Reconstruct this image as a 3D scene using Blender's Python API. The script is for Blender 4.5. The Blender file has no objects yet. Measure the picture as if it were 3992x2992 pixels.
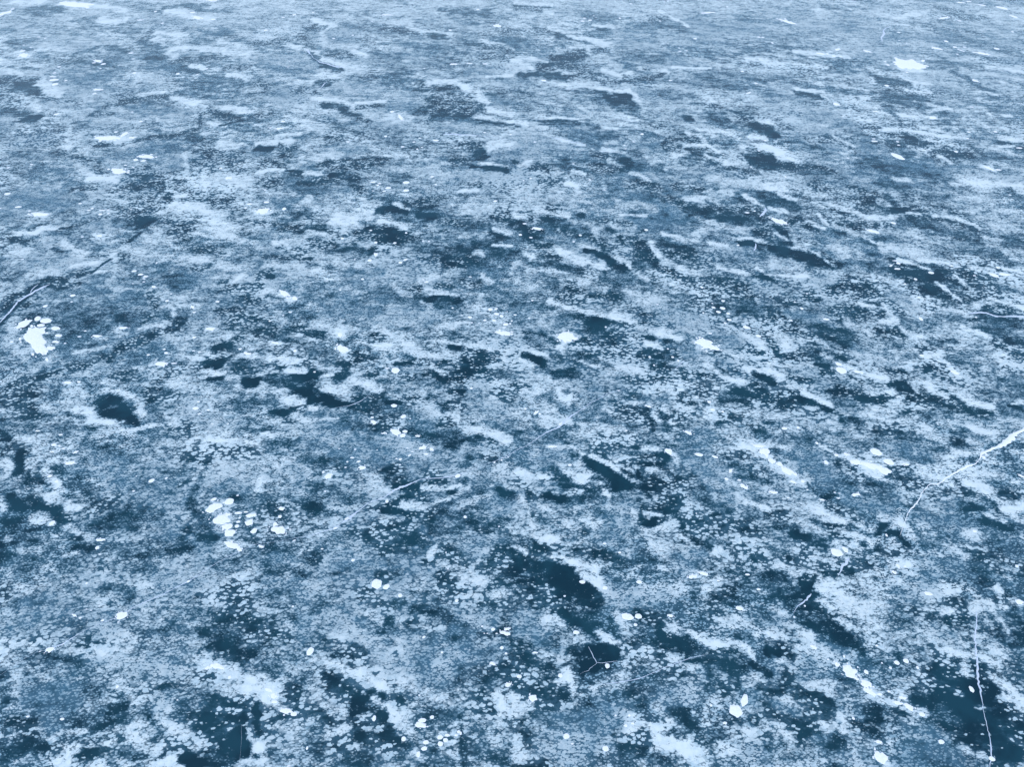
import bpy, math, random
import numpy as np
R = math.radians
sc = bpy.context.scene

# ---------------------------------------------------------------- camera, sky, sun, exposure
cam_d = bpy.data.cameras.new('camera'); cam = bpy.data.objects.new('camera', cam_d)
sc.collection.objects.link(cam); sc.camera = cam
cam.location = (0, 0, 40.0); cam.rotation_euler = (R(90 - 43.0), 0, 0)
cam_d.sensor_width = 36.0; cam_d.lens = 36.0 * 2768.0 / 3992.0
cam_d.clip_start = 0.5; cam_d.clip_end = 20000
SUN_EL, SUN_AZ = 72.0, 190.0                       # azimuth clockwise from +Y
w = bpy.data.worlds.new('World'); sc.world = w; w.use_nodes = True
nt = w.node_tree; nt.nodes.clear()
sky = nt.nodes.new('ShaderNodeTexSky'); sky.sky_type = 'NISHITA'; sky.sun_disc = False
sky.sun_elevation = R(SUN_EL); sky.sun_rotation = R(SUN_AZ)
sky.air_density = 1.0; sky.dust_density = 1.0; sky.ozone_density = 2.0
bg = nt.nodes.new('ShaderNodeBackground'); bg.inputs['Strength'].default_value = 0.15
wo = nt.nodes.new('ShaderNodeOutputWorld')
nt.links.new(sky.outputs[0], bg.inputs[0]); nt.links.new(bg.outputs[0], wo.inputs[0])
sun_d = bpy.data.lights.new('sun', 'SUN'); sun = bpy.data.objects.new('sun', sun_d)
sc.collection.objects.link(sun)
sun_d.energy = 0.9; sun_d.angle = R(20); sun_d.color = (1.0, 0.95, 0.88)
sun.rotation_euler = (R(90 - SUN_EL), 0, R(180 - SUN_AZ)); sun.location = (0, 0, 60)
sc.view_settings.view_transform = 'Standard'; sc.view_settings.look = 'None'
sc.view_settings.exposure = 0.68; sc.view_settings.gamma = 1.0
sc.cycles.max_bounces = 4

# ---------------------------------------------------------------- frost layout, in metres on the lake
# each row: level (0 clear ice .. 9 closed frost) + kind (0 fine, 1 loose flakes, 2 milky), half width, depth factor, points
STROKES = """60 2.67 .29 -98.1 148.8 -49.2 148.8
50 1.86 .32 -92.5 142.2 -74.4 130.4
80 .45 .29 -97.5 152.7 -91.6 151.9
90 .49 .29 -87.6 151.1 -84.9 149.9 -80.8 149.9
80 .4 .29 -80.2 149.6 -75.7 148.4 -73.1 146.2
20 .66 .29 -91.8 148 -86.2 148
20 .55 .3 -89.6 145.1 -84.8 145.8
40 .89 .29 -72.8 151.1 -66.1 145.1
20 .49 .29 -66.6 148.8 -63.7 149.6 -58.5 149.9
30 .4 .3 -61 147.3 -52.8 145.8
80 .39 .3 -65.5 146.6 -62.2 145.1 -59.5 142.2 -54.7 141.2
20 .56 .33 -86.2 129.2 -81.8 129.2
30 .41 .32 -88.4 134.2 -86.7 137.4
30 .47 .31 -79.3 141.5 -75.3 140.1
80 .59 .31 -75.6 140.8 -71.8 138.8 -71.1 140.1
30 .52 .32 -76.2 136.8 -65.8 134.2
21 .36 .32 -64.4 134.8 -62.4 131 -63.6 130.4
80 .41 .32 -62.7 133.5 -57 132.2
70 .58 .34 -61.3 129.2 -58.5 126.2 -55.3 121.6
20 .42 .34 -71.9 122.2 -70.2 124.5 -69.4 126.2
20 .43 .34 -68.2 126.2 -63.6 123.3
20 .68 .33 -63.5 128 -58.2 124.5
10 .42 .35 -59.7 121.1 -56.3 120.6
80 .48 .34 -56.5 125 -52.8 125.6 -43.1 122.2
11 .56 .35 -54.6 119.5 -51.6 120.6 -47.6 120
10 .51 .36 -52.2 115.8 -49.3 114.8
80 .33 .36 -51.1 117.4 -48.7 115.8
11 .59 .36 -45.1 115.8 -41.4 115.8
80 .27 .36 -44.1 113.3 -41.4 112.3
20 .49 .37 -43.1 110.8 -38.8 109.4
80 .46 .34 -82 123.3 -79.3 121.6
70 .54 .36 -79.9 114.3 -73.1 113.3
52 1.6 .37 -68.8 112.8 -62.2 110.8
62 1.03 .38 -68.1 107.6 -62.6 106.2
11 .8 .37 -77.8 110.8 -74.6 110.8 -72.6 110.4
11 .49 .38 -73.1 111.3 -70.5 107.6 -69.7 104.9
10 .78 .38 -74.3 108.5 -71 107.1
11 .47 .39 -68.9 104 -66.2 103.6 -61.7 101.8
80 .55 .38 -71.5 110.4 -68.3 106.2 -66.3 105.3
11 .71 .39 -56.3 102.7 -54.1 103.6 -50.9 104
80 .31 .38 -54.8 105.3 -51.3 106.2
80 .37 .39 -49.7 104.4 -47.2 103.1 -45.2 102.3
11 .58 .39 -57.9 100.6 -55.4 101.8
11 .57 .4 -58.6 97.7 -55.6 98.1
10 .61 .4 -71.6 99.3 -68.3 97.7 -65.5 96.5
00 .4 .41 -66.8 96.9 -65.3 96.9
80 .33 .4 -68.4 101.8 -66.3 98.9
52 1.13 .4 -52.3 98.9 -45.3 97.3
11 .45 .4 -43.1 99.8 -40.8 98.5 -37.8 96.5
01 .64 .41 -41.2 97.3 -38.8 97.3
80 .35 .41 -41.3 95 -38.6 94.2
11 .38 .41 -43.3 98.1 -42.3 94.2
00 .21 .41 -39.5 94.2 -37.1 95.8
80 .49 .4 -40.5 100.2 -36.8 98.9
70 .28 .42 -46.7 92.4 -43.5 93.9
01 .37 .43 -50.3 88.1 -48.1 89.9 -44.6 90.9 -42.3 93.1
11 .33 .44 -53.6 87.8 -51.8 88.1
80 .33 .43 -54.4 90.2 -51.9 89.9 -49.7 90.2
10 .61 .43 -42.5 90.9 -40.9 89.9
11 1.1 .44 -39.9 88.1 -37 85.8 -34.7 83.2
80 .53 .44 -37.8 88.5 -35.3 88.1
80 .28 .42 -41.3 92 -40.4 91.6
30 .88 .45 -63.4 85.8 -56.9 84.4
80 .33 .44 -58 87.4 -56.5 87.4
21 .44 .45 -57.7 86.1 -54 84.4
01 .49 .45 -53.7 83.8 -51.3 82.8
70 .35 .46 -53.9 82.5 -49.3 78.6
80 .42 .47 -50.4 78.9 -47.1 78.3
21 .42 .46 -50.6 81.6 -49.6 80.1
11 .48 .48 -51.6 76 -50.1 77.1 -48.2 76
11 .55 .48 -46.4 76.6 -43.9 77.1 -40.2 78.3
11 .41 .48 -40 78.3 -37.9 77.1
70 .29 .45 -41.4 85.8 -39.7 81.6
70 .62 .47 -35.7 79.2 -31.2 78
52 .87 .45 -46.1 84.8 -41 82.5
60 2.68 .29 -48.1 149.6 0 149.6
52 1.47 .35 -38.2 118.4 -31 115.3
11 .94 .31 -36.9 136.8 -33.3 136.8
11 .66 .32 -35 138.1 -36.5 132.2
21 .6 .33 -43.5 128 -39.8 129.2 -36.6 131
21 .69 .33 -35.9 132.2 -35.1 127.4 -33.3 124.5
90 .38 .31 -36.8 141.5 -33.7 138.8 -31.8 137.4
80 .41 .32 -32.8 136.1 -33.3 132.2
70 .59 .33 -33 131 -31.4 126.8 -26.5 125.6
80 .35 .34 -37.9 126.8 -34.6 125 -32.2 122.8
10 .38 .35 -33.6 123.3 -31.6 120 -29.6 117.4
00 .59 .36 -30 117.4 -27 115.3
80 .32 .35 -30.9 120 -28.7 118.4 -26.4 116.8
21 .57 .34 -30.5 122.2 -25.1 121.6
80 .34 .34 -26.6 123.9 -24 121.6
70 .54 .36 -26.2 114.8 -23.6 114.3
21 .62 .32 -23.3 136.1 -20.8 136.1
11 .53 .32 -20.7 135.4 -16.8 134.2
80 .33 .32 -18.9 136.1 -15.4 134.2 -10.6 132.9
10 .57 .32 -14.6 132.2 -11.7 131
80 .4 .33 -8.5 131 -4.8 128.6 0 125
21 .74 .34 -4.9 126.2 -.4 124.5
20 .8 .33 -9.3 130.4 -6 128.6
30 1.12 .35 -22.8 121.6 -16.7 117.4
20 .77 .3 -13.3 147.3 -4.4 144.4
70 .63 .31 -22.1 138.8 -18.4 139.5
21 .76 .35 -4.8 121.6 0 120.6
40 1.3 .35 -17.6 117.4 -9.3 118.4
52 1.09 .36 -6.4 115.3 -3.7 114.3
10 .25 .37 -3.8 111.8 -1.5 111.8
80 .25 .36 -4 112.5 0 112.8
10 .53 .37 -29.5 109.4 -27.4 109.4
11 .39 .37 -28.6 110.4 -26.6 110.8
21 .75 .37 -25.1 112.3 -21.6 110.8
21 .61 .37 -38.6 109.4 -36.5 108
21 .6 .38 -32.4 106.7 -29.4 105.8
11 .34 .38 -29.5 106.2 -27.9 104.9
62 1.55 .38 -26 107.6 -20.6 105.8
11 .5 .39 -27.7 101.4 -25.9 101.4
00 .69 .4 -26.5 101 -23.4 100.2
00 .58 .4 -24.1 98.5 -21.2 96.9
80 .3 .39 -29 103.6 -25.1 102.7 -22.1 100.6
11 .46 .4 -22 100.2 -18.6 101.4
80 .27 .39 -22.5 101.8 -18.4 102.7
21 .48 .41 -21.2 96.9 -19.5 95
70 .64 .41 -20.7 97.7 -14.5 96.9
70 .4 .41 -24.8 98.9 -23.1 95.8
11 1.04 .38 -13.9 107.6 -11.1 107.1
01 .66 .38 -11.1 107.6 -7.9 108
80 .53 .37 -12.7 109.4 -8.9 110.4 -7.4 108.5
80 .68 .38 -7 107.6 -4.1 103.1
31 .76 .39 -11.8 103.6 -6 104.4
01 .91 .39 -11.6 101.4 -8.3 101.4 -5 100.6
01 .73 .4 -9.8 98.5 -5.7 98.5
10 .57 .4 -13.9 98.9 -12.3 99.8
00 .64 .41 -10.8 97.7 -8.1 96.9 -4 95.8 0 94.6
80 .29 .41 -5.2 97.3 -2.4 96.2 0 95.2
62 1.1 .42 -10.3 94.2 -5.5 93.5
80 .42 .4 -3 99.3 0 97.7
31 .84 .43 -23.9 91.3 -19.9 90.6
21 .45 .43 -24 89.9 -22.4 89.2
40 1.07 .43 -16.8 90.6 -13.7 90.2
80 .39 .43 -33 88.1 -31.3 88.5 -28.7 88.8
00 .39 .44 -32.6 86.8 -30.9 86.9
01 .39 .44 -30.2 87.8 -27.8 87.4
80 .28 .43 -31 90.9 -28.1 91.6
31 .81 .4 -35.4 97.3 -33.4 98.9
21 .59 .44 -29.5 86.1 -28.3 85.8
62 1.03 .44 -23.7 86.4 -19.3 86.4
70 .65 .45 -26.1 84.1 -21.9 84.4
11 .71 .46 -23.4 81.9 -20.5 81.9 -17.7 81.9
11 .58 .45 -23.1 83.2 -16.4 83.2
11 .46 .46 -31.3 82.8 -28 81.9
80 .2 .46 -31 80.7 -27.9 81
01 .34 .47 -26.7 80.4 -25 80.1
80 .35 .47 -24.9 80.1 -23.1 80.4
00 .31 .47 -21.9 79.8 -20.5 80.1
01 .47 .47 -25.2 78.3 -22.1 78.3 -18.9 79.5
21 .62 .47 -30.4 78.3 -27.5 77.7
11 .89 .44 -5.7 87.4 -3.9 86.8
00 .73 .45 -4.9 85.4 -3.6 85.4
80 .6 .44 -2.7 87.8 0 88.1
80 .26 .46 -4.1 83.2 -2.2 82.8 -.5 81.6
00 .4 .46 -5 81.9 -.7 81
21 .87 .45 -7.3 83.8 -5.8 83.5
62 .7 .47 -5.1 80.1 -3.9 79.8
11 .55 .48 -5.8 77.7 -4.1 77.4
40 1.23 .48 -14.5 77.7 -9.6 77.1
80 .3 .48 -6 76 -4.1 76
21 .54 .48 -18.4 76.9 -17.4 76
62 2.47 .32 28.9 134.2 45.6 135.4
60 2.71 .29 1.3 151.9 49.9 151.9
21 .8 .29 .6 148.8 6.8 148
80 .31 .29 .7 151.5 7.8 149.9
80 .44 .3 6.3 146.2 7.6 145.1
30 1.18 .3 13.2 143.6 18.4 142.2
21 .75 .3 25.4 141.5 28.5 142.2
20 .73 .31 26.3 137.4 30.6 135.8
80 .39 .3 28 145.8 29.3 142.9 31.5 137.4
10 .45 .32 15.5 136.1 17.6 134.5
80 .33 .31 14.8 137.8 18 136.4
21 .58 .32 3.9 135.4 7.4 134.2
80 .31 .32 6.6 136.1 9 133.8
10 .52 .33 7.9 132.2 12.1 129.2
10 .39 .33 12.4 127.4 14.2 126.2
80 .44 .33 9.9 131.6 14.1 129.2 15.9 127.4
70 .58 .34 7.4 122.8 9.8 124.5 17.9 128
62 1.82 .32 18.4 132.2 23.3 131
01 1.13 .35 5.3 116.8 8.1 120 11.6 122.2
11 .88 .36 8.5 117.4 12.1 115.8
11 .66 .34 13.7 124.5 15.6 123.9
30 1.14 .34 17.6 124.5 23.6 119.5
70 .65 .35 14.3 120.6 16.8 117.4
80 .37 .35 .2 119.5 2.6 117.4 3.3 115.3
80 .26 .35 3 121.1 5.6 118.9
00 .72 .36 1.2 113.3 4.7 113.3 8.1 111.3
11 .8 .37 9.1 112.3 12.6 111.3 16 110.4
80 .5 .36 14.4 115.3 16.6 112.3 18.2 113.3
11 .61 .37 17.2 111.3 20.7 112.3 23.6 113.3
80 .47 .36 20.2 115.3 24.2 114.8
11 .33 .36 20.8 115.3 21.8 115
62 .93 .35 26 118.4 30.7 118.4
20 .8 .37 27.9 112.3 30.4 111.8 31.2 111.3
80 .22 .36 25.5 116.3 31.3 115.8
70 .55 .35 32.3 117.4 34.8 116.8
80 .26 .35 38.3 120.6 41.5 120
31 .46 .35 36 117.4 40 117.9
40 1.57 .33 37.7 128 41.2 126.2
70 .53 .37 10 109.9 12.4 109
10 .51 .38 9.8 106.7 12.5 106.2 14.1 104.9
00 .84 .39 14.1 103.6 16 102.7 17.3 101.8
00 .44 .38 15.2 105.8 17.1 104.4
90 .31 .38 13 107.8 15.3 106.4 17.4 106.9
80 .31 .38 17.3 106.2 18.3 104.4
80 .27 .39 17.5 103.6 18.7 102.7
20 .62 .4 14.6 100.2 17.7 98.9
30 .93 .39 22.7 104.9 26.3 104
50 1.7 .39 5.3 105.8 10.2 103.6
50 1.3 .4 19.7 98.9 26.3 99.3
21 .59 .4 27.2 101 29.8 100.6
20 .97 .4 27.4 98.5 29.1 97.3
00 .45 .41 24 96.5 24.6 96.5
11 .48 .41 31.1 97.7 33.1 96.5
00 .63 .42 32.5 94.2 34.4 93.1
80 .22 .41 33.8 95.4 34.9 95
80 .37 .43 31.6 90.6 33.4 90.2
11 .3 .43 31.2 89.5 32.6 89
80 .36 .44 31.5 87.8 32.8 87.1
10 .54 .41 3.9 95.4 6.5 95.4 9 95
80 .21 .41 3.8 96.2 5.7 96.7 9.1 96.5
20 .41 .41 10.1 96.5 10.5 93.5 11.7 93.9
80 .32 .41 .1 95.4 2 94.6
10 .28 .42 .1 94.1 1.1 93.9
70 .41 .4 9.7 100.6 10.8 98.1
70 .46 .43 5.2 90.6 6.8 89.2
80 .18 .43 5.9 89.9 9.4 88.1
21 .4 .42 5.7 92 6.9 90.9
62 1.06 .43 .6 90.6 3.7 88.8
20 .61 .43 11.8 90.9 13.9 90.9
80 .23 .42 12.1 93.9 14.2 93.1
11 .45 .44 19.9 87.8 22.2 87.4
11 .39 .44 22.4 87.1 25.3 86.8
10 .38 .45 23.3 85.4 25.9 85.1
80 .22 .44 22.3 88.1 24.6 87.8
80 .3 .44 24.8 88.8 26.4 86.1
80 .38 .43 23.3 91.6 25.1 90.2
21 .46 .43 20.3 89.9 24.2 90.2
80 .36 .45 24.6 84.8 26.7 82.8
01 .59 .44 30.2 87.1 32.3 85.1
00 .87 .45 29.8 83.8 31.5 83.2
10 .57 .46 29.3 82.5 31.5 81.9
80 .36 .45 26.5 83.2 28.9 83.2
11 .51 .45 10.1 85.4 13.2 84.4
00 .65 .45 13.6 83.5 14.4 82.2
20 .44 .44 14.1 86.1 16.2 85.1
80 .32 .44 11.4 86.8 14.2 85.8
80 .34 .46 12 83.5 13.5 81.9
80 .26 .46 17.3 82.5 18.9 81
20 .5 .46 17 81.6 18.3 81.3
70 .44 .45 20.4 85.4 21.2 84.1
20 .58 .45 21 83.2 22.6 83.5
80 .28 .47 14.3 80.4 15.8 79.5 17 77.4
01 .36 .47 15 78.3 17.1 77.4
11 .64 .46 10.1 82.2 13.7 81
00 .29 .45 .4 83.2 1 82.8
80 .5 .45 1 82.5 2.4 83.2
11 .71 .46 2.7 82.2 5.1 80.7
11 .69 .47 3.6 78.3 5.6 78.3
21 .49 .47 7.1 79.5 9.3 79.2
80 .37 .47 7.4 80.4 8.8 80.1
21 .68 .48 13.8 77.1 17.2 76.3
21 .61 .48 19.3 77.1 21.8 76.3
70 .83 .47 23.6 78.3 29 77.7
80 .38 .48 6.7 77.7 7.8 76.9
62 3.06 .32 48.8 140.1 64 135.4 60.2 125
60 2.82 .3 76.6 145.8 94.4 142.2
21 .66 .3 81.2 148.8 85 145.1
80 .43 .3 70.8 142.2 76 144.4
31 .73 .3 78.4 142.2 87.1 142.2
30 .89 .29 60.1 148.8 62.7 147.3
50 1.79 .33 46.6 132.2 60.6 126.2
31 .7 .32 77.8 136.1 82.1 132.2
40 1.38 .33 78.2 130.4 82.5 125
30 .68 .34 62.8 126.8 62.1 123.9
30 .97 .34 43 126.2 48.2 123.9
62 1.06 .34 54 123.9 65.3 123.3
80 .31 .34 46.8 123.9 51.1 122.2 54.9 121.1
20 .67 .35 66.9 118.9 70 116.8
21 .51 .36 45.3 117.4 50.5 115.8
71 .37 .35 45.2 117.1 49.6 116.3
20 .72 .36 55.8 113.3 58.1 112.3
10 .71 .37 55.6 110.8 59.7 110.4
61 .63 .36 56.4 114.8 60.8 112.3
80 .36 .36 61.1 115.3 64.2 114.8
80 .26 .37 60.2 110.8 63.2 109.4
31 .6 .38 57.7 106.7 61.7 105.3
71 .38 .38 58.5 106.7 61.6 105.8
20 .67 .39 56.9 103.6 59.5 103.6
80 .27 .39 57.8 102.7 60.7 100.6
20 .57 .4 57.5 98.9 60.9 98.1
80 .25 .4 58.3 98.9 61.8 100.2
80 .23 .41 53.8 97.7 56.3 97.3 58.4 96.9
20 .39 .4 52.6 100.2 53 96.9
30 1.01 .39 54.4 104.9 58.1 101.4
00 .51 .38 41.9 105.8 43.5 105.3 45.1 104
90 .22 .38 42.1 107.1 44.8 106.7 46.2 105.8
80 .22 .39 45.4 104.4 45.8 103.6
30 .44 .38 48.9 106.2 52.9 105.3
80 .37 .36 75.2 116.8 79.7 114.3
50 1.39 .38 65.3 110.4 73.5 105.8
20 .62 .37 68.9 114.3 70.6 106.7
30 .66 .4 69.7 103.1 70.9 98.9
80 .23 .4 66.4 98.1 69.2 97.3
70 .53 .37 74.6 109.9 75.3 108.5
20 .36 .4 67.1 98.5 69.2 98.9
52 1.76 .41 41.9 97.3 45.4 95.8
11 .39 .42 34.5 93.9 36.3 93.1
31 .55 .41 35.7 96.5 37 94.2
00 .56 .42 34 92 34.9 91.6
80 .32 .41 34.9 95.4 35.7 94.6
31 .75 .43 38.7 89.5 42.6 89.9 43.3 87.4
20 .45 .44 37.7 87.8 39.8 86.1
80 .24 .43 42.3 90.9 44 87.8
90 .39 .44 32.9 87.8 34.3 86.4
80 .32 .45 33.6 85.8 34.9 84.4 35.9 82.8
01 .37 .45 32.7 83.2 34.7 82.5
00 .72 .45 32.2 84.4 31.9 81.9
01 .57 .46 32.7 81.6 35.4 81 38.1 80.7
21 .57 .46 35.7 82.2 39.2 80.7
11 .46 .42 49.2 91.3 52.1 91.6
10 .68 .43 49.1 89.2 52.2 89.2
00 .79 .43 52.1 90.2 53.2 88.5
81 .31 .42 49.9 93.1 53.5 92.4 56.1 91.3
80 .28 .42 55.5 93.5 57.7 92.4
11 .67 .44 53.1 87.8 54.6 87.8 57.7 86.4
61 .39 .43 54.7 89.9 58.3 87.8
81 .28 .43 56.4 90.9 59.5 90.2
01 .66 .45 52.8 85.4 57.5 84.4
10 .52 .44 48.5 87.4 50.2 88.1
62 .44 .44 49.4 86.8 51.1 85.8
20 .38 .44 48.8 86.1 50.6 85.4
80 .29 .45 53.7 84.8 54.3 83.5
11 .43 .45 52.6 83.5 53.6 83.2
30 .77 .43 45.5 91.6 47.1 89.9
52 1.19 .44 45.5 87.4 47.3 86.4
20 .57 .46 43.9 83.2 46.4 82.2
70 .35 .45 41.8 85.4 43.6 84.1
10 .6 .44 63.5 88.5 65.3 86.8
80 .21 .44 62.8 87.8 65 87.8
80 .39 .43 64.2 89.9 66.7 89.5
30 .58 .45 57.6 83.2 61.2 85.1
20 .63 .46 58.1 81.3 61.5 80.1
80 .37 .46 57.9 81.9 59 81.3
80 .3 .48 50.6 77.1 53.9 78.3 60.2 77.1
20 .7 .47 48.4 80.1 52.7 78.6
80 .28 .47 45.7 78.9 47.4 78.6
20 .55 .48 48.9 78 51.3 77.1
10 .35 .48 57.3 76 58.7 75.9
20 .49 .47 35.1 80.1 40.3 78.9
60 .97 .47 30.4 78.3 33.9 78.3
21 .54 .48 35.3 77.1 36.9 76
21 .41 .48 39.6 76.9 40.9 76
80 .48 .48 30.2 76.6 32 76
20 .57 .46 42.9 83.2 47 80.1
52 1.19 .49 -57.3 73.9 -50.4 73.3
30 .67 .49 -51.6 74.4 -49.3 73.9
60 .39 .5 -48.3 71.5 -44.8 71
70 .28 .51 -53.6 70.4 -51.4 70.3
21 .29 .49 -40.1 74.1 -39.1 74.9
11 .72 .5 -41.3 70.2 -40.6 71.7 -39.4 73.9
00 .46 .51 -41.1 68.9 -39.5 68.9
00 .4 .52 -40.7 67.7 -39.8 68
00 .2 .53 -39.5 67.2 -39.8 66.1 -40.2 65.1
11 .24 .53 -41 64.7 -40.2 65.1
80 .35 .49 -38.6 74.4 -37.6 74.7
80 .52 .5 -38.2 72.5 -35.4 72
21 .27 .49 -34.7 73.9 -31.9 74.1
80 .32 .5 -39.2 71 -38.4 71.5
31 .51 .52 -38.3 69.2 -34.7 67.7
62 .76 .52 -45.6 68.2 -42.9 68
61 .3 .53 -44.4 66.1 -42.3 65.8
20 .33 .51 -43.5 69.4 -41.7 68.5
60 .74 .53 -39.4 67 -37 65.4
21 .68 .53 -36.5 67.5 -33.9 65.4
70 .5 .53 -31.3 67 -29.7 65.8
70 .45 .5 -35.4 72 -31.6 70.2
11 .3 .52 -52 67.2 -51.1 68 -50.3 68.2
21 .23 .52 -48.8 67 -46.2 69.2
80 .27 .53 -53.9 66.3 -50.8 66.5
80 .25 .52 -51 67.7 -49 67.5
01 .32 .53 -54.3 66.1 -52.1 64.9
11 .48 .54 -53.2 63.6 -51.9 63.1
11 .36 .54 -52.4 64.5 -50.6 64.5
70 .36 .54 -51.3 63.3 -49.8 63.1
62 1.05 .56 -47.5 60.5 -44.4 60.1
20 .31 .54 -47.4 63.6 -45.3 62.7
70 .36 .54 -47.3 64.9 -45.3 63.1 -43.7 62.2
70 .4 .57 -47.64 58.7 -44.99 58.9
80 .29 .56 -44.2 60.1 -42.2 61
11 .21 .55 -43.2 61.8 -41.8 62.2
00 .18 .56 -41.74 59.1 -41.46 60.33 -40.81 61.6
11 .29 .55 -41.5 63.3 -39.5 61.8
70 .3 .55 -42.3 62.9 -41 62.7
80 .18 .57 -41.28 59.1 -40.59 59.1
70 .21 .55 -41.1 62.2 -39.7 60.5
60 .48 .54 -40.5 63.6 -38.7 62.9
21 .31 .55 -39.9 61.2 -39.7 62.2
01 .23 .57 -42.88 58.3 -41.85 59.1
11 .41 .57 -45.15 57.31 -43.93 58.1 -42.69 58.9
01 .34 .58 -46.89 55.39 -46.22 56.72 -45.33 57.7
01 .31 .6 -47.65 55.58 -47.26 53.55
00 .22 .6 -45.97 56.92 -46.24 55.2 -46.56 54.1 -46.49 52.48 -46.51 51.09
21 .45 .58 -44.53 56.72 -42.46 57.11
11 .31 .6 -45.74 53.55 -45.05 55.02
11 .43 .61 -47.63 53.01 -46.98 53.01
40 1.19 .6 -42.65 53.91 -37.99 53.19
30 .75 .61 -41.98 52.48 -36.48 52.13
20 .53 .61 -35.73 51.61 -33.27 52.13
30 .63 .62 -40.05 50.59 -37.87 50.42
50 1.02 .57 -38.91 58.1 -34.21 57.7
70 .42 .62 -44.62 50.08 -46.16 51.44
60 .71 .64 -44.61 48.44 -42.11 47.33
70 .36 .54 -47.2 64.7 -45.1 62.7
60 .59 .55 -33.3 61.8 -29.5 61
21 .48 .55 -33.3 63.6 -31.4 63.1 -29.9 62.2
21 .35 .56 -32.5 60.1 -30.4 60.1
70 .35 .56 -32.5 61.2 -31.3 61
70 .47 .56 -29.4 60.5 -25.8 60.1
80 .34 .57 -27.28 57.31 -26.43 58.3
11 .62 .58 -26.33 56.34 -24.92 56.92
11 .55 .6 -25.52 55.02 -24.12 53.91
21 .67 .58 -27.79 57.11 -26.44 56.34
60 .39 .59 -34.91 56.53 -33.02 55.02
70 .28 .61 -32.8 53.19 -31.97 53.91 -30.74 51.61
11 .35 .6 -34.59 55.39 -33.5 53.91 -32.78 52.84
10 .32 .61 -32.65 52.48 -31.67 52.13 -30.63 51.61
21 .42 .62 -33.27 52.13 -33.35 50.92
70 .31 .62 -33.49 49.92 -32.38 50.59 -31.5 50.75
21 .32 .62 -31.12 50.59 -29.77 51.27
70 .24 .6 -30.18 54.1 -29.18 53.37
70 .23 .63 -27.55 50.25 -26.66 50.08
21 .62 .64 -30.36 49.92 -32.53 48.77 -34.46 47.18
11 .56 .64 -31.37 49.26 -33.31 48.12 -34.58 46.25
11 .5 .66 -33.59 47.02 -35.45 45.95 -36.54 45.05
11 .49 .67 -35.88 45.35 -37.85 44.9 -38.93 43.88
01 .34 .67 -38.04 44.46 -39.13 43.88 -40.1 43.31
11 .48 .68 -39.76 43.6 -41.21 43.03
70 .26 .65 -38.15 46.87 -35.6 47.49
60 .6 .66 -39.22 46.56 -40.48 45.05
31 .58 .67 -31.34 44.32 -33 43.6
31 .49 .67 -28.08 44.76 -29.51 43.31
80 .22 .66 -30.7 45.5 -29.46 45.05
40 .6 .65 -27.95 47.33 -26.19 46.56
11 .41 .64 -24.31 48.77 -25.51 47.65
00 .51 .64 -25.47 47.49 -25 47.97
11 .5 .66 -24.59 46.25 -26 45.95 -26.7 45.05
00 .39 .66 -25.76 45.2 -24.73 45.05
01 .39 .67 -23.13 44.61 -21.55 44.17
80 .24 .65 -23.6 46.25 -22.18 46.56
80 .16 .67 -25.35 43.88 -23.98 44.17
00 .29 .68 -25.26 43.6 -23.71 43.6
00 .43 .68 -22.2 43.03 -21.32 43.31
70 .39 .68 -23.33 43.6 -22.72 43.17
21 .53 .62 -25.49 51.09 -23.47 51.44
21 .49 .61 -27.18 53.19 -24.92 52.84
30 .41 .64 -37.97 47.81 -36.95 47.81
52 .79 .5 -27.7 72.8 -25.3 72.8
80 .26 .51 -28.5 71 -26.9 70.7
70 .59 .5 -23.6 73.6 -20.7 71
70 .51 .51 -19.3 70.4 -15.4 70.2
31 .39 .51 -22.1 70.2 -21.3 71.5
10 .46 .51 -23.9 69.7 -22.8 70.4
21 .51 .51 -22.5 69.7 -21.3 68.7
80 .3 .52 -19.8 68.7 -17 68.5
00 .42 .5 -15.1 71.5 -13.1 71.7 -11.7 71.2
10 .31 .5 -15.1 71.5 -14.3 71
70 .33 .49 -17.3 73.9 -15.3 73
80 .24 .5 -13.4 72.8 -11.4 71.7
11 .53 .5 -11.9 73.3 -9.3 73.3 -7.2 72.5
11 .4 .49 -8.7 73.9 -6 73.9
21 .4 .49 -6.6 72.5 -5.4 74.7
00 .36 .51 -10.3 70.2 -8.5 69.9
20 .38 .51 -12.6 70.2 -11.5 69.2
80 .38 .52 -14.6 68.9 -11.6 67.7
80 .27 .52 -12.6 68.2 -11.2 66.3
11 .33 .52 -27.8 68.5 -25.9 68.2
11 .45 .52 -25.1 67.7 -22.6 67.7
00 .33 .52 -22.3 67.5 -20 67.2
11 .37 .52 -23.4 66.8 -18.7 67
01 .4 .53 -18.3 66.1 -16.7 66.8 -15.1 67.5
11 .56 .52 -15.7 67.7 -13.1 67.5 -11.9 66.1
01 .74 .53 -16 65.8 -13.8 65.8 -12.4 66.1
11 .39 .53 -11 64.9 -9.3 66.1 -7 67
01 .73 .54 -14 64.5 -11.6 64.9
01 .42 .54 -14.4 63.1 -13 63.1
10 .42 .54 -18.1 63.6 -15.6 63.1
11 .49 .54 -20 64.2 -18.2 64.2
31 .73 .54 -21.7 64.7 -20 64.5
70 .32 .53 -21.8 66.8 -19.8 66.3
70 .37 .53 -23 65.6 -22 64.9
80 .3 .54 -25 64.5 -23.6 64.2
11 .27 .54 -24.8 63.8 -24 63.7
21 .54 .55 -23.4 63.1 -21.3 62.7
11 .36 .55 -25.4 62 -23.5 61.8
11 .47 .55 -23.3 61.2 -20.8 61.4
70 .24 .55 -21.4 62 -20.6 62.2
60 .7 .56 -24.8 60.5 -21.6 60.1
30 .84 .54 -10.3 63.8 -7.8 63.1
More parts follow.
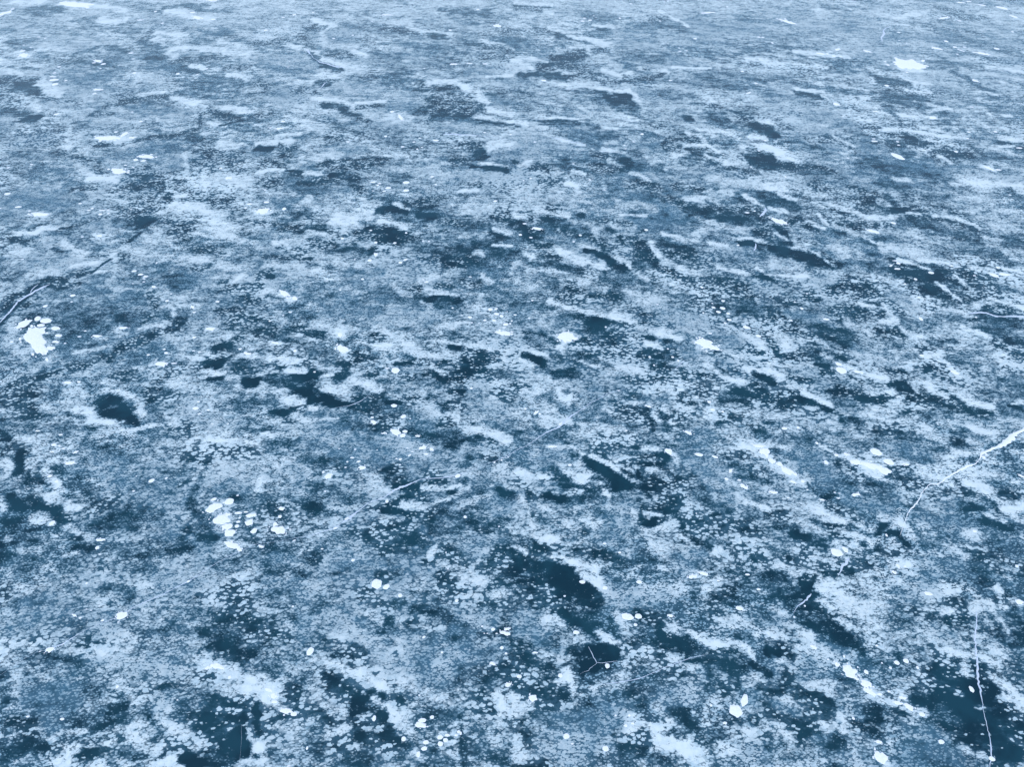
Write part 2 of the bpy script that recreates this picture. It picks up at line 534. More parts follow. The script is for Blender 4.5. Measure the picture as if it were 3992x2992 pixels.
40 .73 .53 -8.6 64.9 -3.1 65.4
21 .47 .56 -5.3 61 -4.2 61.4
11 .53 .56 -5.9 60.5 -3.2 61
10 .49 .53 -2.3 66.3 -1 65.6
10 .48 .54 -3.7 64.2 -1.8 63.8
10 .6 .55 -1.7 63.1 -.3 62
80 .19 .54 -2 64 0 64
80 .25 .53 -2 67 -.3 66.3
70 .31 .55 -3.6 62.9 -2.8 62.2
21 .51 .51 -1.6 70.4 0 69.7
11 .33 .51 -2 69.9 0 68.5
60 1.18 .5 -7.9 72 -3.3 72.3
21 .38 .52 -7.9 69.2 -5.1 68.5
70 .37 .56 -17.6 61 -16.6 60.1
80 .21 .56 -15.7 60.3 -14.1 59.3
52 1.58 .58 -15.92 57.7 -12.41 56.92
52 1.29 .61 -17.33 53.19 -12.9 52.48
62 1.06 .61 -10.71 52.13 -7.45 51.44
30 .78 .59 -19.49 55.77 -17.75 55.39
30 .67 .58 -12.92 56.53 -11.73 55.96
20 .34 .58 -9.45 57.7 -8.83 55.96
21 .45 .58 -9.87 56.34 -8.98 56.34
70 .29 .59 -11.28 56.92 -10.46 55.58 -9.64 55.2
70 .37 .57 -9.11 57.7 -7.35 58.5 -5.54 58.9
70 .24 .59 -8.42 56.34 -6.92 55.77 -5.34 55.39
21 .34 .58 -7.2 56.53 -5.63 56.53
00 .42 .6 -8.37 54.65 -7.01 54.1 -5.5 54.28
00 .22 .59 -7.95 54.83 -6.09 55.02
80 .18 .59 -8 55.39 -5.56 55.39
60 .22 .6 -8.76 54.1 -7.16 53.19
31 .56 .58 -4.55 57.31 -3.18 57.11
70 .28 .57 -2.89 58.5 -2.06 57.31
40 .99 .59 -3.89 55.02 -.58 55.02
30 .65 .6 -2.2 53.91 -.02 53.91
20 .65 .6 -7 53.91 -5.45 53.55
60 .63 .62 -6.36 51.09 -5.27 50.59
80 .33 .59 -24.08 56.34 -22.78 55.58 -20.86 54.46
10 .2 .59 -23.29 55.39 -21.45 54.65
11 .31 .59 -24.15 54.46 -23.25 54.83
11 .34 .58 -24.54 55.96 -24.34 56.92
11 .37 .57 -25.1 58.5 -24.33 59.1
00 .23 .57 -24.24 58.3 -23.56 58.3
31 .43 .6 -22.61 53.55 -23.17 53.19
11 .42 .62 -23.4 51.61 -21.97 51.44
11 .57 .63 -22.7 49.75 -21.04 49.75
20 .41 .64 -21.07 48.61 -20.04 48.61
80 .2 .64 -21.26 48.12 -20.44 48.12
60 .53 .62 -21.4 52.13 -20.82 50.59
31 .62 .63 -19.45 50.59 -17.37 49.09
31 .52 .62 -17.32 50.42 -16.24 50.25
10 .31 .63 -17.85 49.42 -17.09 49.26
70 .42 .62 -18.05 51.44 -15.69 50.08
80 .23 .63 -15.83 49.75 -15.04 48.77
80 .26 .65 -15.4 47.33 -14.3 46.87
70 .27 .63 -12.34 50.08 -10.78 49.26
70 .25 .63 -11.47 49.75 -10.2 48.77 -9.21 48.12
11 .23 .63 -12.33 49.26 -11.03 48.77
11 .33 .64 -12.78 48.12 -11.5 48.44
50 .52 .63 -9.38 49.75 -7.26 49.26
80 .3 .64 -12.2 47.65 -10.66 47.49
70 .35 .65 -9.16 47.65 -6.39 45.95
10 .13 .64 -9.93 47.33 -9.56 47.65
30 .6 .65 -17.06 46.56 -15.94 45.95
11 .3 .65 -14.2 46.25 -12.49 46.87
00 .32 .64 -5.3 47.65 -4.68 47.49
80 .12 .64 -6.06 48.28 -4.51 47.97
80 .4 .65 -3.07 47.65 -.52 46.56
21 .5 .65 -4.04 46.71 -2.54 46.87
11 .6 .66 -2.51 45.95 -1.22 46.25
80 .3 .66 -20.99 46.25 -17.67 45.65
11 .29 .66 -20.96 45.35 -18.42 44.61
11 .3 .66 -18.29 44.9 -16.4 46.25
11 .36 .66 -14.81 45.2 -12.95 45.95
01 .35 .67 -15.01 44.17 -14 45.05
11 .5 .66 -13.35 45.35 -11.98 46.1
21 .4 .66 -11.46 45.95 -9.44 45.65
00 .26 .66 -9.8 45.35 -8.71 45.35
11 .32 .66 -8.66 45.8 -6.44 45.35
01 .26 .66 -5.97 45.65 -4.95 45.2
01 .69 .66 -3.99 45.65 -2.38 45.05
11 .68 .67 -4.4 44.17 -1.97 44.17
21 .58 .67 -6.84 44.17 -4.86 43.74
80 .25 .67 -6.71 45.05 -5.86 44.17
00 .58 .68 -20.06 43.31 -16.43 43.45
00 .39 .67 -18.16 43.88 -17.23 43.6
00 .53 .67 -14.71 43.6 -14.02 44.03
80 .23 .67 -18.88 44.46 -17.58 44.32
80 .21 .67 -16.1 43.74 -15.21 44.17
70 .29 .68 -13.51 43.31 -12.12 43.03
62 .39 .67 -9.3 44.46 -8.05 44.61
21 .29 .67 -9.22 43.74 -8.25 43.74
11 .39 .67 -12.19 44.17 -11.45 43.74
40 .58 .68 -.99 44.17 -.02 43.03
60 1.19 .49 1.4 73 6.7 73.3
80 .41 .51 .1 70.4 1.4 69.4
80 .39 .51 2.7 71 6.3 70.2
11 .46 .51 1.8 69.4 3.9 69.4
21 .47 .5 4 72 5.3 71.5
00 .76 .52 .4 68.5 .9 68
00 .61 .53 1.1 66.3 3.3 64.9
01 .45 .52 .9 67.5 3.2 67
10 .63 .52 3.9 68.7 6.1 67.5
11 .42 .53 4.8 67 6.8 65.8
10 .4 .53 6.8 66.5 8.5 65.8
70 .4 .52 6.1 69.4 8.2 68.5 9 66.1
00 .31 .51 7.3 70.4 7.9 70.1
01 .49 .54 1.9 64.2 3.7 64.2
01 .47 .55 2.8 61.8 5.3 61.8
80 .47 .55 4.7 63.1 6 61.8 7.4 61
80 .3 .56 7.6 60.8 9.6 60.1
80 .29 .55 6.9 64.2 9.2 62.9 10.3 61.8
00 .31 .55 7.5 62.9 8.5 62.7
00 .36 .55 8.9 62.2 10.2 61.4
00 .4 .56 9.7 60.8 11.5 60.3
80 .4 .56 10.8 61.8 12 60.5
80 .26 .56 11.6 60.5 12.2 59.7
21 .49 .54 8.5 65.4 10 64
10 .24 .54 9.3 63.6 10.1 63.3
01 .37 .53 10.2 67 11.2 66.1 11.5 64.9
11 .25 .53 12.1 67 13.5 66.3 14.4 67
21 .49 .53 12.1 65.4 13.5 64.7
11 .6 .54 13.2 64.2 14.3 63.1
01 .59 .55 13.2 62.2 14.5 61
10 .49 .56 12.5 60.5 14.5 59.9
11 .42 .57 14.68 59.51 15.65 59.1
80 .29 .54 14.5 64.7 15.1 62
60 .79 .5 12 72.8 15.8 72
20 .23 .51 13.2 71.1 14.7 70.7
80 .18 .51 12.1 70.4 14.9 70.2
70 .5 .52 10.8 68.2 13.3 68
21 .38 .52 9.3 68.9 13 68.7
80 .2 .53 16 66.3 20.8 64.5
20 .27 .54 15.7 64.9 16.9 64.2
21 .48 .54 15.7 63.1 18.7 62.9
60 .75 .52 20.7 67.2 21.8 66.5
21 .6 .49 17.1 73.9 19.9 73
11 .59 .5 18.8 72.5 20.9 71.5 23.6 71.7
10 .65 .5 19.6 71.2 22.1 70.7
31 .52 .5 24.2 71.5 27.5 71.7
11 .41 .5 24.8 71.5 27.8 70.4
10 .77 .51 23.9 70.2 27.5 69.2
10 .51 .51 22.4 69.4 25.6 69.2
80 .35 .49 19.8 73.9 22 74.1
20 .4 .49 25.6 73.6 26.9 73.6
70 .54 .49 21.5 74.7 25.6 74.9
80 .32 .49 26.9 74.7 28.3 72.5
11 .75 .52 26.8 66.5 28 68.7
70 .5 .52 21.6 68.7 25 67
00 .44 .54 23.8 64.5 25.3 64.2
10 .27 .54 25.8 64.5 26.7 63.8
80 .22 .53 23.4 65.4 25.4 65.4 26.6 64.5
30 .74 .53 20.4 65.4 22.9 65.8
80 .29 .54 20.8 64.5 22.4 63.6
70 .37 .56 15.4 61 17.5 59.9
21 .47 .55 16.7 61.8 18.6 62
20 .53 .55 21.4 61.6 23.4 61
80 .29 .57 20.43 59.92 22.04 59.3 23.5 58.7
80 .25 .57 24.68 59.71 25.39 58.9
10 .3 .57 24.38 58.1 25.18 58.1
70 .46 .57 18 58.7 19.11 59.1
21 .69 .57 15.62 58.9 17.13 57.7
31 .67 .58 17.74 57.31 19.08 56.15
21 .57 .58 19.63 57.7 22.62 56.92
31 .78 .59 20.08 55.58 22.39 55.96
41 .66 .6 17.75 55.02 20.81 53.91
20 .75 .61 19.56 53.19 22.67 52.66
20 .17 .61 18.52 53.91 19.37 52.31 20.26 50.59
20 .28 .55 .1 62.2 1.1 61.6
80 .21 .55 1.3 62.5 3 61
10 .46 .56 2.9 60.8 5.3 59.7 6.6 59.3
70 .39 .57 .3 60.5 2.2 59.3 3.5 58.3
40 1.01 .58 1.22 56.34 4.02 56.34
30 .68 .57 .79 58.5 2.94 57.7
11 .25 .58 5.41 57.31 6.32 57.31
21 .66 .59 4.86 55.39 6.19 55.39
11 .49 .6 5.39 55.02 6.64 53.91
70 .45 .58 6.43 57.31 7.72 56.53 9 55.77
30 .79 .58 9.22 58.1 11.45 57.7 13.1 57.31
70 .29 .57 12.63 58.9 13.38 57.7
60 .77 .59 11.22 55.77 13.18 53.91
30 .46 .57 9.89 59.1 11.55 58.5
21 .44 .59 6.91 54.65 8.92 55.02
80 .26 .6 3.49 54.28 4.98 53.55 6.55 52.66
80 .34 .61 6.75 52.48 8.2 51.96 9.46 51.78
80 .47 .61 9.5 52.13 11.18 51.09
10 .49 .61 5.22 52.13 6.47 51.61
00 .53 .62 6.85 51.09 8.56 51.27
00 .25 .62 7.74 51.61 9.18 51.09
10 .63 .63 6.8 50.42 7.91 49.92
21 .32 .62 9.16 50.92 11.02 50.59
70 .63 .63 11.58 50.08 14.14 49.75
62 .96 .61 14.15 53.19 16.53 51.44
80 .41 .64 13 49.09 15.26 48.44
00 .21 .63 11.94 48.93 12.43 48.77
10 .25 .64 13.39 48.28 15.4 48.12
52 .62 .63 18.19 49.26 20.07 48.44
70 .41 .64 20.9 49.75 22.22 47.65
80 .22 .64 16.05 48.28 17.72 47.49
80 .31 .63 3.72 49.42 5.85 48.77
80 .18 .64 4.49 48.28 4.99 48.12
20 .23 .63 3.72 49.42 4.13 49.34
60 .63 .62 2.2 50.92 3.74 49.92
30 .64 .62 .94 51.44 1.68 51.09
10 .22 .64 1.03 49.58 2.78 49.26 4.15 47.65 6.08 46.25
30 .62 .64 1.33 49.09 2.64 48.12
01 .31 .64 5.07 47.81 7.25 48.28
11 .61 .64 7.24 48.12 9.82 48.44
11 .62 .63 8.97 49.09 11.4 48.77
21 .6 .65 7.12 46.71 10.11 46.56
80 .22 .65 4.14 47.49 4.93 47.02 6.24 45.8 7.57 45.05
10 .26 .66 4.93 47.02 6.57 46.1 8.45 45.05
00 .26 .65 .99 46.56 1.88 45.95
00 .36 .66 1.88 45.8 2.76 45.5
80 .16 .65 1.9 46.87 3.09 46.41
80 .2 .66 .68 45.95 1.86 45.05
11 .36 .65 10.95 46.87 12.27 47.65
01 .6 .65 11.09 46.41 13.62 46.56
00 .6 .66 11.76 45.5 14.02 45.95
01 .49 .67 12.28 44.32 13.32 44.76
11 .48 .68 11.2 43.6 13.62 43.6
80 .24 .64 11.75 48.28 13.01 47.18
21 .45 .66 14.17 46.87 14.9 45.35
70 .22 .65 16.3 47.49 17.39 46.87
11 .3 .65 17.19 46.87 18.13 46.56 19.79 45.95
20 .16 .65 18.76 46.71 19.89 45.95
80 .14 .65 18.26 47.18 19.89 45.95
60 .49 .67 14.74 44.46 16.88 45.35
10 .23 .67 17.31 44.61 18.1 44.17
11 .36 .65 20.12 47.33 21.67 46.71
80 .25 .67 19.73 44.9 21.47 44.03
00 .21 .67 20.34 44.17 21.35 43.6
80 .29 .67 16.79 44.9 17.52 43.74 19.28 43.03
11 .48 .67 14.64 43.88 16.52 43.6
70 .34 .67 8.9 44.61 10.35 44.46
30 .49 .67 2.52 44.17 4.46 44.03
10 .49 .67 3.78 44.03 5.14 44.03
70 .19 .67 1.55 44.17 3.17 43.45
21 .31 .68 9.38 43.74 10.72 43.6
60 .49 .67 8.07 44.17 10.35 44.46
50 1.3 .5 49.3 74.1 55.9 68.9
20 .32 .49 57 74.7 58.8 74.4
10 .66 .49 29.5 73.9 32.1 73
80 .33 .49 31.1 74.9 32.5 73.6
10 .52 .5 30 71.7 31.3 71
01 .48 .49 40.2 74.7 41.9 74.7 40.2 72.8
11 .46 .5 38.9 72 41.4 72.5
10 .56 .49 43.4 74.4 43.8 72.8
00 .26 .5 42.8 71.2 44.2 71.3
21 .52 .5 44.3 71.7 45.7 71.5
80 .28 .51 39.1 69.8 42.5 69.7
80 .21 .51 43.9 70.7 46.1 70.4
11 .45 .52 38.3 68.5 40.4 68.2
11 .45 .52 40.8 68.7 41.2 67.7
01 .41 .51 43.8 69.2 46.1 69.7
20 .63 .52 42.4 68.5 45.2 67.7
30 .75 .52 44.5 67.5 45.5 67
21 .78 .51 36.3 71 38.1 70.7
21 .63 .52 34.7 69.4 35.2 67.7
21 .63 .52 36.8 68.7 37.4 67
80 .29 .5 36.2 72.5 38.7 70.7
80 .25 .51 34 70.4 34.3 68.2
80 .27 .53 35 68 37 65.8 38.2 64.2
80 .28 .52 32.2 68.9 33.6 67.5
11 .45 .52 31.4 69.4 32.1 68 32.7 67
11 .57 .52 29.2 67.5 30.4 68.7
00 .5 .52 28.7 67.5 29.2 66.5
11 .45 .52 27.7 68 27.6 66.1
80 .32 .5 29.1 71.7 30.4 71.2
80 .2 .53 28.1 66.5 28.9 65.4
20 .49 .53 35.1 66.8 36.9 65.6
10 .36 .54 37 64.7 37.9 64
80 .27 .53 38.4 67 39.2 66.5
20 .62 .53 38.3 66.1 40.5 65.4
70 .37 .54 30 64.9 31.9 64.5
11 .44 .54 30.4 64.9 31.8 64.2
10 .32 .54 27.9 64.9 29.2 64.5
00 .41 .54 26.7 63.6 28.5 62.9
00 .55 .55 28 62.5 30.3 62
00 .49 .56 30.2 61.6 32.3 60.5
80 .26 .54 29.3 63.6 30.5 63.3 31.5 62.2
80 .14 .55 30.4 62.9 31.6 62
10 .14 .55 30.5 63 31.2 62.1
21 .43 .55 32 62.5 32.8 60.5
70 .72 .55 33.3 63.6 35.5 61.6
80 .18 .56 31.7 61.4 32.4 60.1
40 .94 .56 35.3 61 37.4 60.5
11 .57 .52 48.4 68.2 50.2 68.2
10 .74 .53 47.9 66.5 49.3 66.5
11 .49 .53 46.7 65.4 49 64.7
80 .25 .52 49.1 69.4 50.2 68.2 50.6 67.7
30 .63 .52 46.4 68.2 46.9 67
80 .33 .51 46.9 70.4 49.3 69.7
60 .88 .52 52.1 68.9 54.9 67
10 .39 .53 52.5 65.8 54.3 65.8
20 .49 .54 51.9 64.9 53.4 64.7
20 .53 .55 49.7 61.6 50.5 61
20 .48 .55 48.2 62.2 50.2 62.7
21 .52 .51 50.1 70.2 49.3 71.2
40 .97 .54 42.6 64.5 49.6 63.8
70 .6 .55 38.4 63.1 41.8 62.7
01 .33 .56 38.3 61.2 39.4 61.2
11 .3 .56 37.9 60.1 40.9 60.5
00 .19 .56 39.3 60.5 40.5 59.9
90 .23 .56 39.2 61.2 40.6 60.3 41.6 59.5
80 .19 .56 41.1 61.2 44 60.8
00 .57 .57 38.27 59.1 40.26 58.9 42.15 58.5
00 .51 .58 38.54 57.5 40.64 57.11
00 .56 .59 39.36 55.96 41.23 55.39
01 .4 .57 38.78 58.1 41.8 57.7
11 .29 .58 42.77 58.1 43.76 56.53
80 .25 .59 41.32 57.11 41.93 55.96 42.33 54.65
20 .56 .58 42.55 56.34 43.35 56.15
21 .44 .59 43.64 55.58 45.35 55.2
80 .23 .58 43.76 58.5 44.23 56.34
10 .26 .56 47.08 59.92 48.77 59.82
80 .16 .56 46 60.1 48.1 59.7
80 .21 .57 48.95 59.71 50.71 59.1
40 .67 .58 46.75 56.92 48.84 55.96
80 .26 .6 43.62 53.91 45.44 54.28 47.7 53.37
21 .65 .61 44.81 53.01 45.82 52.66
11 .39 .61 44.27 53.01 45.85 52.31
10 .48 .61 43.01 51.96 44.86 51.61
10 .47 .62 43.76 51.09 46.32 50.75
20 .53 .61 39.49 51.96 41.01 51.78
80 .19 .61 40.25 53.19 41.78 52.31
20 .63 .63 42.84 50.08 44.75 49.75
80 .27 .63 40.9 50.42 42.35 49.09
60 .7 .56 26.2 60.1 28.5 59.9
80 .16 .57 25.26 58.7 29.16 58.3
10 .23 .57 25.1 58.1 25.45 57.7
20 .35 .57 25.48 59.1 26.63 59.51
31 .9 .58 30.87 56.92 31.96 56.15
21 .67 .58 30.69 56.34 33.44 56.53
21 .67 .59 33.68 55.96 34.77 55.02
10 .28 .6 33.27 53.91 34.36 53.91
80 .15 .6 32.51 53.91 33.9 53.55
21 .67 .59 27.77 55.58 28.82 55.39
31 .66 .6 24.7 54.46 25.79 54.46
62 .57 .58 29.54 57.7 31.81 57.7
21 .57 .57 32.38 57.7 33.7 57.9
01 .35 .6 32.03 53.19 33.05 53.01
11 .45 .61 33.41 52.84 34.22 52.13
21 .38 .61 31.53 51.78 32.28 51.78
80 .22 .61 34.83 53.73 34.94 51.78
62 .66 .6 36.43 55.02 37.87 53.19
20 .42 .62 35.58 51.27 38.99 51.78
30 .74 .62 35.73 50.59 38.5 50.92
80 .32 .62 33.89 51.27 35.16 51.27
11 .37 .63 32.92 50.08 33.25 49.58
01 .44 .63 34.14 49.75 34.8 49.58
11 .37 .63 31.41 49.09 33.06 49.09
21 .61 .64 31.17 48.44 33.77 48.28
80 .31 .63 35.15 49.92 36.16 49.09 36.98 48.61
20 .41 .64 36.77 48.12 37.65 47.81
20 .37 .64 38 48.12 39.09 48.28
11 .32 .62 29.89 51.96 30.45 51.09
21 .39 .61 29.59 52.66 31.11 53.01
21 .53 .61 23.67 52.66 24.6 52.13 25.84 51.61
31 .63 .62 23.22 50.92 25.18 50.42
11 .37 .64 22.69 48.93 23.08 48.44
62 .64 .61 25.82 52.66 28.77 51.78
70 .42 .62 30.6 50.92 32.12 49.92
70 .27 .64 26.2 48.93 27.63 47.65
21 .41 .63 26.66 49.09 28.41 48.77
21 .46 .63 25.51 49.75 26.41 48.28
70 .61 .64 23.88 48.77 24.43 47.81
11 .41 .64 22.6 47.81 23.33 47.49
11 .7 .65 24.78 46.25 26.53 46.41
11 .4 .65 22.75 46.87 24.1 45.95
20 .4 .65 25.58 46.56 26.43 46.1
00 .3 .66 25.9 45.35 26.74 44.9
00 .4 .65 27.98 46.25 28.53 46.1
21 .45 .65 29.08 46.56 29.58 46.25
62 .9 .65 30.59 46.56 32.91 46.1
80 .2 .66 26.68 46.56 27.68 45.35
40 .91 .65 31.43 47.49 34.28 47.02
11 .41 .67 35.25 45.05 36.66 44.46
01 .35 .67 35.07 44.17 35.92 43.88
80 .22 .65 35.57 46.25 37.3 46.56
80 .16 .67 37.16 45.35 37.34 44.03
11 .39 .67 31.76 44.17 33.12 44.17
00 .19 .67 32.6 44.32 33.03 44.17
80 .22 .67 28.17 45.05 29.42 44.17
80 .39 .67 21.79 44.76 22.45 43.6
00 .39 .68 21.29 43.6 21.52 43.03
11 .58 .68 23.22 43.6 24.5 43.03
11 .49 .67 26.02 44.17 26.94 43.74
11 .35 .68 28.2 43.45 28.82 43.03
00 .19 .68 31.89 43.03 32.41 42.89
80 .24 .68 29.65 43.74 31.38 43.45
10 .37 .64 43.88 48.44 44.94 48.12
11 .45 .65 42.74 47.81 43.61 46.56
70 .3 .65 40.4 47.18 41.88 46.1
30 .9 .65 38.6 46.56 40.81 45.95
20 .49 .66 37.76 45.8 39.24 44.76
40 .78 .67 39.94 44.17 42.07 43.6
11 .75 .7 -41.31 41.39 -39.08 40.33
21 .76 .69 -40.87 42.35 -38.81 41.67
11 .56 .7 -38.75 40.59 -37.56 40.06
01 .46 .71 -38.62 39.42 -37.31 39.16
70 .38 .69 -36.49 41.94 -34.51 41.53
60 .47 .7 -35.49 40.59 -34.74 40.99
20 .18 .71 -34.1 39.54 -36.73 39.29
20 .27 .71 -34.96 39.42 -33.8 39.29
70 .37 .71 -37.29 40.06 -35.74 40.33
80 .28 .71 -34.82 39.93 -33 39.54
80 .33 .72 -32.9 38.9 -31.24 38.4
00 .56 .7 -32.87 40.99 -31.45 40.72
00 .65 .71 -32.11 40.06 -30.66 39.67
00 .55 .72 -30.92 39.42 -29.63 38.9
10 .19 .7 -33.32 40.72 -32.83 40.46
80 .3 .7 -31.89 41.8 -30.63 41.26 -29.34 40.33
80 .29 .71 -29.79 39.8 -28.91 39.42
80 .17 .69 -33.21 41.8 -31.85 41.94
01 .2 .71 -30.2 39.67 -29.84 39.93
11 .24 .72 -30.25 38.65 -29.21 38.53
11 .22 .73 -32.94 38.15 -32.31 37.53
80 .18 .73 -30.13 37.66 -28.88 37.9 -27.8 38.15
21 .56 .7 -29.32 41.26 -27.3 41.12
21 .38 .69 -29.91 42.08 -28.63 42.21
30 .53 .73 -35.71 37.53 -32.99 37.05
10 .27 .73 -39.38 37.53 -38.08 36.93
10 .44 .75 -38.57 36.33 -37.24 35.63
00 .39 .76 -36.92 35.16 -36.06 33.81
11 .35 .75 -37.81 36.57 -36.31 35.16
80 .32 .74 -37.67 36.81 -36.02 36.33
70 .31 .75 -36.54 36.33 -35.25 34.94
80 .34 .77 -37.69 34.48 -36.82 33.81
00 .22 .76 -36.97 34.59 -36.54 34.26
21 .43 .75 -38.02 35.28 -37.62 35.51
80 .2 .77 -36.03 34.59 -34.97 33.16
70 .26 .76 -35.79 35.16 -35.23 34.03
11 .34 .78 -35.35 33.59 -34.01 32.4
10 .27 .78 -35.47 33.16 -34.88 32.3
80 .3 .78 -34.27 33.81 -32.71 32.3
70 .25 .8 -34.11 32.09 -32.42 30.65
70 .24 .8 -32.55 31.26 -30.62 30.24
00 .33 .8 -35.56 31.05 -34.53 30.65
00 .32 .81 -34.7 30.34 -33.91 30.05
01 .34 .8 -33.86 31.26 -33.25 30.85
01 .34 .81 -33.04 30.24 -31.77 29.95
01 .26 .82 -31.51 29.75 -30.29 29.17
01 .18 .81 -33.56 30.65 -32.93 30.34
80 .4 .82 -32.96 29.26 -32.15 29.07
80 .17 .83 -31.36 28.93 -31.26 28.88
20 .24 .83 -34.17 28.69 -33.59 28.03
30 .33 .79 -36.24 31.88 -35.77 31.46
80 .24 .81 -35.86 30.85 -35.38 30.24
70 .19 .84 -33.98 27.56 -33.65 27.38
80 .29 .81 -31.01 30.05 -30.13 30.24
42 .94 .77 -31.95 34.71 -28.87 33.48
30 .52 .76 -33.02 35.16 -31.78 34.71
10 .12 .76 -32.97 35.05 -31.61 34.71
52 .83 .79 -29.13 32.09 -27.56 32.3
21 .37 .8 -28.49 30.95 -27.72 31.26
21 .4 .81 -29.08 30.05 -28.56 30.34
30 .79 .82 -27.78 28.88 -25.99 29.36
20 .72 .82 -27.39 29.85 -25.41 28.88
70 .23 .84 -30.38 28.69 -29.03 28.12 -28.05 27.66
21 .23 .84 -29.64 27.75 -28.91 27.84
10 .2 .85 -28.73 27.11 -27.92 27.02
70 .23 .86 -29.22 26.48 -28.53 26.66
30 .62 .84 -32.7 27.66 -30.55 27.2
60 .46 .86 -32.58 26.66 -31.03 26.3
30 .75 .87 -31.96 25.43 -30.54 25.6
30 .61 .85 -26.05 26.57 -23.93 27.02
20 .38 .86 -26.54 26.84 -25.49 26.3
20 .3 .87 -26.82 25.69 -25.14 25.26
62 .41 .8 -22.92 30.15 -23.07 31.57
60 .28 .83 -23.07 27.84 -22.48 28.88 -22.16 29.55
20 .33 .8 -22.22 30.24 -22.58 32.09
20 .3 .78 -22.62 32.72 -22.37 33.26
30 .48 .82 -25.05 30.05 -23.83 28.88
21 .25 .78 -23.78 32.19 -23.09 32.62
20 .69 .85 -23.09 26.84 -21.62 27.02
10 .27 .86 -22.39 26.57 -21.2 26.66
62 .31 .85 -21.53 27.66 -20.31 26.75 -20.41 26.13
10 .28 .84 -21.06 27.66 -19.84 27.47
10 .19 .84 -21.37 28.12 -20.88 27.56
20 .32 .82 -21.87 29.65 -20.76 28.69
30 .31 .83 -20.66 28.59 -19.8 28.12
62 .31 .84 -20.18 28.59 -19.35 27.66
52 .63 .84 -24.02 28.31 -22.71 27.93
62 .74 .71 -25.2 39.03 -25.86 40.72
62 .63 .72 -24.09 38.4 -21.34 38.28
80 .23 .74 -24.43 36.69 -21.71 36.45 -19.47 36.33
30 .74 .71 -23.31 40.33 -20.85 39.8
30 .56 .7 -22.07 40.86 -20.72 40.33
21 .54 .73 -26.31 38.28 -24.72 37.29
70 .24 .72 -27.35 39.16 -26.17 38.4
31 .78 .75 -24.95 35.63 -22.56 34.94
31 .69 .75 -22.34 35.63 -19.6 35.16
21 .52 .76 -24.64 34.71 -22.42 34.48
40 1.04 .75 -26.96 35.16 -25.82 35.63
20 .42 .77 -25.45 33.37 -23.34 33.37
70 .29 .69 -22.72 42.49 -22.17 42.21
00 .29 .68 -21.9 42.63 -21.14 42.63
20 .49 .81 -19.65 30.85 -17.94 30.24
42 .74 .79 -20.36 31.88 -18.71 31.88
30 .71 .83 -18.69 28.88 -17.58 28.59
70 .28 .85 -19.19 27.11 -17.93 27.02
40 .75 .87 -18.52 25.6 -16.71 25.6
30 .83 .87 -24.56 25.69 -22.65 25.6
00 .66 .69 -17.98 41.8 -16.56 41.8
00 .56 .7 -16.54 41.26 -15.31 40.72
00 .34 .69 -15.63 42.35 -14.64 41.12
00 .46 .7 -14.73 40.59 -13.01 40.33
01 .34 .69 -14.32 41.94 -12.2 41.12
80 .38 .69 -15.28 42.49 -13.75 41.94
80 .29 .69 -12.06 42.63 -10.95 42.21
10 .23 .69 -12.97 42.35 -12.37 42.21
70 .19 .69 -20.59 41.67 -18.96 41.94
80 .34 .7 -18.58 41.12 -16.8 40.72
80 .2 .71 -16.5 40.19 -15.53 39.93
11 .41 .71 -18.05 39.67 -16.66 40.06
00 .33 .71 -19.03 39.54 -18.2 39.54
01 .29 .72 -17.93 38.78 -16.9 38.65
70 .27 .72 -17.11 39.16 -15.58 38.4
30 .47 .7 -20.04 40.99 -18.98 40.46
70 .22 .72 -17.53 39.03 -17.2 39.16
80 .18 .72 -15.29 38.78 -13.63 38.65
20 .36 .73 -14.81 38.15 -12.8 38.03
10 .16 .73 -12.76 37.78 -11.55 36.93 -10.65 36.81
11 .65 .71 -12.08 40.33 -10.62 39.8
21 .65 .7 -11.31 41.39 -11.54 39.8
70 .23 .69 -10.19 41.53 -9.24 41.39
00 .15 .7 -10.09 40.72 -9.06 40.66
11 .75 .7 -8 41.26 -7.01 40.72
10 .75 .7 -6.59 41.26 -5.75 40.06
21 .56 .7 -5.15 40.72 -3.9 40.06
01 .28 .69 -5.13 41.94 -4.19 41.94
21 .73 .72 -10.2 38.78 -8.61 38.4
10 .36 .73 -8.09 37.78 -6.73 37.53
11 .41 .72 -5.47 38.65 -4.54 38.4
11 .33 .72 -4.01 38.65 -3.18 38.28
10 .53 .74 -5.97 37.05 -4 36.69
10 .4 .74 -4.09 36.69 -2.65 36.09
01 .35 .74 -2.67 36.69 -1.24 35.98
70 .29 .72 -4.58 39.03 -3.16 37.78
80 .32 .73 -2.7 37.53 -1.35 37.17 -.2 36.57
62 .73 .71 -2.8 40.33 -.93 38.78
62 .57 .69 -3.33 41.94 -2.4 42.49
31 .47 .69 -1.44 42.08 -.21 41.12
62 1.32 .74 -15.25 36.81 -11.82 35.86
52 1.05 .75 -11.42 36.09 -8.73 35.63
62 .52 .75 -7.86 35.63 -6.12 35.63
42 .69 .76 -12.97 34.94 -9.47 34.59
70 .27 .74 -18.41 37.05 -16.61 36.93
80 .2 .73 -19.06 37.17 -18.23 37.05
50 .52 .75 -18.2 35.16 -16.58 35.63
30 .77 .77 -14.98 34.26 -13.74 33.59
20 .43 .76 -15.08 34.71 -14.22 34.71
62 .42 .78 -16.91 33.37 -17.15 32.62 -18.09 33.37
70 .27 .78 -15.01 33.16 -14.05 32.62
52 .84 .78 -16.06 33.37 -15.48 31.88
20 .82 .8 -14.84 30.85 -13.5 31.05
10 .48 .81 -14.57 30.34 -13.26 30.24
20 .5 .79 -14.32 32.3 -12.88 31.67
30 .82 .8 -12.64 30.85 -11.04 31.05
30 .66 .8 -17.25 31.36 -16.07 31.57
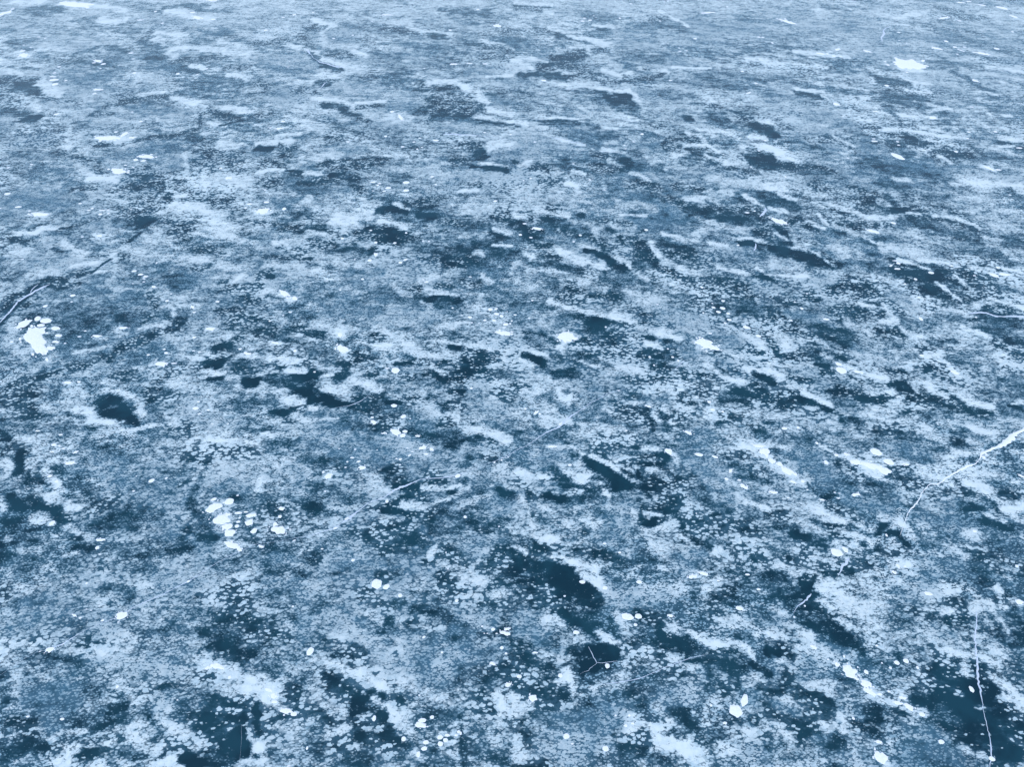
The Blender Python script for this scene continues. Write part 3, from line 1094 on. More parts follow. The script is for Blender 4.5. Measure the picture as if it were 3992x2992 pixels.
21 .42 .77 -9.73 33.37 -8.49 33.59
80 .28 .79 -9.8 32.09 -8.68 31.77
11 .3 .78 -9.53 32.51 -7.92 32.3
70 .16 .8 -9.18 31.15 -8.32 30.85
01 .3 .79 -7.63 31.98 -6.23 31.98
00 .18 .8 -7.78 31.05 -7.2 31
11 .49 .8 -7.1 31.57 -6.16 31.26
11 .33 .78 -5.87 32.62 -5.03 32.62
80 .18 .79 -6.32 32.09 -4.65 31.88 -3.84 32.3
70 .25 .8 -4.58 30.85 -3.32 31.88
80 .29 .81 -8.13 30.54 -6.07 30.24
70 .18 .81 -6.07 30.24 -4.5 30.95
11 .49 .81 -9.95 30.24 -8.52 30.44
00 .21 .81 -8.86 29.95 -7.73 29.95
11 .32 .8 -8.27 30.44 -8.16 30.85
21 .36 .82 -7.23 29.75 -5.62 29.65
21 .29 .81 -5.61 29.55 -5.34 30.24
70 .29 .8 -3.41 30.34 -1.81 31.05
70 .19 .82 -8.93 29.26 -7.48 29.17
21 .47 .83 -9.07 28.59 -7.11 28.69
00 .16 .79 -4.55 31.67 -4.13 31.57
21 .34 .77 -5.93 33.37 -5.61 33.59
50 .75 .78 -10.93 32.94 -9.97 32.09
40 .69 .76 -3.43 34.03 -2.6 34.71
20 .34 .76 -3.8 34.59 -3.02 34.48
21 .43 .76 -1.31 34.71 -2.18 34.94
10 .3 .79 -1.01 31.88 -.02 31.46
52 .65 .81 -1.23 30.44 -.18 29.95
40 .7 .84 -11.71 27.93 -10.08 27.47
21 .47 .84 -10.81 28.12 -9.37 27.93
31 .7 .84 -8.59 27.93 -7.03 27.93
10 .39 .84 -7.16 27.66 -6.03 27.2
11 .39 .84 -6.65 28.03 -5.99 27.66
21 .46 .85 -8.45 26.84 -7.27 26.57
11 .46 .86 -13.62 26.66 -12.9 26.13
20 .46 .85 -12.28 26.84 -11.02 26.66
20 .38 .85 -13.43 26.48 -12.93 27.02
62 .45 .86 -15.6 26.3 -14.38 25.95
52 .6 .87 -11.72 25.86 -10.18 25.69
52 .67 .87 -9.04 25.6 -9.71 25.09
21 .69 .86 -4.23 26.75 -3.65 26.13
11 .45 .87 -5.51 25.69 -4.52 25.52
80 .23 .85 -5.34 26.3 -4.94 27.02
70 .24 .87 -4.68 25.6 -3.31 25.26
21 .47 .83 -2.39 28.88 -1.58 28.12
62 .69 .85 -3.11 27.38 -1.56 27.2
21 .38 .86 -1.16 26.57 -.02 26.48
21 .6 .87 -1.52 25.69 -.17 25.26
20 .48 .82 -3.59 29.07 -1.76 28.88
30 .47 .84 -4.34 28.4 -3.52 27.93
30 .6 .87 -15.76 25.43 -13.81 25.09
20 .3 .88 -8.57 24.92 -7.07 24.83
11 .38 .69 .28 42.49 1.22 42.21
70 .28 .69 1.03 41.8 3.37 41.39
80 .3 .7 3.87 41.94 4.74 40.59
80 .28 .7 4.79 41.53 5.64 40.19
62 .47 .69 6.22 41.67 6.9 41.94
30 .65 .7 1.95 40.72 3.35 40.86
30 .47 .7 5.3 40.72 6.43 40.86
70 .37 .7 8.12 41.8 9.37 40.46
80 .24 .71 9.95 40.59 11.03 40.33 11.54 38.78
70 .25 .69 12.38 42.49 13.11 41.67
80 .22 .72 12.06 39.8 12.56 38.4
70 .28 .71 7.2 40.06 7.91 39.8
42 .56 .7 10.69 41.26 12.06 40.99
31 .64 .71 8.36 39.67 10.15 39.29
21 .45 .72 10.17 38.78 10.75 38.4
10 .24 .72 10.75 39.03 10.95 38.53
10 .2 .72 11.78 39.16 12.19 38.9
20 .32 .73 11.29 37.78 11.94 37.9
20 .33 .71 10.25 40.06 10.97 39.93
20 .14 .72 .27 39.67 1.17 38.9 1.69 37.78 2.21 37.17
70 .16 .72 .36 39.29 1.17 38.53 1.86 37.17
60 .55 .71 1.75 40.33 3.3 39.54
40 .63 .73 .62 38.4 1.06 37.53
20 .18 .74 2.21 37.05 2.9 36.45 4.99 36.09
70 .36 .72 2.43 38.4 4.6 38.4
61 .71 .74 6.28 36.81 8.91 36.57
60 .54 .73 5.64 37.78 8.15 37.78
31 .44 .74 6.04 36.09 7.97 36.09
42 .44 .74 2.28 36.45 3.76 36.09
80 .17 .75 2.7 35.98 4.62 35.86 5.6 34.94
62 .87 .75 1.81 35.39 3.97 35.16
70 .34 .77 3.66 34.03 5.11 32.94
80 .35 .78 3.63 33.48 5.09 32.62
80 .23 .78 5.08 32.51 6.39 32.3
80 .21 .79 6.36 31.88 6.87 31.26
70 .31 .77 4.85 34.03 5.65 33.37
00 .26 .76 5.5 34.71 6.07 34.37
00 .44 .77 6.04 34.03 6.75 33.37
00 .42 .78 6.72 33.05 8 32.51
00 .3 .79 7.38 32.19 8.39 32.3
00 .13 .78 8.1 32.62 8.82 32.4
80 .19 .76 5.97 35.16 6.94 34.48 7.77 34.26
80 .14 .77 7.08 34.15 7.94 33.48 8.76 32.62
80 .19 .77 8.26 34.03 9.04 33.48
11 .17 .77 8.21 33.59 8.8 32.94
80 .17 .77 9.15 34.37 9.45 33.37
11 .24 .76 7.62 34.48 8.88 34.26
31 .43 .76 8.4 35.28 9.37 34.71
10 .2 .78 9.31 33.59 9.52 32.62 9.66 31.88
10 .21 .8 9.41 31.88 9.84 30.85 10.56 30.24
01 .35 .76 9.57 34.94 11.3 34.94
00 .22 .76 10.81 35.16 11.4 35.05
01 .22 .76 9.41 34.37 11.02 34.26
01 .17 .75 9.26 35.86 9.96 35.86
80 .23 .75 9.87 35.86 10.97 35.63
80 .24 .77 9.92 33.7 11.9 33.37
70 .27 .78 10.57 32.94 11.62 32.72
11 .17 .77 10.92 33.59 11.49 33.48
80 .19 .76 11.82 35.51 12.26 34.48
70 .34 .77 12.07 33.37 12.47 33.26
52 1.2 .76 13.71 34.03 14.25 34.59
52 .88 .74 13.72 36.33 14.69 36.81
21 .5 .79 10.05 32.3 11.88 32.3
21 .49 .8 9.83 31.88 11.1 31.05
11 .41 .8 10.25 30.85 11.24 30.44
31 .81 .8 11.97 31.36 13.01 30.34
40 .82 .8 13.1 30.85 14.41 31.26
31 .64 .82 12.02 29.36 14.41 29.36
10 .25 .82 10.56 30.24 11.22 29.36 11.69 28.4
10 .26 .84 11.66 28.21 12.16 27.56 13.13 27.02
11 .31 .85 11.09 27.66 11.98 27.02
80 .11 .84 11.14 27.93 12.06 27.02
31 .7 .84 12.61 28.31 14.1 27.93
20 .46 .85 13.19 27.29 14.31 27.11
21 .46 .86 15.01 26.84 16.03 26.3
31 .63 .84 14.59 28.4 16.44 27.93
20 .48 .81 13.81 30.34 14.72 30.05
62 .66 .8 14.5 31.67 15.59 31.05
11 .25 .78 2.17 32.94 3.42 32.72
10 .3 .78 3.36 33.26 4.08 32.51
10 .41 .79 3.56 32.09 5.43 31.67
01 .49 .79 1.14 31.67 2.54 31.57
00 .33 .8 2.37 31.36 3.5 31.05
11 .5 .79 .24 32.3 1.32 32.09
71 .3 .77 .33 33.37 2.6 33.16
61 .17 .79 2.41 32.4 3.19 31.36
61 .21 .79 3.61 31.46 5.03 31.88
61 .17 .79 5.38 32.09 6.03 31.98
20 .33 .8 3.98 30.85 4.65 31.05
20 .41 .81 2.51 30.75 3.71 30.44
70 .15 .81 .56 31.26 1.12 30.24 1.26 29.26
70 .2 .83 1.26 29.26 1.47 28.03
80 .31 .84 1.55 27.84 3.01 27.56
70 .21 .81 1.93 30.34 2.72 29.95
21 .48 .82 1.51 29.55 2.86 29.36
40 .48 .82 2.29 29.07 3.89 29.26
52 .96 .82 6.44 29.36 8.1 29.85
42 .78 .83 5.57 28.4 7.52 28.31
21 .35 .83 4.81 28.88 5.09 28.31
70 .25 .82 8.42 29.85 8.61 28.88
70 .2 .84 8.86 28.4 9.4 27.75
70 .2 .85 9.41 27.29 10.04 26.39
11 .32 .81 9.08 30.05 10.37 30.05
01 .32 .82 8.87 29.07 10.24 29.17
00 .21 .83 9.15 28.78 9.7 28.78
00 .1 .82 9.77 29.26 10.49 29.75
80 .16 .82 9.27 29.65 10.15 29.65
11 .11 .81 9.42 30.15 10.49 29.75
20 .31 .83 7.88 28.03 8.31 28.4
11 .23 .86 9.88 25.86 10.68 26.13
10 .23 .86 9.18 26.21 9.88 25.86
30 .46 .86 8.5 26.84 9.31 26.13
62 .69 .85 6.6 27.02 8.08 26.57
52 .6 .87 10.97 25.6 12.57 26.13
70 .31 .83 10.28 28.4 11.11 28.69
01 .25 .85 1.46 27.29 2.22 26.93
11 .46 .85 2.21 26.84 3.29 26.84
11 .46 .86 .68 26.84 1.44 26.39
01 .24 .86 .3 26.3 1.57 25.78
00 .38 .87 1.95 25.6 2.77 25.43
00 .3 .88 2.3 24.92 3.28 25.26
00 .24 .88 3.29 25.34 3.78 24.92
01 .37 .87 .44 25.43 1.56 25.17
80 .12 .86 2.65 26.21 3.38 25.78
80 .15 .85 .14 26.93 .91 26.57
80 .34 .87 3.83 25.69 5.3 25.26
80 .24 .87 3.25 26.21 4.28 25.6
01 .15 .86 2.95 26.13 3.39 25.86
21 .46 .86 4.04 26.66 5.4 26.39
20 .45 .87 6.86 25.86 8.71 25.6
21 .38 .86 5.7 26.39 6.88 26.04
80 .21 .75 17.48 35.86 19.2 36.09
80 .28 .76 18.12 35.28 19.07 34.94
11 .39 .76 16.5 35.05 17.43 34.94
10 .51 .77 16.27 34.03 16.97 33.37
31 .42 .77 17.24 33.81 18.23 33.37
10 .22 .78 16.44 32.94 18.43 32.51
70 .25 .79 15.45 32.62 16.61 31.88
80 .19 .81 16.34 30.75 17.78 30.05
60 .49 .79 17.02 31.88 18.12 31.36
60 .25 .8 15.83 32.09 16.03 30.85
20 .36 .82 16.26 29.75 17.6 29.36
00 .38 .69 18.36 41.94 19.87 41.53
11 .57 .69 14.81 42.21 16.18 41.94
11 .57 .69 19.97 41.94 20.77 41.39
10 .56 .7 16.98 41.26 18.73 40.72
20 .26 .7 14.24 42.21 14.6 40.59 14.91 39.29
20 .28 .71 15.39 40.33 14.96 39.54
31 .73 .72 16.04 39.03 18.26 38.78
10 .27 .73 16.1 38.03 17.58 37.41 19.69 37.29
11 .36 .73 18.5 37.9 19.82 37.78
21 .47 .7 13.72 41.39 14.13 40.06
70 .24 .71 13 39.93 14.5 40.06
21 .37 .72 12.67 39.03 14.36 39.29
60 .53 .73 16.57 37.29 18.26 36.93
21 .84 .7 20.81 40.72 22.75 40.33
11 .47 .7 23.02 41.26 23.65 40.86
00 .33 .7 23.33 40.72 24.88 40.33
00 .37 .71 24.57 39.93 26.01 39.29
10 .45 .72 25.8 38.65 27.11 38.78
01 .47 .69 26.07 41.67 26.78 41.26
01 .66 .69 27.01 41.94 28.23 41.39
01 .56 .7 28.09 40.99 29.39 40.72
20 .46 .7 26.08 40.59 27.39 40.33
80 .23 .69 22.71 42.49 24.02 42.08
80 .3 .7 23.99 41.67 25.01 40.72
80 .2 .7 24.97 40.59 25.62 40.33
80 .15 .71 25.55 39.54 27.25 39.16 28.39 39.29
70 .23 .71 29.23 40.06 30.28 39.67
80 .19 .69 30.32 41.94 31.75 41.26
00 .29 .69 31.11 42.49 32.76 42.35
11 .28 .7 29.64 41.12 30.87 41.39
01 .56 .7 32.02 40.99 33.76 41.12
11 .46 .7 31.93 40.33 34.22 40.46
01 .56 .7 34.58 40.86 36.01 40.33
11 .38 .69 35.06 41.94 36.57 42.35
70 .38 .69 36.19 42.35 37.08 41.8
80 .34 .7 36.57 41.12 37.99 40.19
80 .25 .69 34.23 42.21 35.25 41.53
21 .37 .71 35.95 39.8 37.61 39.42
10 .24 .71 35.95 39.8 37.27 39.67
00 .3 .71 40.03 40.19 40.63 39.93
80 .21 .7 40.11 40.72 41.05 40.72
30 .57 .69 39.32 41.94 40.53 41.53
20 .46 .71 38.98 39.42 40.16 39.03
31 .55 .71 31.29 39.67 32.97 39.29
20 .55 .72 32.4 39.03 34.28 39.16
80 .15 .72 28.3 39.03 30.73 38.28
80 .14 .73 31.31 38.15 32.37 37.9
80 .18 .73 31.14 37.53 32.21 37.53
11 .32 .73 29.87 38.4 30.87 37.53
21 .45 .73 28.28 37.78 29.98 37.53
21 .55 .72 23.82 39.29 24.2 38.78
10 .54 .72 26.03 38.28 27.16 38.4
70 .2 .72 24.67 38.53 25.13 38.28
40 1.07 .73 21.86 37.29 24.94 37.17
30 .71 .74 25.66 36.69 27.38 36.57
30 .71 .74 28.71 36.57 29.5 36.33
40 .81 .73 20.19 38.4 20.59 37.53
20 .32 .74 29.95 36.81 30.61 36.69
60 .53 .74 32.06 37.17 32.5 36.57
01 .23 .74 32.84 36.93 33.92 36.57 34.57 36.45
30 .63 .73 33.75 37.78 36.18 37.41
30 .54 .73 37.01 37.29 38.42 37.78
70 .27 .73 35.58 38.03 37.07 37.41
60 .35 .74 34.77 36.33 36.65 36.57
20 .31 .75 33.73 35.98 34.7 35.63
70 .23 .75 33.38 35.39 34.03 34.94
70 .23 .75 32.5 36.57 33.27 35.16
30 1.04 .75 30.47 35.51 31.96 34.94
52 .52 .75 28.55 35.28 28.86 35.16
42 1.28 .76 21.5 34.59 23.03 34.03
32 .83 .78 22.68 32.94 21.93 31.88
70 .23 .75 19.61 36.21 20.83 35.86
80 .17 .75 23.26 36.09 24.27 35.16 25.05 34.94
70 .28 .76 24.7 35.16 25.67 34.26
80 .29 .76 25.07 34.48 26.02 34.03
80 .34 .77 26.1 34.03 27.59 33.48
80 .15 .77 28.02 34.15 29.22 34.15
21 .42 .77 23.96 34.26 25.36 33.37
21 .34 .77 27.85 33.7 29.34 33.81
11 .27 .78 24.96 32.72 26.26 32.4
80 .3 .78 26.12 33.16 27.21 32.72
70 .22 .79 26.34 32.4 26.97 32.09
20 .37 .79 25.8 32.3 27.13 31.88
20 .34 .78 27.47 32.72 29.23 32.94
31 .5 .79 28.3 32.3 29.45 32.09
32 .69 .75 29.65 35.63 30.76 35.16
80 .34 .77 19.31 34.15 20.29 33.37
70 .22 .78 19.99 32.62 21.04 32.51
30 .34 .78 18.79 33.16 19.66 32.94
62 .66 .8 18.48 31.67 19.02 31.26
10 .12 .79 21.14 32.3 21.55 31.46 22.04 30.95
10 .2 .8 22.07 31.05 22.98 31.57
52 .73 .8 23.63 30.85 26.89 30.85
30 .57 .8 25.41 31.26 26.23 31.26
70 .36 .81 19.79 30.24 21.34 30.05
80 .36 .82 21.28 29.85 22.51 28.97
80 .25 .83 22.38 29.07 23.28 28.03
70 .23 .84 23.08 28.12 24.08 27.66
21 .48 .81 22.1 30.15 23.7 29.65
52 .48 .81 25.04 30.24 26.5 29.85
30 .21 .81 19.48 30.54 19.93 30.44
11 .4 .82 17.78 29.36 19.08 29.17
10 .47 .83 17.73 28.59 19.25 28.4
00 .31 .84 18.93 27.84 19.81 27.66
10 .33 .83 20.61 28.97 21.28 28.59
01 .2 .83 21.31 28.69 22.82 28.5
01 .31 .84 21.53 27.93 22.65 27.56
10 .2 .83 23.09 28.59 24.06 28.03
00 .2 .83 24.49 28.12 25.64 28.69
00 .43 .84 25.5 28.12 26.17 28.03
00 .31 .84 26.1 27.66 26.34 27.29
00 .17 .83 25.29 28.78 25.96 28.88
00 .35 .85 23.44 27.38 23.61 27.02
10 .17 .85 23.62 26.84 24.34 27.11
70 .32 .82 25.51 29.36 26.83 28.69
80 .19 .83 26.55 28.97 26.99 28.31
41 .49 .81 28.03 30.65 29.48 30.24
31 .41 .8 29.47 31.15 31.97 31.26
11 .29 .81 29.77 30.34 30.69 30.24
00 .32 .81 31.66 30.24 32.61 30.05
01 .33 .8 32.28 31.57 33.1 31.05
11 .42 .78 32.1 32.62 33.07 32.19
10 .32 .81 33.1 31.05 33.82 30.05
01 .29 .82 33.72 29.85 34.43 29.36
80 .22 .78 32.42 32.94 33.53 31.77
70 .41 .79 33.5 31.88 34.58 31.57
80 .24 .82 32.61 29.55 33.38 29.17 33.77 28.69
80 .24 .81 34.12 29.85 35.43 30.05
10 .39 .83 32.44 28.88 33.73 28.31
80 .24 .82 34.62 29.26 34.81 28.88
52 1.27 .82 28.69 29.36 30.29 29.36
60 .42 .78 33.59 32.94 35.38 33.16
21 .49 .8 34.78 31.15 35.9 31.26
30 .46 .84 27.3 27.93 28.84 27.02
70 .27 .86 27.11 26.57 28.14 26.3
70 .35 .84 30.62 28.03 31.5 27.75
20 .47 .84 31.84 27.66 33.93 27.93
31 .46 .85 29.99 27.02 31.01 26.75
20 .31 .86 29.87 26.75 30.27 26.3
11 .45 .87 30.71 26.13 31.27 25.26
21 .45 .86 31.94 26.3 32.76 25.69
70 .25 .85 28.96 27.29 29.7 26.39
42 .98 .87 26.7 25.6 28.21 25.6
70 .23 .87 24.52 25.6 25.39 25.52
31 .76 .86 17.88 26.3 19.48 26.57
10 .46 .84 20.04 27.66 20.98 27.2
30 .46 .85 17.31 27.02 18.46 27.02
80 .17 .86 21.65 26.21 22.09 25.95
11 .38 .86 22.46 26.57 23.3 25.95
11 .45 .87 21.76 25.43 23.02 25.6
21 .3 .87 20.16 25.6 20.89 25.09
01 .19 .88 19.97 25 20.54 24.92
11 .3 .88 21.01 25 21.79 25.09
70 .34 .87 17.28 25.52 18.98 24.92
21 .38 .85 24.54 26.84 25.62 26.66
80 .15 .85 23.04 26.93 23.84 27.02
11 .31 .85 25.09 26.66 26.15 27.02
30 .65 .91 -31.51 23.27 -30.61 22.79
21 .44 .9 -32.15 24.08 -31.59 23.43
10 .36 .91 -31.01 22.87 -30.5 22.71
60 .29 .89 -31.28 24.24 -30.2 23.83
42 .86 .91 -29.93 22.87 -28.91 22.24
30 .65 .9 -28.15 23.83 -27.27 23.35
10 .44 .9 -24.46 23.75 -23.84 23.27
20 .65 .9 -25.33 23.92 -24.61 23.03
60 .44 .89 -23.81 24.33 -22.8 24
30 .58 .91 -26.05 23.03 -24.54 22.87
52 .66 .89 -21.48 24.41 -18.83 24.16
62 .37 .89 -19.56 24.16 -18.43 24.08
11 .65 .9 -19.33 23.43 -17.61 23.75
11 .58 .9 -17.9 23.51 -16.18 23.35
11 .43 .91 -17.37 22.95 -16.02 22.71
30 1 .91 -21.67 22.87 -19.26 22.09
42 .84 .93 -30.26 21.4 -28.74 21.18
40 .84 .94 -23.12 21.1 -20.92 20.81
62 .63 .94 -24.87 21.1 -24.02 20.73
11 .41 .95 -25.14 20.29 -24.46 20.15
11 .28 .95 -24.46 20.29 -23.74 20.22
21 .28 .94 -25.2 20.73 -25.65 20.51
70 .24 .96 -25.4 19.93 -24.41 19.23
70 .2 .96 -24.44 19.93 -23.71 19.65
20 .61 .97 -25.96 19.37 -24.23 18.81
10 .4 .97 -25.36 18.95 -24.04 18.67
20 .41 .96 -26.9 19.51 -26.03 19.23
30 .92 .99 -25.26 18.13 -23.13 17.8
40 .94 .98 -28.25 18.81 -26.75 18.47
20 .62 .95 -27.04 20.51 -27.31 19.93
42 1.04 1 -26.76 17.14 -24.81 17.14
10 .32 1.01 -28.52 17.14 -28.09 16.95
20 .33 .99 -29.03 18 -28.63 17.6
30 .61 .96 -22.49 19.51 -20.51 19.65
30 .34 .95 -21 20.08 -19.61 20.22
62 .61 .97 -24.01 19.09 -22.75 19.3
52 .67 .97 -21.6 18.95 -19.61 19.02
72 .47 .98 -20.34 18.27 -19.19 18.4
30 .69 .95 -17.04 20.59 -15.56 20.22
21 .56 .93 -17.41 21.86 -15.75 21.71
60 .42 .93 -19.93 21.55 -19.01 21.33
60 .34 .97 -19.05 19.37 -17.95 19.09
80 .33 .98 -17.88 18.88 -16.12 18.61
70 .33 .99 -16.04 18.33 -14.76 18
31 .4 .99 -18.02 18.27 -16.98 18.13
11 .26 1 -19.77 17.6 -18.17 17.53
11 .26 1 -20.68 17.4 -19.67 17.34
10 .19 1.01 -21.88 17.14 -21.49 16.82
10 .23 1.02 -22.1 16.57 -21.46 16.57
70 .24 1 -21.92 17.73 -21.24 17.34
60 .4 .99 -22.33 18.27 -21.97 17.86
20 .32 1.02 -20.37 16.25 -19.58 16.19
20 .28 1.04 -19.82 15.82 -19.11 15.09
70 .38 1.04 -20.5 15.75 -19.83 15.15
80 .25 1.04 -20.7 15.63 -20.05 14.91
00 .09 1.04 -20.48 15.39 -20.04 15.39 -19.69 15.45
00 .08 1.04 -20.14 15.15 -20 15.27
70 .23 1.03 -19.85 15.21 -20.53 16
70 .38 1.03 -19.41 16.44 -18.09 15.57
70 .31 1.04 -18.36 15.45 -17.67 15.27
52 .52 1.01 -19.49 16.82 -18.24 16.95
30 .45 1.02 -18.62 16.19 -17.55 16.44
21 .51 1.02 -17.42 16.44 -16.59 15.82
11 .58 1.02 -16.54 16.69 -15.46 16.31
01 .57 1.03 -16.61 15.88 -15.28 15.69
01 .63 1.04 -16.1 15.27 -14.85 15.27
01 .58 1.02 -15.19 16.5 -14.47 16.19
00 .49 1.06 -15.21 14.38 -14.32 14.49
00 .55 1.07 -16.26 13.8 -14.74 13.8
00 .43 1.05 -14.66 15.27 -14.08 14.09
11 .43 1.06 -16.76 14.38 -15.92 14.67
71 .23 1.01 -15.68 17.08 -14.77 17.08
61 .17 1.02 -16.12 16.38 -14.95 16.31
70 .22 1.05 -16.79 14.49 -16.48 14.67
70 .29 1 -16.45 17.47 -15.45 17.4
30 .52 1.01 -18.56 16.95 -17.33 17.14
70 .37 1.05 -19.6 14.55 -18.92 14.55
20 .37 1.06 -20.72 14.26 -19.45 14.14
11 .22 1.05 -18.78 14.85 -17.82 14.97
01 .37 1.06 -18.15 14.49 -17.39 14.44
80 .16 1.07 -19.25 13.8 -18.36 13.69
80 .25 1.07 -18.24 13.86 -17.52 14.09
80 .22 1.07 -17.79 13.8 -17.16 13.57
00 .31 1.07 -17.01 14.03 -16.49 13.57
70 .2 1.07 -20.91 13.97 -20.29 13.63
11 .49 1.06 -22.81 14.38 -21.6 14.14
01 .37 1.07 -22.78 14.03 -21.94 13.8
80 .25 1.06 -23.57 14.44 -23.12 14.38
80 .24 1.07 -23.92 13.86 -23.37 13.86
80 .18 1.06 -23.95 14.44 -23.63 14.14
70 .18 1.06 -24.67 14.14 -24.41 14.12
01 .19 1.05 -23.24 14.79 -22.89 14.85
11 .31 1.06 -24.73 14.26 -24.17 14.38
70 .2 1.07 -26 13.86 -25.61 13.8
52 .44 1.03 -25.41 15.69 -24.34 15.57
70 .31 1.04 -24.48 15.33 -23.38 15.39
11 .5 1.04 -26.44 15.21 -25.82 14.97
21 .38 1.03 -27.28 15.63 -26.33 15.63
20 .62 1.06 -27.04 14.67 -26.33 14.38
20 .43 1.05 -25.8 14.55 -25.21 14.61
30 .49 1.07 -26.34 13.8 -25.31 13.57
10 .38 1.03 -22.45 15.57 -21.92 15.82
21 .28 1.04 -22.04 15.21 -21.03 15.03
40 .39 1.02 -23.5 16.38 -22.59 16.5
30 .76 .9 -15.27 23.62 -13.78 23.76
62 .51 .89 -11.96 24.19 -11.09 24.33
62 .45 .89 -15.41 24.19 -14.74 24.04
21 .39 .88 -8.32 24.77 -8.03 24.48
21 .51 .9 -9.64 23.33 -9.18 23.62
11 .5 .91 -8.91 22.64 -8.02 22.51
20 .5 .91 -7.32 22.92 -6.26 22.37
10 .45 .92 -6.26 22.37 -4.5 22.1
21 .5 .9 -5.6 23.33 -4.33 23.19
11 .64 .89 -4.02 24.19 -2.97 23.76
11 .46 .88 -4.42 24.48 -3.4 24.62
70 .44 .89 -2.89 24.62 -1.84 24.19
70 .38 .9 -1.06 23.33 -.05 23.62
21 .45 .91 -2.04 22.51 -.55 22.92
62 .74 .93 -3.25 21.83 -1.28 21.7
60 .5 .91 -4.82 23.06 -3.76 22.1
50 .77 .89 -5.31 24.33 -5.9 23.76
11 .48 .94 -14.66 21.17 -13.44 20.66
21 .6 .95 -15.01 20.66 -14.22 20.4
62 .73 .93 -12.83 21.17 -11.79 21.44
30 .75 .91 -12.85 22.37 -10.83 22.92
52 .63 .9 -13.53 23.76 -12.65 22.64
52 .74 .93 -10.34 21.57 -9.41 21.83
70 .42 .93 -8.14 21.57 -6.9 21.44
70 .3 .92 -8.85 22.23 -8.16 21.7
20 .48 .94 -8.59 21.31 -7.51 20.53
10 .29 .94 -7.66 21.7 -7.22 20.15
21 .44 .94 -6.15 21.31 -4.66 21.04
70 .22 .93 -5.31 21.44 -4.46 21.57
20 .49 .93 -4.5 22.1 -2.35 20.79
52 .84 .95 -2.57 20.4 -1 19.78
20 .43 .95 -4.61 20.4 -3.4 20.28
20 .43 .96 -12.83 19.53 -12.06 19.29
60 .19 .96 -12 19.84 -11.67 19.65
10 .28 .96 -10.46 19.53 -9.88 19.59
80 .26 .98 -10.86 19.16 -9.86 18.8 -8.83 18.21
80 .35 .99 -8.96 18.33 -7.59 17.63
80 .32 1 -7.61 17.74 -7.08 17.17
62 .83 .96 -8.54 20.15 -7.45 19.16
11 .47 .96 -9.28 19.53 -8.53 19.29
40 1.17 .97 -13.71 19.29 -11.82 18.68
30 .68 1 -12.74 17.63 -11.21 17.4
11 .39 .99 -10.82 18.33 -9.67 17.74
01 .51 1 -10.11 17.63 -9.1 17.06
00 .51 1.01 -8.93 16.72 -7.44 16.5
00 .34 1 -8.23 17.29 -7.51 17.06
00 .25 1.01 -8.89 17.17 -8.4 16.95
01 .55 1.03 -8.45 15.85 -7.11 15.74
01 .44 1.03 -9.38 16.07 -8.17 15.42
00 .54 1.05 -8.12 15.11 -7.2 14.8
00 .4 1.03 -7.17 16.17 -6.23 15.74
01 .4 1.04 -6.44 15.64 -5.52 15.32
01 .43 1.05 -6.79 15 -5.75 14.39
11 .66 1.04 -9.48 15.42 -10.17 15
11 .64 1.06 -7.58 14.39 -6.23 13.98
11 .54 1.06 -8.62 14.18 -9.35 14.69
21 .56 1.01 -12.63 17.17 -11.58 16.5
11 .55 1.03 -11.82 16.07 -10.67 15.85
80 .23 1.01 -7.87 17.17 -7.23 16.61
80 .29 1.02 -7 16.61 -6.24 15.85
70 .37 1.03 -6.24 15.85 -5.52 15.32
70 .29 1.02 -10.35 16.5 -9.4 16.17
70 .24 1.04 -9.99 15.21 -9.04 15.42
30 .65 1.06 -11.04 15 -10.29 13.98
20 .64 1.07 -9.19 13.78 -7.59 13.78
60 .68 1 -6.22 17.63 -5.22 16.72
52 1.41 .97 -5.73 19.53 -3.68 19.04
42 1.04 .99 -4.79 18.33 -3.51 18.09
30 .68 1.01 -4.69 17.17 -3.53 16.72
20 .68 1 -3.59 17.63 -2.09 17.17
11 .51 1.01 -1.63 17.06 -.61 16.61
21 .45 1.02 -2.72 16.28 -.93 16.07
80 .29 1.01 -.84 17.17 -.38 16.28
70 .29 1 -.27 17.63 .06 16.72
62 .71 .97 -3.1 19.04 -2.18 19.53
20 .58 .99 -2.83 18.33 -1.31 18.09
20 .78 1.02 -4.38 16.07 -2.94 16.28
30 .88 1.04 -2.35 15.42 -.7 15.21
20 .53 1.06 -1.76 14.18 -.26 13.98
10 .23 1.07 -1.74 13.78 -.89 13.83
10 .17 1.05 -2.88 16.07 -2.47 13.49
70 .33 1.04 -5.53 15.42 -5.05 15
70 .26 1.07 -5.29 14.18 -4.62 13.78
60 .43 1.06 -4.12 14.18 -3.25 13.98
30 .53 1.07 -4.53 13.98 -3.44 13.68
20 .39 1.06 -5.89 13.78 -5.43 14.49
80 .51 1 -14.34 17.63 -13.43 17.17
80 .4 1.01 -13.4 17.06 -12.43 16.28
00 .22 1.02 -14.08 16.61 -13.85 16.17
00 .22 1.03 -13.93 15.85 -13.6 15.21
01 .26 1.04 -13.46 15.11 -13.16 15.21
80 .32 1.06 -13.57 14.69 -13.04 13.88
11 .33 1.03 -13.08 15.74 -12.29 16.17
00 .19 1.07 -13.52 14.08 -13.39 13.98
70 .4 1.04 -12.61 15.64 -11.44 15.32
20 .53 1.07 -12.69 14.18 -11.53 13.78
40 .65 1.05 -11.47 14.49 -11.09 15.21
21 .76 .9 .57 23.62 2.34 23.33
11 .77 .89 1.35 24.48 2.62 24.04
00 .51 .89 3.02 24.48 3.35 23.33
00 .64 .89 3.54 24.48 4.24 23.47
01 .46 .89 4.7 24.48 5.17 24.04
01 .5 .9 4.21 23.06 5.48 23.19
80 .34 .88 4.21 24.91 5.45 24.33
80 .2 .89 5.31 24.19 6.04 23.76
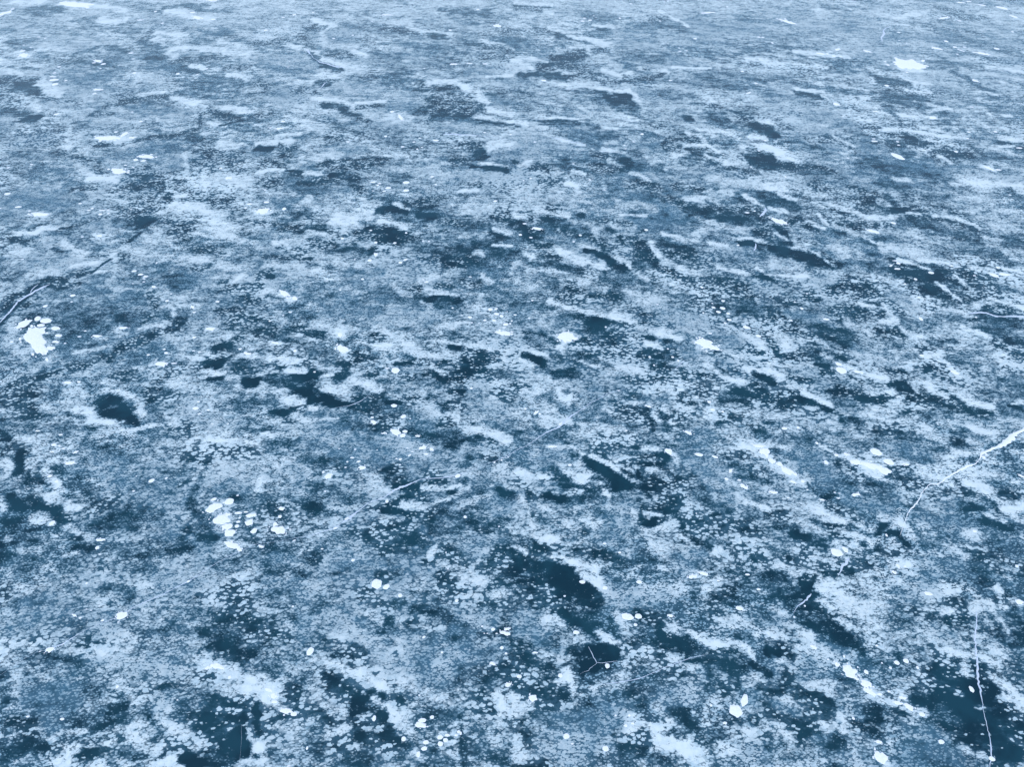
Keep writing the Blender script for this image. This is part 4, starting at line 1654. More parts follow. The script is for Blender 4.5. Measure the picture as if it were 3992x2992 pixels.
11 .56 .91 1.56 22.64 3.04 22.37
00 .25 .93 2.92 22.37 3.75 21.7 4.79 20.92
10 .25 .93 3.75 21.7 4.34 21.44
11 .32 .93 2.65 21.97 3.73 21.44
62 .98 .93 .8 21.83 1.52 21.04
42 .6 .95 1.62 20.4 2.45 20.03
72 .24 .96 3.06 20.4 2.9 19.53 2.63 18.92
80 .25 .93 1.91 21.97 3.13 21.57
70 .39 .94 3.95 21.04 4.39 20.4
80 .26 .95 5.03 20.92 6.05 20.28 6.48 19.78
00 .36 .95 4.48 20.03 5.18 19.9
00 .47 .96 4.56 19.53 5.74 19.53
00 .28 .97 4.17 19.04 4.73 18.8
00 .19 .98 3.96 18.56 4 18.33
00 .26 .96 5.55 20.03 6.24 19.78
00 .24 .97 5.7 19.16 6.08 19.41
80 .3 .99 2.97 18.56 3.47 17.4
80 .21 .99 2.47 17.86 3.07 18.33
10 .25 1 2.56 17.4 3.1 16.84
11 .29 1.01 2.42 16.84 3.09 16.72
21 .27 1.02 .74 17.29 .5 15.85
21 .56 1.01 1.18 16.5 2.08 16.72
70 .29 1.02 .28 16.28 .73 16.72
30 .66 1.03 .71 15.42 1.72 15.85
62 1.51 .91 7.1 23.06 8.84 22.92
62 .76 .89 6.45 24.04 7.18 23.76
70 .39 .93 6.25 22.1 6.9 21.31
21 .49 .93 8.15 21.57 9.34 21.31
11 .44 .92 7.96 21.97 9.15 21.7
21 .6 .94 9.27 20.92 9.91 20.4
50 .6 .94 6.83 20.79 7.91 20.66
11 .71 .96 9.59 19.9 11.35 19.78
20 .71 .96 10.56 20.03 11.42 19.53
31 .94 .97 7.16 19.53 8.51 19.04
21 .53 .98 8.96 18.92 9.83 18.56
11 .46 .99 9.07 18.21 10 18.21
20 1.03 1 6.86 17.17 8.06 17.63
60 .69 .99 5.83 18.09 4.87 17.74
21 .57 1 6.46 17.63 6.86 17.17
70 .26 .97 9.49 19.29 10.32 18.68
70 .32 .94 9.58 21.31 10.7 20.79
80 .29 .95 10.7 20.79 12.05 20.28
80 .33 .96 12.05 20.28 13.46 20.15 13.84 19.29
80 .19 .97 13.76 19.9 14.37 18.56
11 .45 .92 12.02 22.51 13.17 22.1
11 .57 .9 12.13 23.06 13.79 23.76
10 .38 .9 13.79 23.19 14.39 23.06
70 .55 .93 13.11 21.83 15.38 21.57
70 .36 .89 13.18 24.48 13.86 24.04
20 .51 .89 15.79 24.62 16.27 24.04
20 .62 .92 14.41 22.1 15.42 21.7
00 .24 .96 15.13 20.15 15.08 19.53
10 .43 .94 13.46 20.66 14.06 20.66
11 .7 .97 11.84 19.29 12.94 18.92
10 .7 .98 12.62 18.56 13.61 18.33
00 .23 .98 13.99 18.92 14.57 18.44
70 .3 .99 13.52 17.98 14.24 18.09
21 .68 1 11.49 17.63 11.97 17.17
40 .91 1 10.27 17.17 11.49 17.63
21 .46 1 11.97 17.17 12.41 17.63
62 .68 1.01 8.64 16.95 9.7 17.17
10 .4 1.02 8.52 16.17 9.65 16.28
10 .33 1.03 9.13 15.85 9.98 15.64
70 .24 1.02 8.12 16.5 8.8 15.85
52 1.43 1.04 3.36 15.64 4.98 15.21
42 1.12 1.02 4.54 16.5 5.83 16.07
62 .86 1.06 1.35 14.49 3.26 13.98
80 .44 1.04 6.64 15.42 7.93 15.21
11 .65 1.05 6.09 14.49 7.09 14.69
11 .76 1.05 6.78 14.8 8.13 14.39
01 .39 1.06 6.18 14.28 6.89 13.98
30 .64 1.07 5.39 13.98 6.01 13.78
80 .49 1.06 8.28 14.69 9.29 14.28
80 .38 1.07 9.27 14.18 10.26 13.78
70 .3 1.06 7.56 14.18 8.22 14.28
10 .39 1.04 9.11 15.11 10.24 15.32
11 .43 1.05 10.12 14.69 10.71 14.9
20 .44 1.04 10.73 15 11.25 15.42
20 .38 1.07 7.06 13.68 8.33 13.68
01 .43 1.07 .27 13.78 1.33 13.68
01 .32 1.08 1.64 13.59 2.06 13.54
70 .36 1.06 .05 14.08 .38 14.28
11 .55 1.03 12.01 15.85 12.13 15.42
70 .28 1.04 12.44 15.32 13.29 14.8
11 .43 1.05 13.45 15 13.71 14.39
80 .32 1.06 11.21 14.69 11.85 14.18
62 .53 1.07 12.36 14.08 13.08 13.98
20 .53 1.07 10.9 13.78 11.94 13.68
21 .55 1.03 13.11 15.85 14.16 16.07
80 .31 .88 17.37 24.77 19.54 24.69
00 .46 .89 18.7 24.04 19.2 23.62
01 .33 .89 18.4 24.33 19.34 24.48
10 .58 .89 16.95 24.19 17.63 24.33
20 .57 .9 16.66 23.62 17.52 23.06
10 .75 .92 17.31 22.78 18.35 22.1
01 .45 .91 18.44 22.78 19.18 22.37
80 .43 .9 19.85 24.04 20.71 23.19
80 .25 .91 19.15 23.06 19.72 22.51
70 .56 .91 20.56 22.78 21.67 22.37
11 .49 .93 19.54 21.57 20.55 21.31
01 .32 .92 19.34 22.1 19.75 21.83
80 .25 .93 19.95 21.7 20.37 21.5
00 .54 .95 19.76 20.79 20.43 20.28
10 .73 .94 18.47 21.31 19.44 20.92
10 .43 .96 20.26 20.15 20.92 19.65
70 .44 .93 15.95 22.37 16.72 21.57 17.5 20.92
80 .19 .95 17.59 20.4 18.23 19.78
42 .73 .93 16.14 21.7 15.79 21.31
70 .36 .94 15.56 20.92 16.34 20.66
21 .27 .94 16.57 21.04 16.75 20.4
00 .31 .96 15.29 19.9 15.58 19.65
11 .26 .95 15.15 20.28 15.84 20.15
11 .36 .96 15.97 19.78 16.34 19.41
80 .16 .97 15.46 19.22 15.82 19.22
20 .31 .94 16.86 20.79 17.35 20.4
32 .71 .96 18.67 20.03 19.14 19.65
40 1.12 .92 22.69 22.78 24.29 22.1
21 .72 .95 21.87 20.28 23.51 20.79
30 1.07 .95 22.89 20.15 23.99 19.9
30 .82 .97 21.58 19.53 22.84 18.56
20 .75 .91 23.76 22.64 25.51 22.64
70 .46 .9 26.12 23.47 27.32 23.33
80 .25 .9 25.92 23.62 26.44 23.33
80 .27 .92 26.64 22.37 28.06 22.23
11 .37 .92 24.51 22.64 25.53 22.1
21 .44 .92 26.7 21.97 27.94 21.97
11 .38 .91 26.69 23.06 28.01 22.64
70 .4 .91 28.75 22.64 29.82 22.78
11 .39 .89 29.83 24.62 30.65 24.19
80 .3 .9 30.58 24.04 30.57 22.78
70 .32 .93 29.61 22.1 30.07 21.31
21 .38 .9 30.48 23.33 31.47 23.06
80 .2 .91 31.09 23.06 31.76 22.92
30 .72 .95 29.19 20.53 30.26 20.28
10 .32 .94 30.42 21.04 30.63 20.79
62 .55 .94 25.79 21.31 26.17 20.79
52 .77 .89 24.44 24.04 26.36 24.04
80 .31 .96 25.53 19.9 26.9 19.78
70 .48 .95 27.8 20.66 28.81 20.03
80 .4 .97 27.38 19.53 27.85 19.04
80 .37 .99 27.38 18.33 28.18 17.63
80 .38 1.01 27.6 16.95 28.43 16.61
80 .26 .97 26.26 19.41 25.99 18.33
21 .43 .96 24.99 20.03 25.09 19.16
01 .58 .99 24.82 18.56 25.43 17.63
01 .52 .98 26.56 19.04 26.28 18.21
00 .46 1 25.72 17.74 25.85 17.06
01 .68 1.01 24.32 17.17 24.91 16.5
00 .67 1.02 24.71 16.07 25.82 16.07
01 .66 1.04 24.75 15.21 26.17 15.42
00 .51 1 26.59 16.95 27.04 17.4
01 .67 1.02 26.49 16.07 27.49 16.28
01 .54 1.06 25.07 14.28 25.92 14.69
01 .48 1.06 25.55 14.18 26.46 14.28
11 .65 1.04 26.94 15.21 27.58 15
01 .49 1.05 23.88 15.21 23.73 14.18
71 .18 1 24.65 17.4 25.11 17.17
80 .3 1.06 23.99 14.28 24.6 13.98
70 .19 1.06 24.03 14.59 24.32 14.28
21 .51 1 23.95 17.63 24.22 16.95
20 .55 1.03 23.49 16.07 24.07 15.64
62 .33 1.05 22.93 14.8 23.21 14.69
20 .56 1.01 22.73 17.17 23.62 16.61
32 .7 .97 19.8 19.16 20.46 19.04
70 .43 .96 17.59 20.4 18.74 19.16
80 .25 1 19.65 18.09 20.35 17.17
70 .27 1.01 20.46 17.17 22.76 16.17
30 .68 1 18.5 17.74 19.25 16.95
21 .66 1.03 20.54 15.64 21.73 15.85
30 .66 1.03 20.16 16.07 21.39 15
42 1.29 1.06 21.72 14.49 23.02 13.78
70 .46 1 16.74 17.63 18 17.63
70 .45 1.01 15.47 17.17 16.58 16.72
80 .33 1.03 16.42 15.85 17.72 15.42
80 .29 1.03 18.04 16.07 18.6 15.42
11 .58 .99 15.8 18.33 15.03 17.63
11 .45 1 16.1 17.4 17.28 17.17
01 .29 1.01 16.94 17.17 17.82 16.72
11 .4 1.02 16.33 16.28 17.3 16.5
11 .5 1.03 15.06 15.74 16.2 15.85
01 .44 1.04 18.56 15.64 19.72 15.21
10 .5 1.03 19.68 16.28 19.66 15.64
20 .65 1.05 16.49 15 17.36 15
11 .67 1.02 14.44 16.28 14.98 15.85
21 .65 1.05 14.42 15 15.54 14.39
30 .96 1.07 14.56 13.98 17.17 13.78
70 .33 1.04 14.26 15.64 14.69 15.21
80 .21 1.07 19.48 13.98 19.75 13.59
40 .97 1.06 17.87 14.28 18.91 14.18
62 .43 1.07 17.77 13.98 17.95 13.59"""

def h2(ix, iy, seed):
    a = (ix.astype(np.int64) * 374761393 + iy.astype(np.int64) * 668265263 + seed * 974711) & 0xffffffff
    a = ((a ^ (a >> 13)) * 1274126177) & 0xffffffff
    a = ((a ^ (a >> 16)) * 2246822519) & 0xffffffff
    return ((a ^ (a >> 15)) & 0xffffff) / float(0xffffff)

def vnoise(x, y, seed):
    ix = np.floor(x); iy = np.floor(y); fx = x - ix; fy = y - iy
    fx = fx * fx * fx * (fx * (fx * 6 - 15) + 10); fy = fy * fy * fy * (fy * (fy * 6 - 15) + 10)
    a = h2(ix, iy, seed); b = h2(ix + 1, iy, seed); c = h2(ix, iy + 1, seed); d = h2(ix + 1, iy + 1, seed)
    return (a + (b - a) * fx) * (1 - fy) + (c + (d - c) * fx) * fy - 0.5

def fbm(x, y, seed, octs=4, gain=0.55):
    s = 0; amp = 1.0; ca, sa = math.cos(0.6), math.sin(0.6)
    for o in range(octs):
        s = s + amp * vnoise(x, y, seed + o * 17); x, y = (x * ca - y * sa) * 2.03, (x * sa + y * ca) * 2.03; amp *= gain
    return s

def axis_lines(lo, hi, step_fn, far):
    v = [lo]
    while v[-1] < hi: v.append(v[-1] + step_fn(v[-1]))
    out = list(v); s = 2.0
    while out[-1] < far: out.append(out[-1] + s); s *= 1.35
    s = 2.0; pre = [v[0]]
    while pre[-1] > -far: pre.append(pre[-1] - s); s *= 1.35
    return np.array(pre[:0:-1] + out)

XL = axis_lines(-112, 112, lambda v: 0.16 + 0.0012 * abs(v), 9000.0)
YL = axis_lines(8, 172, lambda v: 0.10 + 0.0019 * v, 9000.0)
NX, NY = len(XL), len(YL)
GX, GY = np.meshgrid(XL, YL)
wx = 0.9 * fbm(GX / 2.2, GY / 2.2, 11, 5, 0.62)
wy = 0.9 * fbm(GX / 2.2, GY / 2.2, 57, 5, 0.62)

ca, sa = math.cos(R(-32)), math.sin(R(-32))
SX, SY = (GX * ca - GY * sa * -1), (-GX * sa * -1 + GY * ca)
SX, SY = GX * ca + GY * sa, -GX * sa + GY * ca
cover = 0.45 + 0.12 * np.clip((GY - 55) / 60, 0, 1) + 0.26 * fbm(GX / 7.0, GY / 7.0, 5, 5) + 0.26 * fbm(SX / 9.0, SY / 2.6, 91, 5)  # haze-like lightening of the far ice is painted in as extra cover with distance
coarse = np.clip(0.25 + 1.6 * fbm(GX / 9.0, GY / 9.0, 33, 3), 0, 1)
milky = np.clip(0.20 + 1.2 * fbm(GX / 8.0, GY / 8.0, 71, 3), 0, 1)

nz = fbm((GX * 0.94 + GY * 0.34) / 1.9, (-GX * 0.34 + GY * 0.94) / 0.95, 301, 4, 0.7)
for row in STROKES.strip().split('\n'):
    f = row.split(); lev = (0.02, 0.14, 0.27, 0.37, 0.46, 0.55, 0.67, 0.80, 0.95, 1.04)[int(f[0][0])] + (0.11 if f[0][1] == '1' and f[0][0] in '01' else 0.0); kind = f[0][1]
    r = float(f[1]) * (0.90 if lev < 0.3 else 0.92); s = float(f[2]); p = [float(v) for v in f[3:]]
    pts = list(zip(p[0::2], p[1::2]))
    if len(pts) == 1: pts = pts * 2
    m = r * 2.2 + 1.4
    x0 = min(q[0] for q in pts) - m; x1 = max(q[0] for q in pts) + m
    y0 = min(q[1] for q in pts) - (r * 2.2 / s + 1.4); y1 = max(q[1] for q in pts) + (r * 2.2 / s + 1.4)
    i0, i1 = np.searchsorted(XL, [x0, x1]); j0, j1 = np.searchsorted(YL, [y0, y1])
    if i1 <= i0 or j1 <= j0: continue
    k = min(1.0, max(0.2, r / 0.7))                 # narrow leads keep their course
    if lev < 0.05 and r < 0.4: lev = -0.16
    X = GX[j0:j1, i0:i1] + k * wx[j0:j1, i0:i1]; Y = (GY[j0:j1, i0:i1] + k * wy[j0:j1, i0:i1]) * s
    d = None
    for (ax, ay), (bx, by) in zip(pts[:-1], pts[1:]):
        ay *= s; by *= s; vx, vy = bx - ax, by - ay; L = vx * vx + vy * vy
        t = np.clip(((X - ax) * vx + (Y - ay) * vy) / L, 0, 1) if L > 1e-9 else 0.0
        dd = np.hypot(X - ax - t * vx, Y - ay - t * vy)
        d = dd if d is None else np.minimum(d, dd)
    q = np.clip((1.45 - d / r - 0.85 * nz[j0:j1, i0:i1]) / 0.95, 0, 1); q = q * q * (3 - 2 * q)
    soft = 0.94 if kind != '2' else 0.8
    W = q * soft
    cover[j0:j1, i0:i1] += (lev + 0.3 * (cover[j0:j1, i0:i1] - 0.5) - cover[j0:j1, i0:i1]) * W
    tc, tm = {'0': (0.25, 0.25), '1': (1.0, 0.0), '2': (0.0, 1.0)}[kind]
    if lev > 0.83: tm = 0.1
    if lev < 0.25: tm = 0.05
    coarse[j0:j1, i0:i1] += (tc - coarse[j0:j1, i0:i1]) * W
    milky[j0:j1, i0:i1] += (tm - milky[j0:j1, i0:i1]) * W * 0.9

TX, TY = GX * math.cos(R(-22)) + GY * math.sin(R(-22)), -GX * math.sin(R(-22)) + GY * math.cos(R(-22))
free = 0.5 + 2.0 * np.clip(cover, 0, 1) * (1 - np.clip(cover, 0, 1))
cover = cover + free * 0.24 * fbm((TX + wx) / 4.2, (TY + wy) / 1.7, 131, 4, 0.6)
rid = 1 - 2 * np.abs(fbm((TX + 1.2 * wx) / 4.5, (TY + 1.2 * wy) / 1.5, 211, 3, 0.5))
cover = cover + 0.18 * free * np.clip((rid - 0.78) / 0.22, 0, 1) ** 1.5

# ---------------------------------------------------------------- node helper
class N:
    def __init__(self, name):
        self.m = bpy.data.materials.new(name); self.m.use_nodes = True
        self.t = self.m.node_tree; self.t.nodes.clear()
    def node(self, kind, **kw):
        n = self.t.nodes.new(kind)
        for k, v in kw.items(): setattr(n, k, v)
        return n
    def link(self, a, b): self.t.links.new(a, b)
    def put(self, sock, v):
        if isinstance(v, bpy.types.NodeSocket): self.link(v, sock)
        else: sock.default_value = v
    def math(self, op, a, b=0.0, c=0.0, clamp=False):
        n = self.node('ShaderNodeMath', operation=op); n.use_clamp = clamp
        for i, v in enumerate((a, b, c)): self.put(n.inputs[i], v)
        return n.outputs[0]
    def step(self, v, lo, hi, smooth=True):
        n = self.node('ShaderNodeMapRange'); n.interpolation_type = 'SMOOTHSTEP' if smooth else 'LINEAR'
        n.clamp = True
        self.put(n.inputs[0], v); self.put(n.inputs[1], lo); self.put(n.inputs[2], hi)
        return n.outputs[0]
    def attr(self, name): return self.node('ShaderNodeAttribute', attribute_name=name).outputs['Fac']
    def mapping(self, vec, rot, scale):
        n = self.node('ShaderNodeMapping'); n.inputs['Rotation'].default_value = (0, 0, rot); n.inputs['Scale'].default_value = scale
        self.link(vec, n.inputs[0]); return n.outputs[0]
    def noise(self, vec, scale, detail=4.0, rough=0.6, dist=0.0):
        n = self.node('ShaderNodeTexNoise', noise_dimensions='2D')
        self.link(vec, n.inputs['Vector']); n.inputs['Scale'].default_value = scale; n.inputs['Detail'].default_value = detail
        n.inputs['Roughness'].default_value = rough; n.inputs['Distortion'].default_value = dist
        return n.outputs['Fac']
    def voro(self, vec, scale, rnd=1.0, feature='F1'):
        n = self.node('ShaderNodeTexVoronoi', voronoi_dimensions='2D', feature=feature)
        self.link(vec, n.inputs['Vector']); n.inputs['Scale'].default_value = scale; n.inputs['Randomness'].default_value = rnd
        return n.outputs['Distance'], n.outputs.get('Color')
    def mixc(self, f, a, b):
        n = self.node('ShaderNodeMix', data_type='RGBA'); self.put(n.inputs[0], f)
        for s, v in ((n.inputs[6], a), (n.inputs[7], b)):
            if isinstance(v, bpy.types.NodeSocket): self.link(v, s)
            else: s.default_value = (*v, 1)
        return n.outputs[2]
    def mixf(self, f, a, b):
        n = self.node('ShaderNodeMix', data_type='FLOAT'); self.put(n.inputs[0], f); self.put(n.inputs[2], a); self.put(n.inputs[3], b)
        return n.outputs[0]
    def warp(self, vec, scale, amount):
        n = self.node('ShaderNodeTexNoise', noise_dimensions='2D'); self.link(vec, n.inputs['Vector']); n.inputs['Scale'].default_value = scale
        n.inputs['Detail'].default_value = 3.0
        s = self.node('ShaderNodeVectorMath', operation='SUBTRACT'); self.link(n.outputs['Color'], s.inputs[0]); s.inputs[1].default_value = (0.5, 0.5, 0.5)
        k = self.node('ShaderNodeVectorMath', operation='SCALE'); self.link(s.outputs[0], k.inputs[0]); k.inputs['Scale'].default_value = amount
        a = self.node('ShaderNodeVectorMath', operation='ADD'); self.link(vec, a.inputs[0]); self.link(k.outputs[0], a.inputs[1])
        return a.outputs[0]

DARK = (0.002, 0.026, 0.040); DARK2 = (0.006, 0.046, 0.066)
MILK = (0.085, 0.200, 0.275)
THIN = (0.17, 0.31, 0.38); FROST = (0.42, 0.56, 0.60); FROST2 = (0.68, 0.78, 0.77)

def ice_material():
    g = N('frosted lake ice')
    vec = g.node('ShaderNodeTexCoord').outputs['Object']
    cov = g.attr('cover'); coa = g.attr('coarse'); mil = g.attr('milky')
    n_mid = g.noise(vec, 0.85, 6.0, 0.68)
    n_strk = g.noise(g.mapping(vec, R(24), (0.42, 1.5, 1)), 0.9, 6.0, 0.70, 0.4)
    cc = g.math('MINIMUM', g.math('MAXIMUM', cov, 0.0), 1.0)
    free = g.math('MULTIPLY_ADD', g.math('MULTIPLY', cc, g.math('SUBTRACT', 1.0, cc)), 1.4, 0.70)   # settled where ice is quite clear or quite closed
    n_fine = g.noise(g.mapping(vec, R(28), (0.65, 1.5, 1)), 1.9, 5.0, 0.78, 0.3)
    ns = g.math('MULTIPLY', g.math('SUBTRACT', n_mid, 0.5), 1.0)
    ns = g.math('ADD', ns, g.math('MULTIPLY', g.math('SUBTRACT', n_strk, 0.5), 0.95))
    ns = g.math('ADD', ns, g.math('MULTIPLY', g.math('SUBTRACT', n_fine, 0.5), 0.80))
    free = g.math('MULTIPLY', free, g.math('MULTIPLY_ADD', mil, -0.45, 1.1))
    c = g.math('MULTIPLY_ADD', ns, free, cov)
    # loose flakes: elongated cells whose size follows the cover
    fv = g.warp(g.mapping(vec, R(-38), (0.78, 1.25, 1)), 2.2, 0.22)
    d1, col1 = g.voro(fv, 3.6)
    sep = g.node('ShaderNodeSeparateColor'); g.link(col1, sep.inputs[0]); rnd = sep.outputs[0]
    t1 = g.math('MULTIPLY_ADD', g.math('SUBTRACT', rnd, 0.5), 0.50, g.math('MULTIPLY_ADD', c, 0.98, -0.06))
    edge = g.math('MULTIPLY', g.math('SUBTRACT', g.noise(vec, 9.0, 3.0), 0.5), 0.35)
    mC = g.step(g.math('SUBTRACT', g.math('ADD', t1, edge), d1), -0.05, 0.06)
    # fine frost
    gv = g.warp(g.mapping(vec, R(-30), (0.75, 1.3, 1)), 5.0, 0.08)
    d2, col2 = g.voro(gv, 7.5)
    sep2 = g.node('ShaderNodeSeparateColor'); g.link(col2, sep2.inputs[0])
    t2 = g.math('MULTIPLY_ADD', g.math('SUBTRACT', sep2.outputs[0], 0.5), 0.75, g.math('MULTIPLY_ADD', c, 1.05, -0.14))
    mF = g.step(g.math('SUBTRACT', t2, d2), -0.06, 0.08)
    mask = g.mixf(coa, mF, mC)
    closed = g.step(c, 0.80, 0.98)
    mask = g.math('MAXIMUM', mask, g.math('MULTIPLY', closed, 0.90))
    opened = g.step(c, -0.02, 0.14)
    mask = g.math('MULTIPLY', mask, opened)
    # colours of the materials
    n_d = g.noise(vec, 0.35, 4.0, 0.6)
    dark = g.mixc(g.step(n_d, 0.35, 0.65), DARK, DARK2)
    film = g.math('MULTIPLY', g.math('MULTIPLY', g.math('MULTIPLY_ADD', mil, 0.5, 0.5), g.step(c, 0.04, 0.42)), g.math('MULTIPLY_ADD', g.noise(vec, 1.6, 5.0, 0.65), 0.9, 0.15), clamp=True)
    dark = g.mixc(film, dark, MILK)
    tone = g.step(g.math('ADD', g.math('MULTIPLY', g.noise(vec, 3.5, 6.0, 0.7), 0.7), g.math('MULTIPLY', c, 0.5)), 0.45, 1.0)
    frost = g.mixc(tone, FROST, FROST2)
    thin = g.step(g.math('ADD', c, g.math('MULTIPLY', coa, 0.55)), 0.30, 0.80)
    frost = g.mixc(thin, THIN, frost)
    flat = g.math('MULTIPLY', mil, 0.35)
    mask2 = g.math('MULTIPLY', mask, g.math('SUBTRACT', 1.0, flat))
    colr = g.mixc(mask2, dark, frost)
    b = g.node('ShaderNodeBsdfPrincipled')
    g.link(colr, b.inputs['Base Color']); g.link(g.mixf(mask, 0.22, 0.75), b.inputs['Roughness'])
    b.inputs['IOR'].default_value = 1.36
    bump = g.node('ShaderNodeBump'); bump.inputs['Strength'].default_value = 0.35; bump.inputs['Distance'].default_value = 0.03
    g.link(g.math('ADD', mask, g.math('MULTIPLY', g.noise(vec, 14.0, 3.0), 0.3)), bump.inputs['Height'])
    g.link(bump.outputs[0], b.inputs['Normal'])
    o = g.node('ShaderNodeOutputMaterial'); g.link(b.outputs[0], o.inputs[0])
    return g.m

def snow_material(name, col, col2):
    g = N(name); vec = g.node('ShaderNodeTexCoord').outputs['Object']
    b = g.node('ShaderNodeBsdfPrincipled')
    g.link(g.mixc(g.step(g.noise(vec, 5.0, 5.0, 0.65), 0.3, 0.7), col, col2), b.inputs['Base Color'])
    b.inputs['Roughness'].default_value = 0.85; b.inputs['Specular IOR Level'].default_value = 0.2
    bump = g.node('ShaderNodeBump'); bump.inputs['Strength'].default_value = 0.4; bump.inputs['Distance'].default_value = 0.04
    g.link(g.noise(vec, 8.0, 4.0), bump.inputs['Height']); g.link(bump.outputs[0], b.inputs['Normal'])
    o = g.node('ShaderNodeOutputMaterial'); g.link(b.outputs[0], o.inputs[0])
    return g.m

# ---------------------------------------------------------------- the lake: one sheet to the horizon
def grid_mesh():
    me = bpy.data.meshes.new('lake_ice')
    co = np.zeros((NY * NX, 3), np.float32); co[:, 0] = GX.ravel(); co[:, 1] = GY.ravel()
    idx = np.arange(NY * NX, dtype=np.int32).reshape(NY, NX)
    quads = np.stack([idx[:-1, :-1], idx[:-1, 1:], idx[1:, 1:], idx[1:, :-1]], -1).reshape(-1, 4)
    me.vertices.add(len(co)); me.vertices.foreach_set('co', co.ravel())
    me.loops.add(quads.size); me.loops.foreach_set('vertex_index', quads.ravel())
    me.polygons.add(len(quads)); me.polygons.foreach_set('loop_start', np.arange(0, quads.size, 4, dtype=np.int32))
    me.update(calc_edges=True)
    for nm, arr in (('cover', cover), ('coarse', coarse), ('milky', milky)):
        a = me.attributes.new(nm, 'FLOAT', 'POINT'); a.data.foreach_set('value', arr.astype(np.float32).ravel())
    return me

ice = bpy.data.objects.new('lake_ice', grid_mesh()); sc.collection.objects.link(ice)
ice.data.materials.append(ice_material()); ice['kind'] = 'structure'

